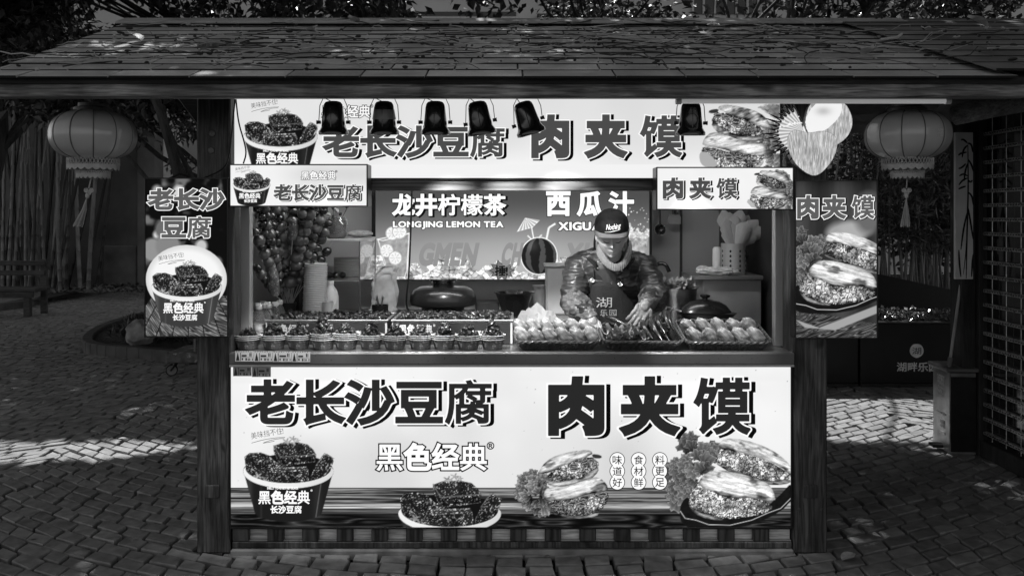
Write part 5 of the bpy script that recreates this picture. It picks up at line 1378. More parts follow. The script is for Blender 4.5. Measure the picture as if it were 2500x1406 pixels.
for ch, a, b in (('肉', 1946, 1999), ('夹', 2008, 2065), ('馍', 2078, 2136)):
    letters(mb, ch, a, b, 477, 535, .046, SOFT, YH, outline=.034, oc=WHT, shadow=(2, 1, .05))
part('lettering', mb, INKS, s4)

# --- coconut cut-out sign
YC = -.03
cv = Canvas(1715, 246, 2085, 432, 1.1, .8)
leaf = []
cxl, cyl = 1968, 322
for i in range(17):
    a = math.pi * .62 + i * (math.pi * .80) / 16
    r = 104 + 14 * math.sin(i * 1.7)
    leaf += [(cxl + 70 * math.cos(a - .06), cyl - 70 * math.sin(a - .06) * .8), (cxl + r * 1.05 * math.cos(a), cyl - r * .8 * math.sin(a))]
leaf += [(cxl, cyl)]
def frond(X, Y, d):
    a = np.arctan2(cyl - Y, X - cxl); return .76 + .16 * np.sin(a * 42) - .95 * sst(-4.2, -2.2, d)
shellA = chai([(1975, 250), (2010, 240), (2060, 246), (2080, 280), (2082, 310), (2066, 340), (2030, 362), (1990, 345), (1962, 310)], 2)
shellB = chai([(1925, 326), (1940, 316), (1975, 326), (2010, 318), (2040, 330), (2046, 352), (2036, 388), (2010, 420), (1990, 431), (1968, 424), (1936, 396), (1920, 352)], 2)
D = np.minimum(np.minimum(sdpoly(leaf, cv.X, cv.Y), sdpoly(shellA, cv.X, cv.Y)), sdpoly(shellB, cv.X, cv.Y))
cv.poly(leaf, frond)
def fib(cx0):
    def fn(X, Y, d):
        a = (X - cx0) / (1 + .0022 * (Y - 430) * (Y < 430) * -1)
        return .68 + .62 * (fbm(a / 1.5, Y / 16, 9, 4) - .5) + .06 * np.exp(d / 8) - .3 * sst(-1.5, 0, d)
    return fn
cv.poly(shellA, fib(2050))
cv.poly([(1958, 318), (1966, 290), (1985, 258), (2010, 244), (2050, 246), (2058, 262), (2048, 290), (2012, 322), (1975, 330)], lambda X, Y, d: .93 - .14 * sst(-9, -3, d) * 0 - .18 * np.exp(-((X - 2010) / 18) ** 2 - ((Y - 272) / 10) ** 2), smooth=1)
cv.poly(shellB, fib(1985))
for x, y, r in ((1928, 303, 3), (1940, 300, 2), (1905, 310, 2), (1895, 320, 1.5), (1950, 285, 1.5), (1915, 296, 1.3)): cv.ell(x, y, r, r, .97)
cv.line([(1962, 300), (1940, 302), (1912, 310)], 3, .93)
mask = (D < .4)
a = P(1985, 431, YC)
cc = thing('coconut_sign', 'lit cut-out sign of a split coconut with a palm frond, under the tube lamp', 'sign', (a.x, YC, a.z))
me = cv.mesh('printed_face', YC, FILM, mask); me.transform(Matrix.Translation(-cc.location)); part('printed_face', me, None, cc)
ex = MB()
for pl in (shellA, shellB):
    n = len(pl); v = [P(x, y, YC + .004) for x, y in pl]; w2 = [p + Vector((0, .045, 0)) for p in v]
    ex.add(v + w2, [(i, (i + 1) % n, n + (i + 1) % n, n + i) for i in range(n)] + [tuple(range(n, 2 * n))])
part('case', ex, MAT['white'], cc)

# --- drinks panel on the back wall
YB = 1.24
cv = Canvas(916, 458, 1586, 682, 1.3, .4)
cv.a = .30 + .30 * sst(470, 650, cv.Y) + .10 * np.exp(-((cv.X - 1250) / 260) ** 2) * sst(480, 600, cv.Y)
def ice(X, Y, d):
    f1, f2, i = worley(X / 15 + .5 * fbm(X / 9, Y / 9, 3, 2), Y / 11, 5); g1, g2, k = worley(X / 6, Y / 5, 8)
    return .50 + .48 * i + .30 * (k - .5) - .45 * (1 - sst(0, .12, f2 - f1)) + .1
cv.poly([(916, 640)] + [(x, 641 + 14 * math.sin(x * .05) + 7 * math.sin(x * .19) + 16 * np.exp(-((x - 1250) / 60) ** 2)) for x in range(925, 1587, 9)] + [(1586, 682), (916, 682)], ice, rough=7, rs=10)
for x, y, s in ((1065, 640, 15), (1130, 642, 17), (930, 632, 16), (1012, 650, 13), (1250, 645, 16), (1375, 636, 15), (1580, 640, 20)):
    cv.poly([(x - s, y + s * .3), (x - s * .6, y - s * .5), (x + s * .5, y - s * .6), (x + s, y), (x + s * .6, y + s * .8), (x - s * .5, y + s)], ice)
# tall lemon drink
cv.poly([(922, 583), (1000, 568), (994, 660), (988, 678), (948, 678), (935, 640)], lambda X, Y, d: .62 + .3 * (fbm(X / 8, Y / 10, 4, 3) - .5) + .35 * sst(-3, -1, d))
for x, y, r in ((958, 570, 17), (975, 566, 18), (944, 612, 17), (965, 630, 17)):
    def slice_(X, Y, d, x=x, y=y, r=r):
        q = np.hypot(X - x, Y - y) / r; a = np.arctan2(Y - y, X - x)
        return np.where(q > .86, .75, np.where(q > .74, .97, .78 + .16 * (np.cos(a * 8) < .8)))
    cv.ell(x, y, r, r, slice_)
cv.line([(920, 584), (935, 588), (1000, 570)], 2, .97); cv.line([(1000, 570), (995, 678)], 2, .92); cv.line([(922, 585), (940, 640), (948, 678)], 2, .9)
# water melon with parasol and straw
cv.line([(1288, 575), (1303, 590)], 3, .95); cv.line([(1296, 545), (1306, 600)], 3, .95)
cv.line([(1334, 585), (1340, 556), (1356, 546)], 5, .93)
cv.poly([(1262, 566), (1282, 532), (1318, 538), (1300, 556)], lambda X, Y, d: .80 + .16 * np.sin(np.arctan2(Y - 532, X - 1282) * 22) + .2 * sst(-2, 0, d))
cv.ell(1316, 625, 45.5, 46.5, .97)
def melon(X, Y, d):
    u = (X - 1316) / np.sqrt(np.maximum(44 ** 2 - (Y - 625) ** 2, 60)); u = np.clip(u, -1, 1)
    s = np.sin(np.arcsin(u) * 7 + 1.6 * (fbm(X / 7, Y / 9, 3, 3) - .5))
    return .10 + .20 * sst(.1, .6, s) + .12 * np.exp(-((X - 1300) / 14) ** 2 - ((Y - 600) / 14) ** 2)
cv.ell(1316, 625, 43, 44, melon)
cv.line(chai_open([(1316, 582), (1318, 576), (1324, 573), (1320, 577)]), 2.5, .9)
# glass with splash on the right
cv.poly([(1532, 585), (1583, 578), (1574, 640), (1545, 640)], lambda X, Y, d: .68 + .5 * (fbm(X / 8, Y / 8, 6, 3) - .5))
cv.poly([(1528, 583), (1536, 545), (1548, 562), (1556, 552), (1566, 570), (1586, 560), (1586, 582)], lambda X, Y, d: .82 + .5 * (fbm(X / 4, Y / 4, 7, 3) - .5), rough=6, rs=6)
rng = random.Random(5)
for i in range(26): cv.ell(rng.uniform(1530, 1584), rng.uniform(505, 562), rng.uniform(.7, 2), rng.uniform(.7, 2), .95)
# comic burst
bp = [(1225 + (20 if k % 2 else 30) * math.cos(k * math.pi / 10), 660 + (15 if k % 2 else 24) * math.sin(k * math.pi / 10)) for k in range(20)]
cv.poly([(1225 + (x - 1225) * 1.1, 660 + (y - 660) * 1.1) for x, y in bp], .05); cv.poly(bp, .45)
pan = sign_box('drinks_panel', 'wide lit drinks poster on the back wall behind the seller', 'sign', 914, 456, 1588, 685, YB, cv, .05, rim=3, mat=FILM_DIM)
mb = MB()
letters(mb, '龙井柠檬茶', 957, 1236, 473, 528, .042, WHT, YB, outline=.03, oc=BLK, shadow=(4, 2, .03))
for ch, a, b in (('西', 1333, 1393), ('瓜', 1408, 1472), ('汁', 1486, 1548)): letters(mb, ch, a, b, 467, 528, .046, WHT, YB, outline=.028, oc=BLK)
letters(mb, 'LONGJING LEMON TEA', 959, 1229, 540, 560, .05, WHT, YB, outline=.07, oc=BLK)
letters(mb, 'XIGUA', 1363, 1469, 542, 563, .05, WHT, YB, outline=.07, oc=BLK)
for s, a, b in (('GMEN', 1018, 1160), ('CH', 1220, 1268), ('XIG', 1374, 1470)):
    mb.px(text_px(s, a, b, 592, 650, w=.06, slant=.2), YB - .0003, GHO)
mb.px(text_px('捶!', 1208, 1240, 648, 674, w=.03), YB - .0018, BLK)
part('lettering', mb, INKS, pan)
# ------------------------------------------------------------------ food and tools on the counter
mcup = M('paper_cup_white', .66, .6, var=.05)
mcupd = M('cup_print', .06, .4, var=.6, scale=30, spots=.42, spot_c=.26, spot_scale=48)
mtofu = M('fried_tofu', .010, .33, var=.7, scale=40, bump=.7, bscale=60, coat=.35, spots=.33, spot_c=.16, spot_scale=60)
mherb = M('chopped_herb', .20, .55, var=.6, scale=60)
CZ = .951
def chunks(mb, n, area, z0, h, s, seed, m=0, herb=.25):
    rg_ = random.Random(seed)
    for k in range(n):
        x, y, z = area(rg_); q = s * rg_.uniform(.7, 1.25)
        e = Euler((rg_.uniform(-.8, .8), rg_.uniform(-.8, .8), rg_.uniform(0, 3.1)))
        sd = rg_.uniform(0, 99)
        def fn(p, v, sd=sd):
            mx = max(abs(p.x), abs(p.y), abs(p.z)); f = .55 + .45 / mx * .8
            return v * f * (1 + .30 * mnoise.noise(p * 2.2 + Vector((sd, 0, 0))))
        mb.ell((x, y, z), (q, q * rg_.uniform(.7, 1), q * rg_.uniform(.45, .75)), e, 8, 6, m, fn)
    for k in range(int(n * herb * 4)):
        x, y, z = area(rg_); w = s * rg_.uniform(.15, .4); e = Euler((rg_.uniform(-.6, .6), rg_.uniform(-.6, .6), rg_.uniform(0, 3)))
        mb.obox((x, y, z + s * .55), (w * 1.6, w, .0016), e, 0, 1)
def bowl_profile(r, h): return [(r * .0, 0), (r * .74, 0), (r * .76, .003), (r * .97, h * .93), (r * 1.03, h * .94), (r * 1.04, h * .985), (r * 1.0, h), (r * .96, h * .97), (r * .74, .008), (0, .008)]
def paper_bowl(c, r, h, lab, printed=True):
    t = thing('paper_bowl', lab, 'bowl', c, 'nested paper bowls along the counter edge')
    pr = bowl_profile(r, h)
    part('wall', MB().lathe(pr[:4], c, 30), mcupd if printed else mcup, t)
    part('rim', MB().lathe([(r * .965, h * .91)] + pr[3:], c, 30), mcup, t)
    return t
xs = [(605, 3, 0), (668, 3, 1), (728, 3, 2), (789, 4, 3), (845, 4, 4), (904, 3, 5), (965, 3, 6), (1026, 3, 7), (1084, 3, 8), (1143, 3, 9), (1203, 3, 10)]
HPS = [(20, .6), (34, 1.0), (28, .95), (40, 1.15), (28, .8), (32, 1.0), (34, .9), (30, .8), (34, 1.0), (32, .9), (34, 1.05)]
HL = ['low glossy heap of dark sauce-soaked tofu', 'tall tofu heap with chopped nuts', 'small peaked heap of tofu', 'widest herb-topped heap of tofu', 'flat heap of tofu strewn with nuts', 'peaked tofu heap with herbs', 'ragged heap of black tofu', 'low peaked heap of tofu', 'stepped heap of tofu', 'rough heap of tofu', 'steep heap of tofu with herbs, in the last bowl on the right']
YBW = .10
for i, (px_, n, _) in enumerate(xs):
    c = P(px_, 860, YBW); c.z = CZ + .001; r, h = .0605, .050; topz = c.z
    c.y += (i % 3) * .006
    nm = ORD[i]
    for k in range(n):
        cc_ = Vector((c.x + .0012 * math.sin(i * 3 + k * 5), c.y + .001 * math.cos(i + k * 3), c.z + .0092 * k)); topz = cc_.z
        where = 'lowest bowl, its print showing,' if k == 0 else ('top bowl holding tofu' if k == n - 1 else ('middle bowl' if n == 3 else ('second bowl up' if k == 1 else 'third bowl up')))
        paper_bowl(cc_, r, h, '%s of the %s bowl stack from the left' % (where, nm))
    mb = MB(); nn, hh = HPS[i]
    def area(g_, c=c, topz=topz, hh=hh, nn=nn):
        a = g_.uniform(0, 6.28); q = g_.random() ** .6; rr = .046 * q; return (c.x + rr * math.cos(a) * (1 + .3 * (nn == 40)), c.y + rr * math.sin(a), topz + h - .014 + (1 - q ** 1.3) * .068 * hh * g_.uniform(.75, 1.1))
    chunks(mb, int(nn * 1.5), area, 0, 0, .0155, 100 + i, herb=.0 if i == 0 else .22)
    solo('tofu_serving', mb, [mtofu, mherb], HL[i] + (', in the %s bowl stack from the left' % nm if i < 10 else ''), 'tofu', 'tofu servings in the bowls', loc=(c.x, c.y, topz))
# two boxes with trays
mbox = M('box_print', .040, .45, var=.12, scale=5)
for lab, xa, xb, sd, tx in (('left long box with a tofu tray and white lettering', 648, 946, 1, (660, 747)), ('right long box with a tofu tray beside the wrapped buns', 956, 1252, 2, (973, 1056))):
    Yb = .235; a = P(xa, 785, Yb); b = P(xb, 785, Yb)
    t = thing('tray_box', lab, 'box', ((a.x + b.x) / 2, Yb, CZ), 'tofu tray boxes on the counter')
    bxm = MB().box(a.x, b.x, Yb, Yb + .30, CZ, a.z, .004)
    part('box', bxm, mbox, t)
    eg = MB()
    for q in ((a.x + .002, a.x + .008), (b.x - .012, b.x - .002)): eg.box(q[0], q[1], Yb - .0012, Yb - .0002, CZ + .004, a.z - .003)
    eg.box(a.x + .008, b.x - .012, Yb - .0012, Yb - .0002, a.z - .006, a.z - .003); part('box_edge_line', eg, MAT['paper'], t)
    mb = MB(); letters(mb, '黑色经典', tx[0], tx[1], 791, 818, .05, 0, Yb + .0012); letters(mb, '®', tx[1] + 1, tx[1] + 7, 791, 797, .02, 0, Yb + .0012)
    mb.px(text_px('长沙豆腐', tx[1] + 70, tx[1] + 135, 806, 826, w=.05), Yb - .0006, 0)
    part('lettering', mb, [M('white_print', .7, .6)], t)
    tr = MB(); z0 = a.z + .001; x0, x1, y0, y1 = a.x - .004, b.x + .004, Yb - .008, Yb + .31
    for (u0, u1, w0, w1) in ((x0, x1, y0, y0 + .014), (x0, x1, y1 - .014, y1)): tr.box(u0, u1, w0, w1, z0, z0 + .009, .003)
    for (u0, u1) in ((x0, x0 + .016), (x1 - .016, x1)): tr.box(u0, u1, y0 + .0145, y1 - .0145, z0, z0 + .0088, .003)
    part('tray', tr, MAT['steel'], t)
    mb = MB()
    chunks(mb, 210, lambda g_, x0=x0, x1=x1: (g_.uniform(x0 + .026, x1 - .026), g_.uniform(y0 + .026, y1 - .026), z0 + .002 + .014 * g_.random()), 0, 0, .0165, 200 + sd, herb=.20)
    solo('tofu_pieces', mb, [mtofu, mherb], None, kind='stuff', loc=((x0 + x1) / 2, Yb + .15, z0))
# wicker baskets
mwick = M('wicker', .030, .35, var=.5, scale=40, coat=.2)
mwickr = M('wicker_rim', .085, .38, var=.5, scale=60, coat=.2)
def rrect(hx, hy, r, n=10):
    p = []
    for cx_, cy_, a0 in ((hx - r, hy - r, 0), (-hx + r, hy - r, math.pi / 2), (-hx + r, -hy + r, math.pi), (hx - r, -hy + r, 1.5 * math.pi)):
        p += [(cx_ + r * math.cos(a0 + math.pi / 2 * k / n), cy_ + r * math.sin(a0 + math.pi / 2 * k / n)) for k in range(n + 1)]
    q = []
    for a, b in zip(p, p[1:] + p[:1]):
        L = math.hypot(b[0] - a[0], b[1] - a[1]); m = max(1, int(L / .009))
        q += [(a[0] + (b[0] - a[0]) * k / m, a[1] + (b[1] - a[1]) * k / m) for k in range(m)]
    return q
def basket(lab, c, hx, hy, H, tilt):
    t = thing('wicker_basket', lab, 'basket', c, 'wicker baskets on the counter')
    Rm = Euler((tilt, 0, 0)).to_matrix(); c = Vector(c)
    wm = MB(); rows = 7
    for k in range(rows):
        f = .84 + .16 * k / (rows - 1); z = .004 + (H - .006) * k / (rows - 1); pl = rrect(hx * f, hy * f, .04 * f)
        n = len(pl); n -= n % 2; pts = []
        for i in range(n + 1):
            x, y = pl[i % n]; w_ = .0032 * (1 if (i + k) % 2 else -1) * (1 if i % 1 == 0 else 0); L = math.hypot(x, y)
            pts.append(c + Rm @ Vector((x * (1 + w_ / L * 1.0), y * (1 + w_ / L), z)))
        wm.tube(pts, .0042, 5, caps=False)
    part('woven_side', wm, mwick, t)
    bm_ = MB(); pl = rrect(hx * .84, hy * .84, .034); bm_.add([c + Rm @ Vector((x, y, .003)) for x, y in pl], [tuple(range(len(pl)))]); 
    part('bottom', bm_, mwick, t)
    rm = MB(); pl = rrect(hx * 1.01, hy * 1.01, .042); n = len(pl)
    for ph in (0, math.pi):
        rm.tube([c + Rm @ Vector((pl[i % n][0] * (1 + .016 * math.cos(i * .9 + ph)), pl[i % n][1] * (1 + .020 * math.cos(i * .9 + ph)), H + .004 * math.sin(i * .9 + ph))) for i in range(n + 1)], .0048, 6, caps=False)
    part('braided_rim', rm, mwickr, t)
    return lambda x, y, z: c + Rm @ Vector((x, y, z))
mbun = M('wrapped_bun', .30, .34, var=.5, scale=26, stretch=(3.2, 1, .35), bump=.7, bscale=46, coat=.4, bdist=.008, spots=.30, spot_c=.6, spot_scale=40)
def bun_mb(seed):
    def fn(p, q):
        w = mnoise.noise(Vector((p.x * 2 + seed, p.y * 2, p.z * 2))) * .16 + .05 * mnoise.noise(Vector((p.x * 9 + p.z * 3, p.y * 3 + seed, p.z * 3)))
        r_ = abs(mnoise.noise(Vector((p.x * 7 + seed * 3, p.z * 2.2, p.y * 2)))) * .09
        e_ = .10 * mnoise.noise(Vector((p.x * 3.5 + seed, p.z * 3.5, 2.0))); return q * (1 + w - r_ + e_)
    return MB().ell((0, 0, 0), (.036, .021, .051), None, 44, 30, 0, fn)
BUN = [bun_mb(k * 7 + 1).build('wrapped_bun', mbun) for k in range(5)]
def buns(T, xs_, rows, labf, grp, tilt):
    k = 0
    for r_, (y, z) in enumerate(rows):
        for i, x in enumerate(xs_[r_]):
            o = bpy.data.objects.new('wrapped_bun', BUN[(k * 2 + r_) % 5]); COL.objects.link(o); o.location = T(x, y, z)
            o.rotation_euler = (tilt + random.uniform(-.12, .12), random.uniform(-.75, -.45), random.uniform(-.7, -.4)); s = random.uniform(.92, 1.06); o.scale = (s, s, s)
            props(o, labf(r_, i, len(xs_[r_])), 'bun', grp); k += 1
tl_ = .16
def bx(xa, xb, y): a, b = P(xa, 0, y), P(xb, 0, y); return (a.x + b.x) / 2, (b.x - a.x) / 2
ROWN = ('back row', 'front row')
cx_, hx_ = bx(1258, 1459, .16)
T1 = basket('wicker basket with twelve wrapped buns, nearest the tofu boxes', (cx_, .19, CZ + .018), hx_, .15, .050, tl_)
g1 = [[-.175 + .066 * i for i in range(6)], [-.170 + .068 * i for i in range(6)]]
buns(T1, g1, [(.055, .062), (-.055, .050)], lambda r_, i, n: 'plastic wrapped bun in the left basket, %s, %s from the left' % (ROWN[r_], ORD[i]), 'wrapped buns in the left basket', .35)
cx_, hx_ = bx(1468, 1656, .16)
T2 = basket('wicker basket with lettuce and long peppers in the middle', (cx_, .19, CZ + .018), hx_, .15, .050, tl_)
cx_, hx_ = bx(1664, 1866, .16)
T3 = basket('wicker basket with ten wrapped buns at the right end of the counter', (cx_, .20, CZ + .020), hx_, .155, .055, tl_ + .06)
g3 = [[-.155 + .077 * i for i in range(5)], [-.145 + .075 * i for i in range(5)]]
buns(T3, g3, [(.055, .060), (-.055, .050)], lambda r_, i, n: 'plastic wrapped bun in the right basket, %s, %s from the left' % (ROWN[r_], ORD[i]), 'wrapped buns in the right basket', .45)
# peppers
mpep = M('green_pepper', .020, .24, var=.4, scale=8, coat=.4)
mstem = M('pepper_stem', .12, .5)
pep = [(.02, -.085, .30, .0, 'short pepper with its tip toward the lettuce'), (.055, -.08, .12, .02, 'pepper lying second from the lettuce'), (.085, -.075, .05, .03, 'pepper with a long highlight in the middle of the pile'), (.115, -.07, .02, .045, 'pepper lying on the middle of the pile, curved like a sickle'), (.140, -.05, -.05, .065, 'large curved pepper rising at the back right of the pile'), (.162, -.045, -.10, .055, 'pepper at the right edge of the pile with a pale stem'), (.10, -.095, .22, .012, 'pepper low at the front of the pile'), (.135, -.09, .10, .012, 'pepper low at the front right of the pile'), (-.01, .02, .75, .02, 'thin pepper pointing to the back behind the lettuce')]
for i, (x, y, a, z, lab) in enumerate(pep):
    t = thing('pepper', lab, 'pepper', T2(x, y, z + .022), 'long green peppers in the middle basket')
    L = .17 + .02 * (i % 3); pts = []; rad = []
    for k in range(11):
        u = k / 10; xx = x - math.sin(a) * L * u - .022 * math.sin(u * 3.0) * (1 if i % 2 else .5); yy = y + math.cos(a) * L * u * .85; zz_ = z + .022 + .046 * u + .016 * math.sin(u * 3.1)
        pts.append(T2(xx, yy, zz_)); rad.append(.0185 * (math.sin(math.pi * (.10 + .86 * u)) ** .55) * (.45 + .55 * u + .02))
    part('pod', MB().tube(pts, rad, 10), mpep, t)
    d = (pts[-1] - pts[-2]).normalized()
    part('stem', MB().tube([pts[-1] - d * .004, pts[-1] + d * .012, pts[-1] + d * .03 + Vector((.006, 0, .006))], [.008, .0035, .0028], 7), mstem, t)
# lettuce: ruffled leaves
mlet = M('lettuce', .30, .45, var=.5, scale=14, bump=.3, bscale=30)
def ruffle(mb, c, s, seed, n=16, m=0, cup=.6):
    rg_ = random.Random(seed); v = []; a0 = rg_.uniform(0, 6)
    q = Euler((rg_.uniform(-.7, .3), rg_.uniform(-.5, .5), a0)).to_matrix(); k = 64
    for j in range(13):
        r_ = j / 12
        for i in range(k):
            a = 2 * math.pi * i / k; w = .22 * r_ ** 2 * math.sin(a * 7 + seed) + .15 * r_ * r_ * math.sin(a * 3 + seed * 2) + .12 * mnoise.noise(Vector((math.cos(a) * 3 * r_, math.sin(a) * 3 * r_, seed)))
            rr = s * r_ * (1 + .12 * math.sin(a * 5 + seed)); p = Vector((rr * math.cos(a), rr * .8 * math.sin(a), s * (w + cup * r_ * r_ * .6))); v.append(Vector(c) + q @ p)
    f = [(j * k + i, j * k + (i + 1) % k, (j + 1) * k + (i + 1) % k, (j + 1) * k + i) for j in range(12) for i in range(k)]
    mb.add(v, f, m, True)
mb = MB(); 
for i in range(9): ruffle(mb, T2(-.115 + .035 * (i % 4), -.05 + .028 * (i // 3), .030 + .010 * (i % 3)), .055, i * 3)
solo('lettuce', mb, mlet, 'heap of torn lettuce in the middle basket left of the peppers', 'lettuce', loc=T2(-.08, -.03, .03), sharp=180)
# papers behind the left basket
mpap = M('greaseproof_paper', .22, .6, var=.15, scale=8, bump=.2, bscale=12)
pt = thing('paper_stack', 'loosely crumpled stack of pointed greaseproof papers behind the wrapped buns', 'paper', P(1312, 778, .50)); rg = random.Random(2)
def cone_sheet(c, s, a, lean, h): 
    v = []; n = 10
    for j in range(5):
        for i in range(n + 1):
            th = -1.2 + 2.4 * i / n; r_ = s * (.18 + .82 * j / 4) * (1 + .04 * math.sin(i * 2 + a * 5)); zz_ = h * j / 4 * (1 - .55 * abs(i / n - .5) * 2) 
            p = Vector((r_ * math.sin(th) * .8, .35 * r_ * math.cos(th), zz_)); p = Euler((lean, a, 0)).to_matrix() @ p; v.append(Vector(c) + p)
    return v, [(j * (n + 1) + i, j * (n + 1) + i + 1, (j + 1) * (n + 1) + i + 1, (j + 1) * (n + 1) + i) for j in range(4) for i in range(n)]
for k, (x_, s, a, h) in enumerate(((1290, .07, -.5, .08), (1335, .07, .5, .08), (1312, .075, 0, .115), (1300, .075, -.25, .09), (1328, .075, .3, .075), (1316, .07, .05, .06), (1282, .05, -.7, .06), (1345, .05, .75, .055))):
    v, f = cone_sheet(P(x_, 790, .50 - .012 * k), s, a, -.1 - .03 * k, h); m_ = MB().add(v, f, 0, False); part('sheet', m_, mpap, pt)
# candied fruit skewers
mfr = [M('candied_haw', .018, .14, var=.4, scale=12, coat=1.0), M('candied_strawberry', .11, .2, var=.5, scale=16, coat=.8), M('candied_grape', .04, .12, var=.3, scale=8, coat=1.0)]
mskw = M('skewer_wood', .45, .6)
def fruit_mb(kind, seed):
    if kind == 1:
        return MB().ell((0, 0, 0), (.0255, .0255, .030), None, 18, 12, 0, lambda p, q: Vector((q.x * (1 - .22 * p.z), q.y * (1 - .22 * p.z), q.z)) * (1 + .04 * mnoise.noise(p * 3 + Vector((seed, 0, 0)))))
    return MB().ell((0, 0, 0), (.0245, .0245, .0215 if kind == 0 else .024), None, 18, 12, 0, lambda p, q: q * (1 - .10 * abs(p.z) ** 3 + .05 * mnoise.noise(p * 2 + Vector((seed, 0, 0)))))
FRM = [[fruit_mb(k, s).build('fruit', mfr[k]) for s in range(2)] for k in range(3)]
base = P(702, 742, .60)
pot = thing('skewer_pot', 'dark round pot holding the candied fruit skewers', 'pot', (base.x, .60, CZ))
k45 = (DIST + .6) / F
part('pot', MB().lathe([(0, CZ), (.030, CZ), (.035, base.z - 26 * k45), (.042, base.z - 18 * k45), (.048, base.z + 3 * k45), (.046, base.z + 4 * k45), (.036, base.z - 10 * k45), (0, base.z - 12 * k45)], (base.x, .60, 0), 28), M('pot_glaze', .05, .3, var=.3), pot)
rg = random.Random(8)
tops = [(622, 560, .26, 1), (622, 470, .24, 0), (640, 480, .28, 1), (662, 450, .62, 2), (686, 470, .50, 1), (700, 440, .66, 0), (716, 470, .52, 1), (736, 460, .58, 0), (756, 455, .52, 1), (770, 470, .62, 0), (786, 470, .56, 0), (798, 490, .50, 1), (808, 530, .55, 2), (648, 440, .72, 0), (728, 450, .72, 2), (776, 450, .74, 0), (624, 650, .30, 0), (806, 600, .60, 0), (672, 470, .38, 1), (744, 490, .40, 1), (632, 520, .32, 2), (655, 500, .34, 0), (764, 500, .42, 1)]
SK = ['leftmost, low over the water bottles', 'at the left window frame', 'second row from the left', 'dark, left of the middle', 'pale-fronted, left of the middle', 'in the middle, behind', 'in front of the middle', 'right of the middle, dark', 'right of the middle, pale', 'leaning right, dark', 'leaning right, farther', 'leaning far right', 'at the right edge', 'far back on the left', 'far back in the middle', 'far back on the right', 'lowest on the left', 'lowest on the right above the cup stack', 'front left, long', 'front right, long', 'left, behind the window edge', 'left, dark and close behind the pale one', 'right, nearest the cup stack']
for i, (x_, y_, Yt, kd) in enumerate(tops):
    b = base + Vector((rg.uniform(-.025, .025), rg.uniform(-.02, .02), -.02)); e = P(x_, y_, Yt); d = (e - b); L = d.length; d.normalize()
    t = thing('fruit_skewer', 'candied fruit skewer in the pot, ' + SK[i], 'skewer', b, 'candied fruit skewers')
    part('stick', MB().tube([b, e + d * .03], .0022, 6), mskw, t)
    s = .14 + .05 * rg.random() if L > .3 else .12; k = 0
    q = d.to_track_quat('Z', 'Y').to_euler()
    while s < L + .01:
        kk_ = kd if rg.random() < .72 else rg.choice((0, 1, 2)); o = bpy.data.objects.new('fruit', FRM[kk_][k % 2]); COL.objects.link(o); o.parent = t
        o.location = d * s + Vector((rg.uniform(-.004, .004), rg.uniform(-.004, .004), 0)); o.rotation_euler = (q.x + rg.uniform(-.3, .3), q.y + rg.uniform(-.3, .3), rg.uniform(0, 6)); sc = rg.uniform(1.02, 1.28); o.scale = (sc,) * 3
        s += .050; k += 1
mnut = M('nut_crust', .14, .45, var=.6, scale=30, bump=.6, bscale=90, spots=.40, spot_c=.55, spot_scale=110)
for lab, a, b, r_ in (('long nut-crusted banana skewer hanging at the lower left of the bunch', (660, 640), (672, 722), .030), ('nut-crusted skewer showing high in the middle of the bunch', (718, 538), (714, 585), .026)):
    p0, p1 = P(*a, .42), P(*b, .44); t = thing('fruit_skewer', lab, 'skewer', p1, 'candied fruit skewers')
    part('coated_fruit', MB().tube([p0.lerp(p1, u) for u in np.linspace(0, 1, 12)], [r_ * (math.sin(math.pi * (.12 + .76 * u)) ** .4) for u in np.linspace(0, 1, 12)], 14), mnut, t)
    part('stick', MB().tube([p1, p1.lerp(base, .9)], .0022, 6), mskw, t)
# cup stack
mck = mcup
CUPM = MB().lathe([(0, 0), (.040, 0), (.0405, .002), (.054, .066), (.0615, .0675), (.0635, .070), (.062, .0725), (.056, .071), (.039, .004), (0, .004)], (0, 0, 0), 28).build('paper_cup', mck)
cq = P(767, 760, .52); n = 34
for i in range(n):
    o = bpy.data.objects.new('paper_cup', CUPM); COL.objects.link(o); o.location = (cq.x + .0010 * math.sin(i * 2.1) + .0003 * i, .52, CZ + .0005 + .0096 * i); o.rotation_euler = (0, 0, i); s_ = 1.0 - .004 * (i > 20) * (i - 20); o.scale = (s_, s_, 1)
    props(o, 'white paper cup nested in the tall stack beside the skewers', 'cup', 'paper cups in the tall stack')
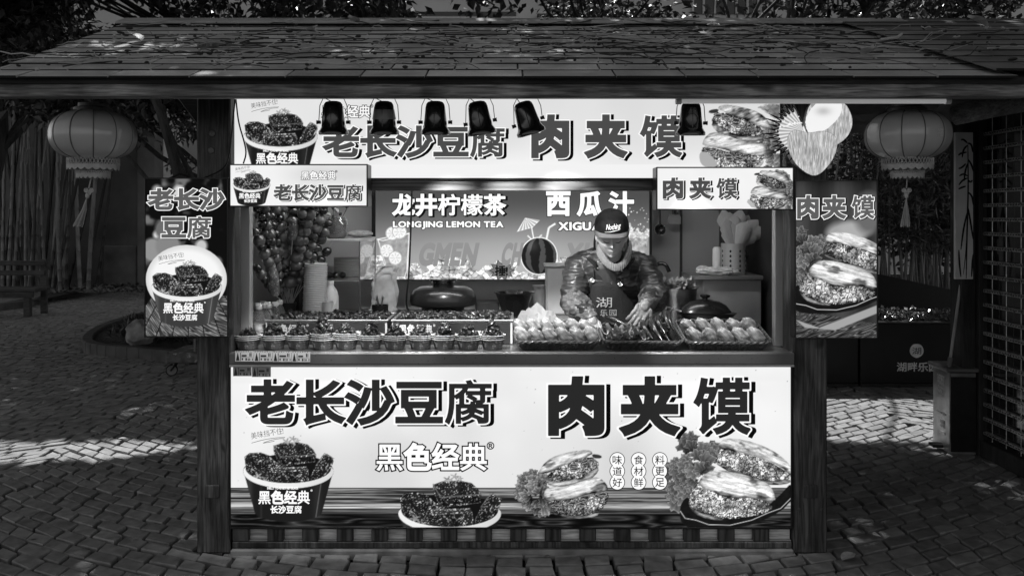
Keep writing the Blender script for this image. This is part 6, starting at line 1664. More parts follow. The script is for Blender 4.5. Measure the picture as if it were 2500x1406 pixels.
# water bottles
mwat = M('bottle_plastic', .92, .06, var=.03, scale=8, trans=.93, ior=1.25, bump=.3, bscale=20)
BOT = [MB().lathe([(0, 0), (.028, 0), (.031, .006), (.030, .05), (.0315, .055), (.0315, .10), (.030, .105), (.031, .125), (.024, .150), (.0145, .168), (.0135, .176)], (0, 0, 0), 20).build('body', mwat), MB().lathe([(.0155, .172), (.0165, .174), (.0165, .192), (.015, .194), (0, .194)], (0, 0, 0), 18).build('cap', MAT['white']), MB().lathe([(.0322, .058), (.0322, .098)], (0, 0, 0), 20).build('wrapper', M('bottle_wrapper', .45, .4, var=.8, scale=40))]
for i, (x_, Y_, lab) in enumerate(((632, .27, 'front water bottle, nearest the counter edge'), (646, .33, 'water bottle second from the front'), (630, .36, 'water bottle behind, against the window frame'), (654, .42, 'water bottle behind, in the middle of the group'), (664, .33, 'water bottle beside the tray box, front'), (672, .42, 'water bottle beside the tray box, middle'), (683, .50, 'water bottle nearest the skewer pot'), (642, .47, 'water bottle at the back left of the group'))):
    if i == 4: x_ = 655
    q = P(x_, 0, Y_); t = thing('water_bottle', lab, 'bottle', (q.x, Y_, CZ + (.025 if Y_ > .3 else 0) * 0), 'water bottles left of the tray boxes')
    for nm_, me in zip(('body', 'cap', 'wrapper'), BOT):
        o = bpy.data.objects.new(nm_, me); COL.objects.link(o); o.parent = t
    t.scale = (1, 1, 1.0)
# items right of the stack
q = P(806, 0, .62); t = thing('milk_bottle', 'white plastic bottle with a dark base band beside the cup stack', 'bottle', (q.x, .62, CZ))
part('body', MB().lathe([(0, CZ), (.044, CZ), (.046, CZ + .01), (.046, CZ + .20), (.038, CZ + .235), (.019, CZ + .262), (.018, CZ + .27)], (q.x, .62, 0), 24), MAT['white'], t)
part('cap', MB().lathe([(.021, CZ + .268), (.021, CZ + .288), (0, CZ + .289)], (q.x, .62, 0), 20), MAT['white'], t)
part('band', MB().lathe([(.0468, CZ + .10), (.0468, CZ + .133)], (q.x, .62, 0), 24), MAT['black'], t)
q = P(800, 0, .5); solo('paper_cup', MB().lathe([(0, CZ), (.024, CZ), (.030, CZ + .185), (.032, CZ + .187), (.029, CZ + .187), (.02, CZ + .02), (0, CZ + .02)], (q.x, .5, 0), 22), mcup, 'single slim white cup in front of the white bottle', 'cup', loc=(q.x, .5, CZ))
# display case
g_ = MAT['glass']
dc = thing('display_case', 'clear glass display case with a shelf left of the drinks poster', 'display case', (-1.0, .8, CZ))
xr = -.843; yf, yb = .66, 1.16; xl = -1.26
z1, z2, z3 = 1.455, 1.225, 1.235
mcase = M('case_panel', .50, .35, var=.1, scale=3)
part('top_plate', MB().box(xl, xr + .006, yf - .006, yb, z1, z1 + .012, .002), mcase, dc)
part('shelf', MB().box(xl + .01, xr - .006, yf + .008, yb - .01, z2, z2 + .012, .002), mcase, dc)
part('front_pane', MB().box(xl, xr, yf, yf + .004, CZ, z1 - .001), g_, dc)
part('side_pane', MB().box(xr - .004, xr, yf + .005, yb, CZ, z1 - .001), g_, dc)
ed = MB(); ed.box(xr - .003, xr + .004, yf - .004, yf - .0005, CZ, z1 - .001); ed.box(xl, xr - .004, yf - .004, yf - .0005, z2 + .002, z2 + .007)
part('pane_edge', ed, M('pane_edge', .10, .3), dc)
part('base', MB().box(xl, xr, yf, yb, CZ - .0 + .001, CZ + .02), mcase, dc)
for i, (x_, m_) in enumerate(((-1.18, 0), (-1.10, 0), (-1.02, 1), (-.95, 1))):
    t = thing('fruit_skewer', 'skewer lying on the display case shelf, %s from the left' % ORD[i], 'skewer', (x_, .8, z2 + .03), 'skewers on the display shelf')
    part('stick', MB().tube([(x_ - .12, .72 + .02 * i, z2 + .02), (x_ + .08, .80 + .02 * i, z2 + .02)], .0022, 6), mskw, t)
    for k in range(3): part('fruit', MB().ell((x_ - .10 + .04 * k, .728 + .015 * k + .02 * i, z2 + .032), (.02, .02, .019), None, 12, 8), mfr[0], t)
solo('plate_stack', MB().lathe(sum([[(.085, z2 + .014 + .012 * k), (.09, z2 + .020 + .012 * k), (.085, z2 + .024 + .012 * k)] for k in range(9)], []), (-.97, 1.0, 0), 28), mcup, 'stack of pale plates inside the display case', 'plates', loc=(-.97, 1.0, z2))
# glass bowl with plant, cloth roll on the case
q = P(821, 570, .74); vb = thing('glass_vase', 'round dark glass bowl vase on top of the display case', 'vase', (q.x, .74, z1 + .012))
zv = z1 + .0125
part('glass_bowl', MB().lathe([(0, zv), (.045, zv), (.062, zv + .02), (.072, zv + .055), (.066, zv + .095), (.054, zv + .118), (.056, zv + .120), (.066, zv + .09), (.069, zv + .055), (.059, zv + .022), (0, zv + .005)], (q.x, .74, 0), 28), M('smoked_glass', .25, .06, trans=.6, coat=1), vb)
pl = thing('potted_plant', 'small leafy plant with pale flowers growing from the glass vase', 'plant', (q.x, .74, zv + .05))
st = MB(); fl = MB(); rg = random.Random(4)
for i in range(12):
    a = rg.uniform(0, 6.28); r_ = rg.uniform(.02, .10); e = (q.x + r_ * math.cos(a), .74 + r_ * .6 * math.sin(a), zv + .12 + rg.uniform(.0, .09)); st.tube([(q.x, .74, zv + .05), e], .0015, 5); fl.ell(e, (.014, .010, .009), Euler((rg.uniform(-1, 1), rg.uniform(-1, 1), a)), 8, 6, i % 2)
part('stems', st, mstem, pl); part('leaves', fl, [M('flower_pale', .5, .5), M('plant_leaf_dark', .03, .4)], pl)
q = P(880, 578, .95); solo('cloth_roll', MB().ell((q.x, .95, z1 + .034), (.075, .04, .022), None, 24, 12, 0, lambda p, v: v * (1 + .08 * mnoise.noise(p * 6))), M('towel', .42, .9, var=.3, scale=40, bump=.8, bscale=120), 'rolled pale towel lying on the display case', 'cloth', loc=(q.x, .95, z1 + .012))
# printed paper bag, tin with tongs
q = P(940, 0, .86); bg = thing('paper_bag', 'crumpled pale paper bag with dark printing below the drinks poster', 'bag', (q.x, .86, 1.0))
def bagfn(p, v):
    v = Vector((math.copysign(abs(p.x) ** .45, p.x) * .070, math.copysign(abs(p.y) ** .5, p.y) * .04, math.copysign(abs(p.z) ** .6, p.z) * .155)); n_ = mnoise.noise(p * 3.1) * .022 + mnoise.noise(p * 8) * .010
    v.x *= 1 - .30 * max(p.z, 0); return v + Vector((n_ + .018 * p.z, n_, n_ * .5))
part('bag', MB().ell((q.x, .86, 1.155), (.07, .04, .155), None, 34, 26, 0, bagfn), M('bag_paper', .55, .5, var=.25, scale=14, bump=.3, bscale=15, spots=.36, spot_c=.04, spot_scale=17), bg)
q = P(928, 752, .66); tn = thing('tongs_tin', 'small dark tin of tongs behind the left tray box', 'tin', (q.x, .66, CZ))
part('tin', MB().lathe([(0, CZ), (.044, CZ), (.046, q.z + .018), (.043, q.z + .018), (.04, CZ + .02), (0, CZ + .02)], (q.x, .66, 0), 24), M('tin_black', .03, .3, .6), tn)
for dx in (-.010, .012): part('tongs', MB().tube([(q.x + dx * .5, .66, CZ + .05), (q.x + dx, .65, q.z + .035), (q.x + dx * 1.6, .64, q.z + .065)], [.004, .004, .007], 8), MAT['steel'], tn)
# black round griddle with lid, pans behind
q = P(1082, 0, .95); zg = 1.0; kg = (DIST + .95) / F
gr = thing('griddle', 'wide black round griddle with a stacked knob on its lid', 'griddle', (q.x, .95, zg))
zr = lambda y: CAMZ + (HY - y) * kg
part('lid', MB().lathe([(79 * kg, zr(743)), (82 * kg, zr(736)), (80 * kg, zr(722)), (72 * kg, zr(707)), (58 * kg, zr(700)), (30 * kg, zr(699)), (0, zr(699))], (q.x, .95, 0), 44, sy=.8), M('griddle_black', .014, .28, var=.3, scale=6, coat=.3), gr)
part('knob', MB().lathe([(27 * kg, zr(702)), (26 * kg, zr(693)), (28 * kg, zr(690)), (27 * kg, zr(686)), (34 * kg, zr(684)), (33 * kg, zr(680)), (0, zr(679))], (q.x, .95, 0), 30), MAT['gloss'], gr)
part('base', MB().lathe([(0, zg + .001), (48 * kg, zg + .001), (52 * kg, zr(750)), (76 * kg, zr(744)), (76 * kg, zr(742.8))], (q.x, .95, 0), 40, sy=.8), MAT['black'], gr)
q = P(1256, 0, .92); kg2 = (DIST + .92) / F; zr2 = lambda y: CAMZ + (HY - y) * kg2
solo('mixing_bowl', MB().lathe([(0, 1.001), (26 * kg2, 1.001), (38 * kg2, zr2(738)), (46 * kg2, zr2(717)), (50 * kg2, zr2(714)), (50 * kg2, zr2(712)), (45 * kg2, zr2(714)), (34 * kg2, zr2(740)), (0, zr2(750))], (q.x, .92, 0), 40), M('bowl_black', .02, .22, .5, var=.3), 'deep black mixing bowl right of the griddle', 'bowl', loc=(q.x, .92, 1))
a, b = P(1160, 738, .98), P(1218, 758, .98); solo('baking_tin', MB().box(a.x, b.x, .98, 1.14, 1.001, a.z, .006), M('tin_dark', .05, .35, .7), 'low dark baking tin between the griddle and the mixing bowl', 'tin', loc=(a.x, 1.0, 1))
a, b = P(1331, 645, 1.02), P(1398, 735, 1.02)
bk = thing('bucket', 'pale square plastic bucket left of the seller', 'bucket', ((a.x + b.x) / 2, 1.02, 1.0))
part('bucket', MB().obox(((a.x + b.x) / 2, 1.10, (1.0 + a.z) / 2), (b.x - a.x - .01, .15, a.z - 1.0 - .004), None, .012), M('bucket_plastic', .34, .4, var=.05), bk); part('rim', MB().box(a.x - .006, b.x + .004, 1.014, 1.186, a.z - .018, a.z, .005), M('bucket_rim', .38, .4), bk)
a, b = P(1302, 697, 1.1), P(1334, 735, 1.1); tb2 = solo('plastic_tub', MB().lathe([(0, 1.001), (.036, 1.001), (.042, a.z - .012), (.045, a.z - .011), (.045, a.z), (0, a.z)], ((a.x + b.x) / 2, 1.12, 0), 22), M('tub', .26, .4), 'small lidded grey tub beside the pale bucket', 'tub', loc=((a.x + b.x) / 2, 1.12, 1.0))
a = P(0, 775, .66)
# things on the right: faucet, hanging tools, pail with lettuce, pan with lid, steel cabinet
fc = MB(); fc.tube(chai_open([P(1592, 735, 1.16), P(1590, 690, 1.16), P(1594, 655, 1.16), P(1610, 641, 1.14), P(1626, 646, 1.12), P(1634, 664, 1.11)], 3), .0125, 12); q = P(1592, 735, 1.16)
ft = thing('faucet', 'black curved faucet behind the right shoulder of the seller', 'faucet', (q.x, 1.16, 1.0)); part('spout', fc, MAT['gloss'], ft); part('foot', MB().lathe([(.024, 1.001), (.024, 1.02), (.014, 1.03), (.013, q.z)], (q.x, 1.16, 0), 16), MAT['gloss'], ft)
q = P(1611, 561, 1.30); ldl = thing('ladle', 'dark ladle hanging on the rear wall', 'ladle', (q.x, 1.30, q.z))
part('cup', MB().lathe([(0, -.020), (.020, -.016), (.033, -.004), (.0365, .004), (.034, .004), (.02, -.010), (0, -.014)], q, 22, Euler((R(75), 0, 0))), M('ladle_metal', .06, .25, .8), ldl); part('handle', MB().tube([q + Vector((0, -.004, .03)), q + Vector((.002, .02, .20))], .0065, 8), M('ladle_handle', .03, .4, .4), ldl)
q = P(1648, 530, 1.32); scp = thing('scraper', 'wide dough scraper hanging on the rear wall beside the ladle', 'scraper', (q.x, 1.32, q.z))
part('blade', MB().add([(q.x - .038, 1.325, q.z + .0), (q.x + .036, 1.325, q.z + .0), (q.x + .036, 1.325, q.z - .028), (q.x - .04, 1.325, q.z - .028), (q.x - .03, 1.325, q.z + .02), (q.x + .028, 1.325, q.z + .02)], [(0, 3, 2, 1), (0, 1, 5, 4)]).box(q.x - .041, q.x + .038, 1.327, 1.33, q.z - .045, q.z - .0), M('scraper_blade', .20, .5), scp); part('handle', MB().tube([q + Vector((-.005, 0, .02)), q + Vector((-.02, .02, .12))], .010, 8).tube([q + Vector((.012, 0, .02)), q + Vector((-.006, .02, .12))], .007, 8), MAT['black'], scp)
q = P(1658, 0, .72); kp_ = (DIST + .72) / F; zq = lambda y: CAMZ + (HY - y) * kp_
pl_ = thing('steel_pail', 'dented steel pail right of the seller', 'pail', (q.x, .72, CZ)); part('pail', MB().lathe([(0, CZ), (.085, CZ), (.098, zq(704)), (.101, zq(702)), (.096, zq(703)), (.08, CZ + .05), (0, CZ + .05)], (q.x, .72, 0), 30), M('pail_steel', .22, .38, .85, var=.5, scale=7, bump=.2, bscale=12), pl_)
mb = MB()
for i in range(8): ruffle(mb, (q.x - .05 + .025 * (i % 5), .70 + .03 * (i % 3), zq(700) + .012 * (i % 2)), .055, 40 + i * 3, cup=.4)
solo('lettuce', mb, mlet, 'lettuce leaves heaped in the steel pail', 'lettuce', loc=(q.x, .72, zq(700)), sharp=180)
q = P(1724, 0, .56); kp_ = (DIST + .56) / F; zq = lambda y: CAMZ + (HY - y) * kp_
pn = thing('frying_pan', 'black pan with a domed lid behind the right basket', 'pan', (q.x, .56, CZ))
part('pan', MB().lathe([(0, zq(785)), (.11, zq(785)), (.150, zq(766)), (.158, zq(764)), (.150, zq(764)), (0, zq(775))], (q.x + .01, .56, 0), 44, sy=.55), MAT['black'], pn)
part('lid', MB().lathe([(.142, zq(762)), (.140, zq(759)), (.115, zq(745)), (.075, zq(735)), (.03, zq(731)), (0, zq(730))], (q.x - .006, .56, 0), 44, sy=.6), M('lid_black', .018, .25, coat=.2), pn)
part('knob', MB().lathe([(.016, zq(733)), (.013, zq(728)), (.028, zq(724)), (.028, zq(720)), (.014, zq(718)), (0, zq(718))], (q.x - .006, .56, 0), 24), MAT['gloss'], pn)
part('stand', MB().box(q.x - .09, q.x + .09, .50, .62, CZ, zq(785) - .001, .004), MAT['black'], pn)
solo('chopstick', MB().tube([P(1607, 742, .52), P(1664, 760, .50)], [.0026, .0036], 8), M('chopstick_pale', .6, .4), 'pale long chopstick resting on the rim of the black pan', 'chopstick', loc=P(1664, 760, .5))
a, b = P(1718, 0, .80), P(1861, 0, .80); zc = P(0, 682, .80).z
cbn = thing('steel_cabinet', 'scratched steel cabinet with a ledge top at the right inside the stall', 'cabinet', ((a.x + b.x) / 2, .8, CZ))
part('body', MB().box(a.x, b.x, .82, 1.12, .3, zc - .003, .003), M('cabinet_steel', .38, .42, .4, var=.3, scale=3, spots=.30, spot_c=.05, spot_scale=20), cbn)
a2 = P(1694, 0, .80); part('top_plate', MB().box(a2.x, b.x, .78, 1.14, zc - .002, zc + .022, .003), MAT['steel'], cbn)
part('back_splash', MB().box(P(1815, 0, 1.0).x, b.x, 1.125, 1.14, zc + .0225, zc + .10), mgrey, cbn)
q = P(1790, 0, .92); kc = (DIST + .92) / F; zt = zc + .023
mper = M('perforated_steel', .45, .35, .35, var=.15, scale=3, stretch=(8, 8, .4))
hp = P(0, 594, .92).z
cl = thing('utensil_holder', 'perforated steel cylinder on the cabinet holding the paper sleeves', 'holder', (q.x, .92, zt))
part('cylinder', MB().lathe([(0, zt), (.070, zt), (.070, hp), (.067, hp), (.065, zt + .01), (0, zt + .01)], (q.x, .92, 0), 40), mper, cl)
for aa in (-2.05, -1.25, -.45, -2.85):
    for j in range(5): part('perforation', MB().ell((q.x + .0702 * math.cos(aa), .92 + .0702 * math.sin(aa), zt + .022 + .028 * j), (.006, .002, .008), Euler((0, 0, aa + math.pi / 2)), 10, 6), MAT['black'], cl)
mpap2 = M('sleeve_paper', .42, .6, var=.15, scale=8)
ps = thing('paper_sleeves', 'fan of nested pointed paper sleeves standing in the perforated holder', 'paper', (q.x, .92, hp)); rg = random.Random(6)
for k in range(17):
    tl2 = -.30 + 1.25 * (k % 6) / 5 + rg.uniform(-.08, .08); tier = k // 6; hgt = .11 + .03 * rg.random(); v = []; n = 8; s = .052
    Rq = Euler((-.12, tl2, rg.uniform(-.3, .3))).to_matrix(); c0 = Vector((q.x + .006, .93 - .012 * tier, hp - .03)) + Rq @ Vector((0, 0, .020 + .042 * (2 - tier)))
    for j in range(4):
        for i in range(n + 1):
            th = -1.25 + 2.5 * i / n; rr = s * (.62 + .38 * j / 3); z_ = hgt * j / 3 * (1 - .45 * abs(i / n - .5) * 2)
            v.append(Rq @ Vector((rr * math.sin(th), -.55 * rr * math.cos(th) + .02, z_)) + c0)
    part('sleeve', MB().add(v, [(j * (n + 1) + i, j * (n + 1) + i + 1, (j + 1) * (n + 1) + i + 1, (j + 1) * (n + 1) + i) for j in range(3) for i in range(n)]), mpap2, ps)
q = P(1718, 648, .86); solo('steamed_bun', MB().ell((q.x, .88, zt + .026), (.042, .036, .026), None, 22, 14), M('bun_dough', .55, .5, var=.1), 'smooth pale bun lying at the left of the cabinet top', 'bun', loc=(q.x, .88, zt))
q = P(1752, 662, .83); solo('plastic_bag', MB().ell((q.x, .83, zt + .022), (.112, .04, .024), None, 40, 22, 0, lambda p, v: v * (1 + .28 * mnoise.noise(p * 2.3) + .16 * mnoise.noise(p * 6))), M('crinkled_plastic', .62, .2, var=.3, scale=20, coat=.8, bump=.5, bscale=30), 'crinkled clear plastic bag on the cabinet top', 'bag', loc=(q.x, .83, zt))
q = P(1752, 0, 1.02); bj = P(0, 603, 1.02).z; solo('white_jar', MB().lathe([(0, zt), (.026, zt), (.026, bj - .012), (.02, bj - .004), (.02, bj), (0, bj)], (q.x - .004, 1.02, 0), 20), MAT['white'], 'slim white jar behind the perforated holder', 'jar', loc=(q.x, 1.02, zt))
# dark upright board at the right
q0, q1 = P(1775, 0, 1.2), P(1862, 0, 1.2); solo('door_panel', MB().box(q0.x, q1.x, 1.20, 1.235, zc + .11, 2.1, .003), M('door_wood', .055, .5, var=.4, scale=2), 'dark upright door panel at the right inside the stall', 'panel', loc=(q0.x, 1.2, zc + .11))
# ------------------------------------------------------------------ the seller
def remesh(mb, voxel, smooth=4, fac=.5):
    me = mb.build('tmp', [], (0, 0, 0)); o = bpy.data.objects.new('tmp', me); COL.objects.link(o)
    m = o.modifiers.new('r', 'REMESH'); m.mode = 'VOXEL'; m.voxel_size = voxel; m.use_smooth_shade = True
    if smooth: s = o.modifiers.new('s', 'SMOOTH'); s.iterations = smooth; s.factor = fac
    bpy.context.view_layer.update()
    r = bpy.data.meshes.new_from_object(o.evaluated_get(bpy.context.evaluated_depsgraph_get()))
    bpy.data.objects.remove(o); bpy.data.meshes.remove(me)
    return r
def finish(me, name, mat, parent, fn=None):
    n = len(me.vertices); co = np.empty(n * 3, np.float32); no = np.empty(n * 3, np.float32)
    me.vertices.foreach_get('co', co); me.vertices.foreach_get('normal', no); co = co.reshape(-1, 3); no = no.reshape(-1, 3)
    if fn is not None: co = co + no * fn(co)[:, None]
    off = Vector((0, 0, 0)); q = parent
    while q is not None: off += q.location; q = q.parent
    co = co - np.array(off)
    me.vertices.foreach_set('co', co.astype(np.float32).ravel()); me.polygons.foreach_set('use_smooth', np.ones(len(me.polygons), bool))
    me.name = name; me.materials.clear(); me.materials.append(mat); me.update()
    o = bpy.data.objects.new(name, me); COL.objects.link(o); o.parent = parent; return o
def cap_chain(mb, pts, rad, n=16, flat=1.0):
    """limb with rounded ends"""
    pts = [Vector(p) for p in pts]; P_ = []; R_ = []
    for i in range(len(pts) - 1):
        for k in range(6):
            u = k / 6; P_.append(pts[i].lerp(pts[i + 1], u)); R_.append(rad[i] + (rad[i + 1] - rad[i]) * u)
    P_.append(pts[-1]); R_.append(rad[-1])
    mb.tube(P_, R_, n, flat=flat); mb.ell(P_[0], (R_[0],) * 3, None, 14, 10); mb.ell(P_[-1], (R_[-1],) * 3, None, 14, 10)
PX = P(1490, 0, .6).x
Hc = P(1493, 577, .40); HR = Euler((R(21), 0, R(-4))); HM = HR.to_matrix()
S1, E1, W1 = P(1411, 646, .66), P(1397, 735, .50), P(1443, 776, .30)
S2, E2, W2 = P(1570, 646, .66), P(1602, 722, .50), P(1577, 741, .30)
pel = Vector((PX + .005, .74, .88))
psn = thing('person', 'seller in a dark cap, padded jacket and apron, looking down and wearing clear gloves', 'person', (PX, .72, .05))
def headfn(p, q):
    x, y, z = p.x, -p.y, p.z                     # y forward
    q = q.copy(); g = lambda a, b, s, t: math.exp(-((x - a) / s) ** 2 - ((z - b) / t) ** 2) if y > 0 else 0
    q.x *= 1 - .20 * sst_(-.1, -.9, z) - .03 * sst_(.4, 1, z)
    if y > 0: q.y += .010 * sst_(.2, .9, y) * sst_(.5, -.6, z)
    d = .033 * g(0, -.15, .14, .11) + .013 * g(0, .05, .09, .22) - .009 * (g(.36, .10, .17, .10) + g(-.36, .10, .17, .10)) + .005 * (g(.35, .27, .25, .07) + g(-.35, .27, .25, .07))
    d += .007 * (g(.5, -.18, .2, .2) + g(-.5, -.18, .2, .2)) + .009 * g(0, -.50, .24, .07) + .008 * g(0, -.62, .2, .06) - .006 * g(0, -.555, .26, .025) - .004 * g(0, -.70, .3, .05) + .013 * g(0, -.88, .3, .13)
    d += .006 * (g(.14, -.2, .07, .06) + g(-.14, -.2, .07, .06)) + .004 * (g(.34, .09, .13, .05) + g(-.34, .09, .13, .05))
    q.y -= d
    return q
def sst_(a, b, x):
    t = min(1, max(0, (x - a) / (b - a))); return t * t * (3 - 2 * t)
def hl(x, y, z): return Hc + HM @ Vector((x, y, z))
body = MB(); body.ell(Hc, (.073, .092, .112), HR, 72, 52, 0, headfn)
for s in (-1, 1): body.ell(hl(s * .074, .012, -.005), (.012, .02, .032), HR, 14, 10)
Nb = Vector((PX, .60, 1.37))
cap_chain(body, [Nb, hl(0, .02, -.06)], [.062, .056])
tsec = [(.86, .75, .165, .115), (.98, .73, .160, .110), (1.10, .70, .165, .115), (1.22, .67, .170, .118), (1.31, .645, .165, .105), (1.365, .63, .11, .085), (1.40, .62, .07, .07)]
def tors(z, k):
    for a, b in zip(tsec, tsec[1:]):
        if z <= b[0]: u = max(0, (z - a[0]) / (b[0] - a[0])); return a[k] + (b[k] - a[k]) * u
    return tsec[-1][k]
def torso(mb, grow, z0=.86, z1=1.40, n=40):
    v = []; zs = np.linspace(z0, z1, 20)
    for z in zs:
        for i in range(n):
            a = 2 * math.pi * i / n; v.append((PX + (tors(z, 2) + grow) * math.cos(a), tors(z, 1) + (tors(z, 3) + grow) * math.sin(a), z))
    f = [(j * n + i, j * n + (i + 1) % n, (j + 1) * n + (i + 1) % n, (j + 1) * n + i) for j in range(19) for i in range(n)] + [tuple(reversed(range(n))), tuple(range(19 * n, 20 * n))]
    mb.add(v, f, 0, True)
torso(body, 0)
for s, Sx, Ex, Wx in ((-1, S1, E1, W1), (1, S2, E2, W2)):
    cap_chain(body, [(PX + s * .1, .64, 1.33), Sx, Ex, Wx], [.06, .052, .040, .027])
    hip = (PX + s * .085, .75, .88); kn = (PX + s * .095, .74, .50); an = (PX + s * .10, .80, .13)
    cap_chain(body, [hip, kn, an], [.085, .058, .042]); cap_chain(body, [(an[0], .82, .088), (an[0] + s * .015, .66, .08)], [.036, .03])
def hand(mb, Wp, d, nrm, side, El, gr=0.0, curl=.45, lens=(1, 1.08, 1.0, .82)):
    K = .90; d = d.normalized(); s = d.cross(nrm).normalized() * side; n = s.cross(d).normalized() * side
    if n.dot(nrm) < 0: n = -n
    M3 = Matrix((s, d, n)).transposed()
    mb.ell(Wp + d * .050 * K + n * .004, (.041 * K + gr, .052 * K + gr, .0155 + gr), M3, 22, 14)
    cap_chain(mb, [Wp + (El - Wp).normalized() * .05, Wp, Wp + d * .03], [.029 + gr, .026 + gr, .025 + gr])
    tips = []
    for i in range(4):
        p = Wp + d * (.088 - .006 * abs(i - 1.2)) * K + s * (i - 1.5) * .0192; a = .12 + .06 * i; pts = [p - d * .03, p]; dd = d
        sp = (i - 1.5) * .05
        for L, b in ((.043, .5), (.027, 1.0), (.021, .8)):
            a += curl * b; q = (d * math.cos(a) + n * math.sin(a) + s * sp).normalized(); p = p + q * L * K * lens[i]; pts.append(p)
        cap_chain(mb, pts, [.0090 + gr, .0090 + gr, .0080 + gr, .0072 + gr, .0060 + gr], 12); tips.append(p)
    t0 = Wp + d * .025 - s * .034; q1 = (d * .62 - s * .62 + n * .42).normalized(); q2 = (d * .85 - s * .02 + n * .52).normalized()
    cap_chain(mb, [t0, t0 + q1 * .038, t0 + q1 * .038 + q2 * .03, t0 + q1 * .038 + q2 * .052], [.0145 + gr, .0118 + gr, .010 + gr, .0085 + gr], 12)
    return tips
H1 = (W1, Vector((.20, -.62, -.72)), Vector((.1, .75, -.62)), 1, E1); H2 = (W2, Vector((-.52, -.50, -.68)), Vector((-.35, .60, -.55)), -1, E2)
hand(body, *H1, curl=.5); hand(body, *H2, curl=.5)
mskin = M('skin', .62, .45, var=.12, scale=20)
finish(remesh(body, .0042, 2), 'body', mskin, psn)
# face details
mlash = M('lash', .01, .6)
for s in (-1, 1):
    pts = []; fe = MB()
    for i in range(7):
        u = i / 6 - .5; x = s * .030 + u * .030; z = .004 - .010 * (1 - 4 * u * u) * .55; y = -.0915 * math.sqrt(max(0, 1 - (x / .073) ** 2 - (z / .112) ** 2)) - .0015; pts.append(hl(x, y, z))
    fe.tube(pts, [.0008, .0016, .002, .0022, .002, .0016, .0008], 6); part('eyelash', fe, mlash, psn)
lp = MB(); pts = []
for i in range(9):
    u = i / 8 - .5; pts.append(hl(u * .040, -.0925 * math.sqrt(1 - (u * .044 / .08) ** 2) * .84 - .0150 + abs(u) * .012, -.064 - .003 * abs(u)))
lp.tube(pts, [.0008, .0022, .0032, .0036, .0034, .0036, .0032, .0022, .0008], 8, flat=.7); part('lips', lp, M('lip', .16, .4), psn)
# hair behind the ears
mh = M('hair', .012, .4, var=.4, scale=40, stretch=(1, 1, .2))
hr = MB(); hr.ell(hl(0, .035, .0), (.082, .075, .095), HR, 26, 18)
for k in range(16):
    s = -1 if k < 11 else 1; hr.tube(chai_open([hl(s * (.076 + .002 * (k % 3)), .0 + .004 * k % .03, .03), hl(s * (.084 + .0015 * k % .01), .01, -.03), hl(s * (.082 + .003 * (k % 4)), .03, -.09)]), .0022, 5)
part('hair', hr, mh, psn)
# cap
mcap = M('cap_cloth', .012, .65, var=.3, scale=30, bump=.3, bscale=300); mbrim = M('cap_brim', .10, .55, var=.15, scale=10, bump=.2, bscale=200)
mcap.node_tree.nodes['Principled BSDF'].inputs['Specular IOR Level'].default_value = .12
CRx, CRy, CRz, cz0 = .091, .110, .096, .046
cp = MB(); n = 44; v = []
for j in range(15):
    th = math.pi / 2 * j / 14; 
    for i in range(n):
        a = 2 * math.pi * i / n; sg = 1 - .012 * (abs(math.cos(3 * a)) > .985)
        pz = math.sin(th) ** .92; v.append(hl(CRx * math.cos(th) ** .85 * math.cos(a) * sg, CRy * math.cos(th) ** .85 * math.sin(a) * sg + .008, cz0 + CRz * pz))
cp.add(v, [(j * n + i, j * n + (i + 1) % n, (j + 1) * n + (i + 1) % n, (j + 1) * n + i) for j in range(14) for i in range(n)], 0, True)
cp.ell(hl(0, .008, cz0 + CRz), (.009, .009, .005), HR, 12, 8)
cap_ = part('cap', cp, mcap, psn)
br = MB(); v = []; m = 24
for top_ in (0, 1):
    for j in range(8):
        u = j / 7
        for i in range(m + 1):
            a = math.pi + math.pi * (i / m); x = (CRx + .004) * math.cos(a); f_ = abs(math.sin(a)) ** .8
            y = .008 + CRy * .93 * math.sin(a) - u * .054 * f_; z = cz0 + .006 - .028 * (x / CRx) ** 2 * (.3 + .7 * u) - .002 * u + (.003 if top_ else 0)
            v.append(hl(x * (1 - .06 * u), y, z))
k = 8 * (m + 1); f = []
for t_ in (0, 1):
    for j in range(7):
        for i in range(m):
            q = (t_ * k + j * (m + 1) + i, t_ * k + j * (m + 1) + i + 1, t_ * k + (j + 1) * (m + 1) + i + 1, t_ * k + (j + 1) * (m + 1) + i); f.append(q if t_ == 0 else tuple(reversed(q)))
for i in range(m): f.append((7 * (m + 1) + i, 7 * (m + 1) + i + 1, k + 7 * (m + 1) + i + 1, k + 7 * (m + 1) + i))
part('brim', br.add(v, f, 0, True), mbrim, cap_)
V_, F_ = text_px('Nothing', -.036, .036, -.020, .012, w=.012, rot=-.10, slant=.25)
mb = MB(); mb.add([hl(x, .008 - CRy * math.sqrt(max(0, 1 - (x / CRx) ** 2)) * max(.05, 1 - ((.036 - y) / CRz) ** 2.1) ** .5 - .0035, cz0 + .036 - y) for x, y in V_], [tuple(reversed(q)) for q in F_])
sw = [(-.040, .022), (-.01, .016), (.03, .008)]
mb.tube([hl(x, .008 - CRy * math.sqrt(1 - (x / CRx) ** 2) * .985 - .003, cz0 + .036 - y) for x, y in sw], [.0008, .0018, .001], 5)
part('lettering', mb, M('cap_thread', .75, .6), cap_)
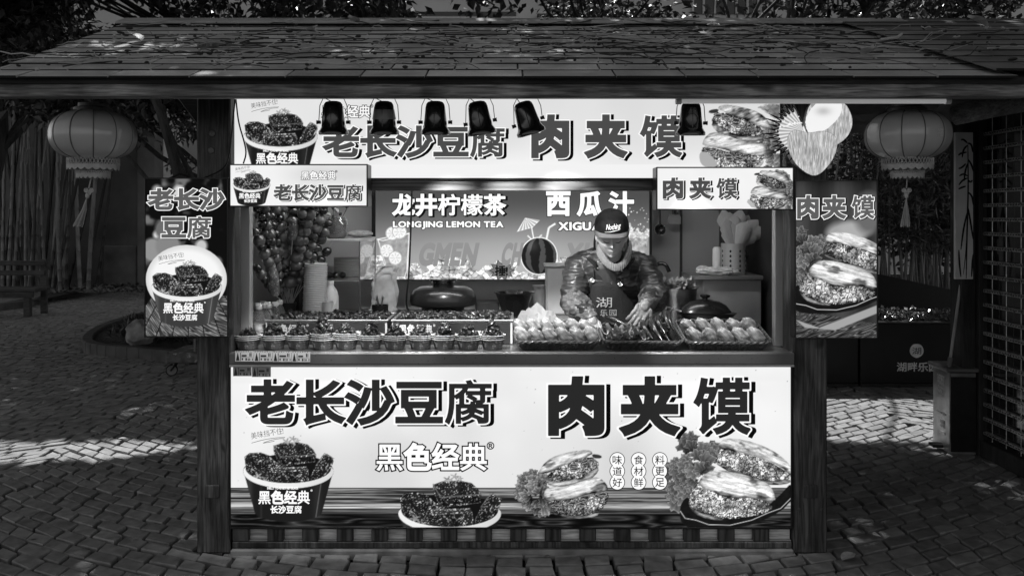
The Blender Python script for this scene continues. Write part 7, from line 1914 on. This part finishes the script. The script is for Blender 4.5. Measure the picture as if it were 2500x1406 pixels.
# knitted collar
kc_ = MB(); n = 150; v = []
prof = [(.90, -.050), (1.0, -.042), (1.04, -.012), (1.03, .016), (.98, .034), (.88, .036), (.76, .02), (.74, -.02)]
for r_, z in prof:
    for i in range(n):
        a = 2 * math.pi * i / n; q = r_ + .022 * math.cos(a * 50); fy = max(0, -math.sin(a)) ** 1.6
        v.append((PX + .004 + q * .089 * math.cos(a), .470 + q * .098 * math.sin(a), 1.330 + z * (1 - .52 * fy) + .100 * (1 - fy)))
kc_.add(v, [(j * n + i, j * n + (i + 1) % n, (j + 1) * n + (i + 1) % n, (j + 1) * n + i) for j in range(len(prof) - 1) for i in range(n)], 0, True)
part('knitted_collar', kc_, M('knit', .22, .9, var=.15, scale=60), psn)
# jacket
mj = M('jacket_nylon', .032, .30, var=.2, scale=4)
jk = MB(); torso(jk, .022, .84, 1.385)
for s, Sx, Ex, Wx in ((-1, S1, E1, W1), (1, S2, E2, W2)):
    cap_chain(jk, [(PX + s * .07, .64, 1.345), Sx + Vector((0, 0, -.008)), Ex, Ex.lerp(Wx, .72)], [.070, .073, .066, .052], 24)
def puff(co):
    o = np.zeros(len(co)); x, y, z = co[:, 0], co[:, 1], co[:, 2]
    for i in range(len(co)):
        p = Vector(co[i]); w = mnoise.noise(Vector((p.x * 9, p.y * 9, p.z * 26))); r_ = 1 - abs(mnoise.noise(Vector((p.x * 11 + 5, p.y * 11, p.z * 46)))) * 2
        o[i] = .006 * w + .0070 * r_ * abs(r_) + .0015 * mnoise.noise(p * 50)
    arm = np.abs(x - PX) > .15
    o += np.where(arm, .004 * np.cos(z * 2 * np.pi / .075), .003 * np.cos(z * 2 * np.pi / .11) ** 1)
    return o
finish(remesh(jk, .0062, 3), 'jacket', mj, psn, puff)
# open jacket collar and placket
cl_ = MB(); n = 40; v = []
for j in range(5):
    u = j / 4
    for i in range(n + 1):
        a = -math.pi / 2 + .75 + (2 * math.pi - 1.5) * i / n; r_ = .100 + .020 * u + .006 * math.sin(a * 5); v.append(Vector((PX, .585, 1.315)) + Vector((r_ * math.cos(a) * 1.12, r_ * math.sin(a) * (1.0 + .1 * u),   .060 * u * (1 - .30 * max(0, -math.sin(a))) - .012 * max(0, -math.sin(a)))))
cf = [(j * (n + 1) + i, j * (n + 1) + i + 1, (j + 1) * (n + 1) + i + 1, (j + 1) * (n + 1) + i) for j in range(4) for i in range(n)]
cl_.add(v, cf, 0, True); cl_.add([p + (p - Vector((PX, .585, p.z))).normalized() * -.012 for p in v], [tuple(reversed(q)) for q in cf], 0, True)
part('jacket_collar', cl_, mj, psn)
def front(px_, py_, lift):
    q = P(px_, py_, .52)
    for _ in range(4):
        x, z = q.x, q.z; t_ = 1 - ((x - PX) / (tors(z, 2) + .022)) ** 2; y = tors(z, 1) - (tors(z, 3) + .022) * math.sqrt(max(t_, .02)) - lift; q = P(px_, py_, y)
    return q
def sheet(mb, rows, lift, m=14, m_=0, thick=0):
    v = []; k = 14; prev = None
    n = 0
    for (a, b) in zip(rows, rows[1:]):
        for j in range(k + (b is rows[-1])):
            u = j / k; xa = a[0] + (b[0] - a[0]) * u; xb = a[1] + (b[1] - a[1]) * u; y_ = a[2] + (b[2] - a[2]) * u
            for i in range(m + 1):
                x_ = xa + (xb - xa) * i / m; w_ = .004 * mnoise.noise(Vector((x_ * .06, y_ * .02, 3))); v.append(front(x_, y_, lift + w_))
            n += 1
    return mb.add(v, [(j * (m + 1) + i, (j + 1) * (m + 1) + i, (j + 1) * (m + 1) + i + 1, j * (m + 1) + i + 1) for j in range(n - 1) for i in range(m)], m_, True)
mpl = M('placket', .05, .42, var=.25, scale=9, bump=.15, bscale=40)
part('placket', sheet(MB(), [(1450, 1515, 643), (1452, 1512, 662), (1470, 1504, 680), (1478, 1500, 720)], .012), mpl, psn)
msnap = M('snap', .35, .3, .7)
for x_, y_ in ((1459, 656), (1518, 661), (1493, 692)): part('snap_button', MB().ell(front(x_, y_, .016), (.0065, .004, .0065), None, 14, 8), msnap, psn)
map_ = M('apron_cloth', .028, .6, var=.2, scale=8, bump=.25, bscale=140)
apr = part('apron', sheet(MB(), [(1447, 1513, 690), (1443, 1522, 712), (1420, 1545, 740), (1405, 1560, 800), (1400, 1568, 860)], .020, 20), map_, psn)
mring = M('ring_metal', .7, .25, .9)
for pl_ in ([(1447, 688), (1450, 670), (1449, 648), (1440, 632)], [(1513, 694), (1518, 672), (1522, 652), (1532, 636)]):
    part('strap', MB().tube(chai_open([front(x_, y_, .016) for x_, y_ in pl_]), .0055, 8, flat=.5), map_, apr)
for x_, y_ in ((1446, 685), (1514, 694)):
    part('ring', MB().lathe([(.0105 + .0026 * math.cos(t), .0026 * math.sin(t)) for t in np.linspace(0, 6.283, 9)], front(x_, y_, .028), 20, Euler((R(75), 0, 0))), mring, apr)
def print_on(mb, VF, lift):
    V_, F_ = VF; mb.add([front(x, y, lift) for x, y in V_], [tuple(reversed(q)) for q in F_])
mb = MB(); print_on(mb, text_px('湖', 1455, 1494, 726, 751, w=.0), .0265)
print_on(mb, text_px('乐', 1465, 1483, 756, 771, w=-.005), .0265); print_on(mb, text_px('园', 1488, 1505, 756, 771, w=-.005), .0265)
part('lettering', mb, M('apron_print', .55, .6), apr)
# over-sleeves
msl = M('sleeve_cover', .10, .40, var=.3, scale=14, spots=.33, spot_c=.28, spot_scale=22)
for Ex, Wx, a, b in ((E1, W1, .16, .92), (E2, W2, .26, .90)):
    mb = MB(); cap_chain(mb, [Ex.lerp(Wx, a), Ex.lerp(Wx, .5), Ex.lerp(Wx, b)], [.070, .062, .040], 24)
    def wr(co):
        o = np.zeros(len(co))
        for i in range(len(co)):
            p = Vector(co[i]); r_ = 1 - 2 * abs(mnoise.noise(Vector((p.x * 18, p.y * 18 + 3, p.z * 48)))); o[i] = .008 * mnoise.noise(p * 15) + .008 * r_ * abs(r_) + .003 * mnoise.noise(p * 60)
        return o
    finish(remesh(mb, .005, 3), 'over_sleeve', msl, psn, wr)
mgl = M('clear_glove', .28, .30, var=.25, scale=22, bump=.6, bscale=50, coat=.5, bdist=.004)
for H in (H1, H2):
    mb = MB(); hand(mb, *H, gr=.0016, curl=.5); w = H[0]; d = (H[4] - w).normalized(); cap_chain(mb, [w + d * .06, w + d * .0], [.041, .029])
    def gw(co):
        o = np.zeros(len(co))
        for i in range(len(co)): p = Vector(co[i]); o[i] = .0015 * mnoise.noise(p * 70) + .0016 * (1 - 2 * abs(mnoise.noise(p * 45)))
        return o
    finish(remesh(mb, .0026, 1), 'glove', mgl, psn, gw)
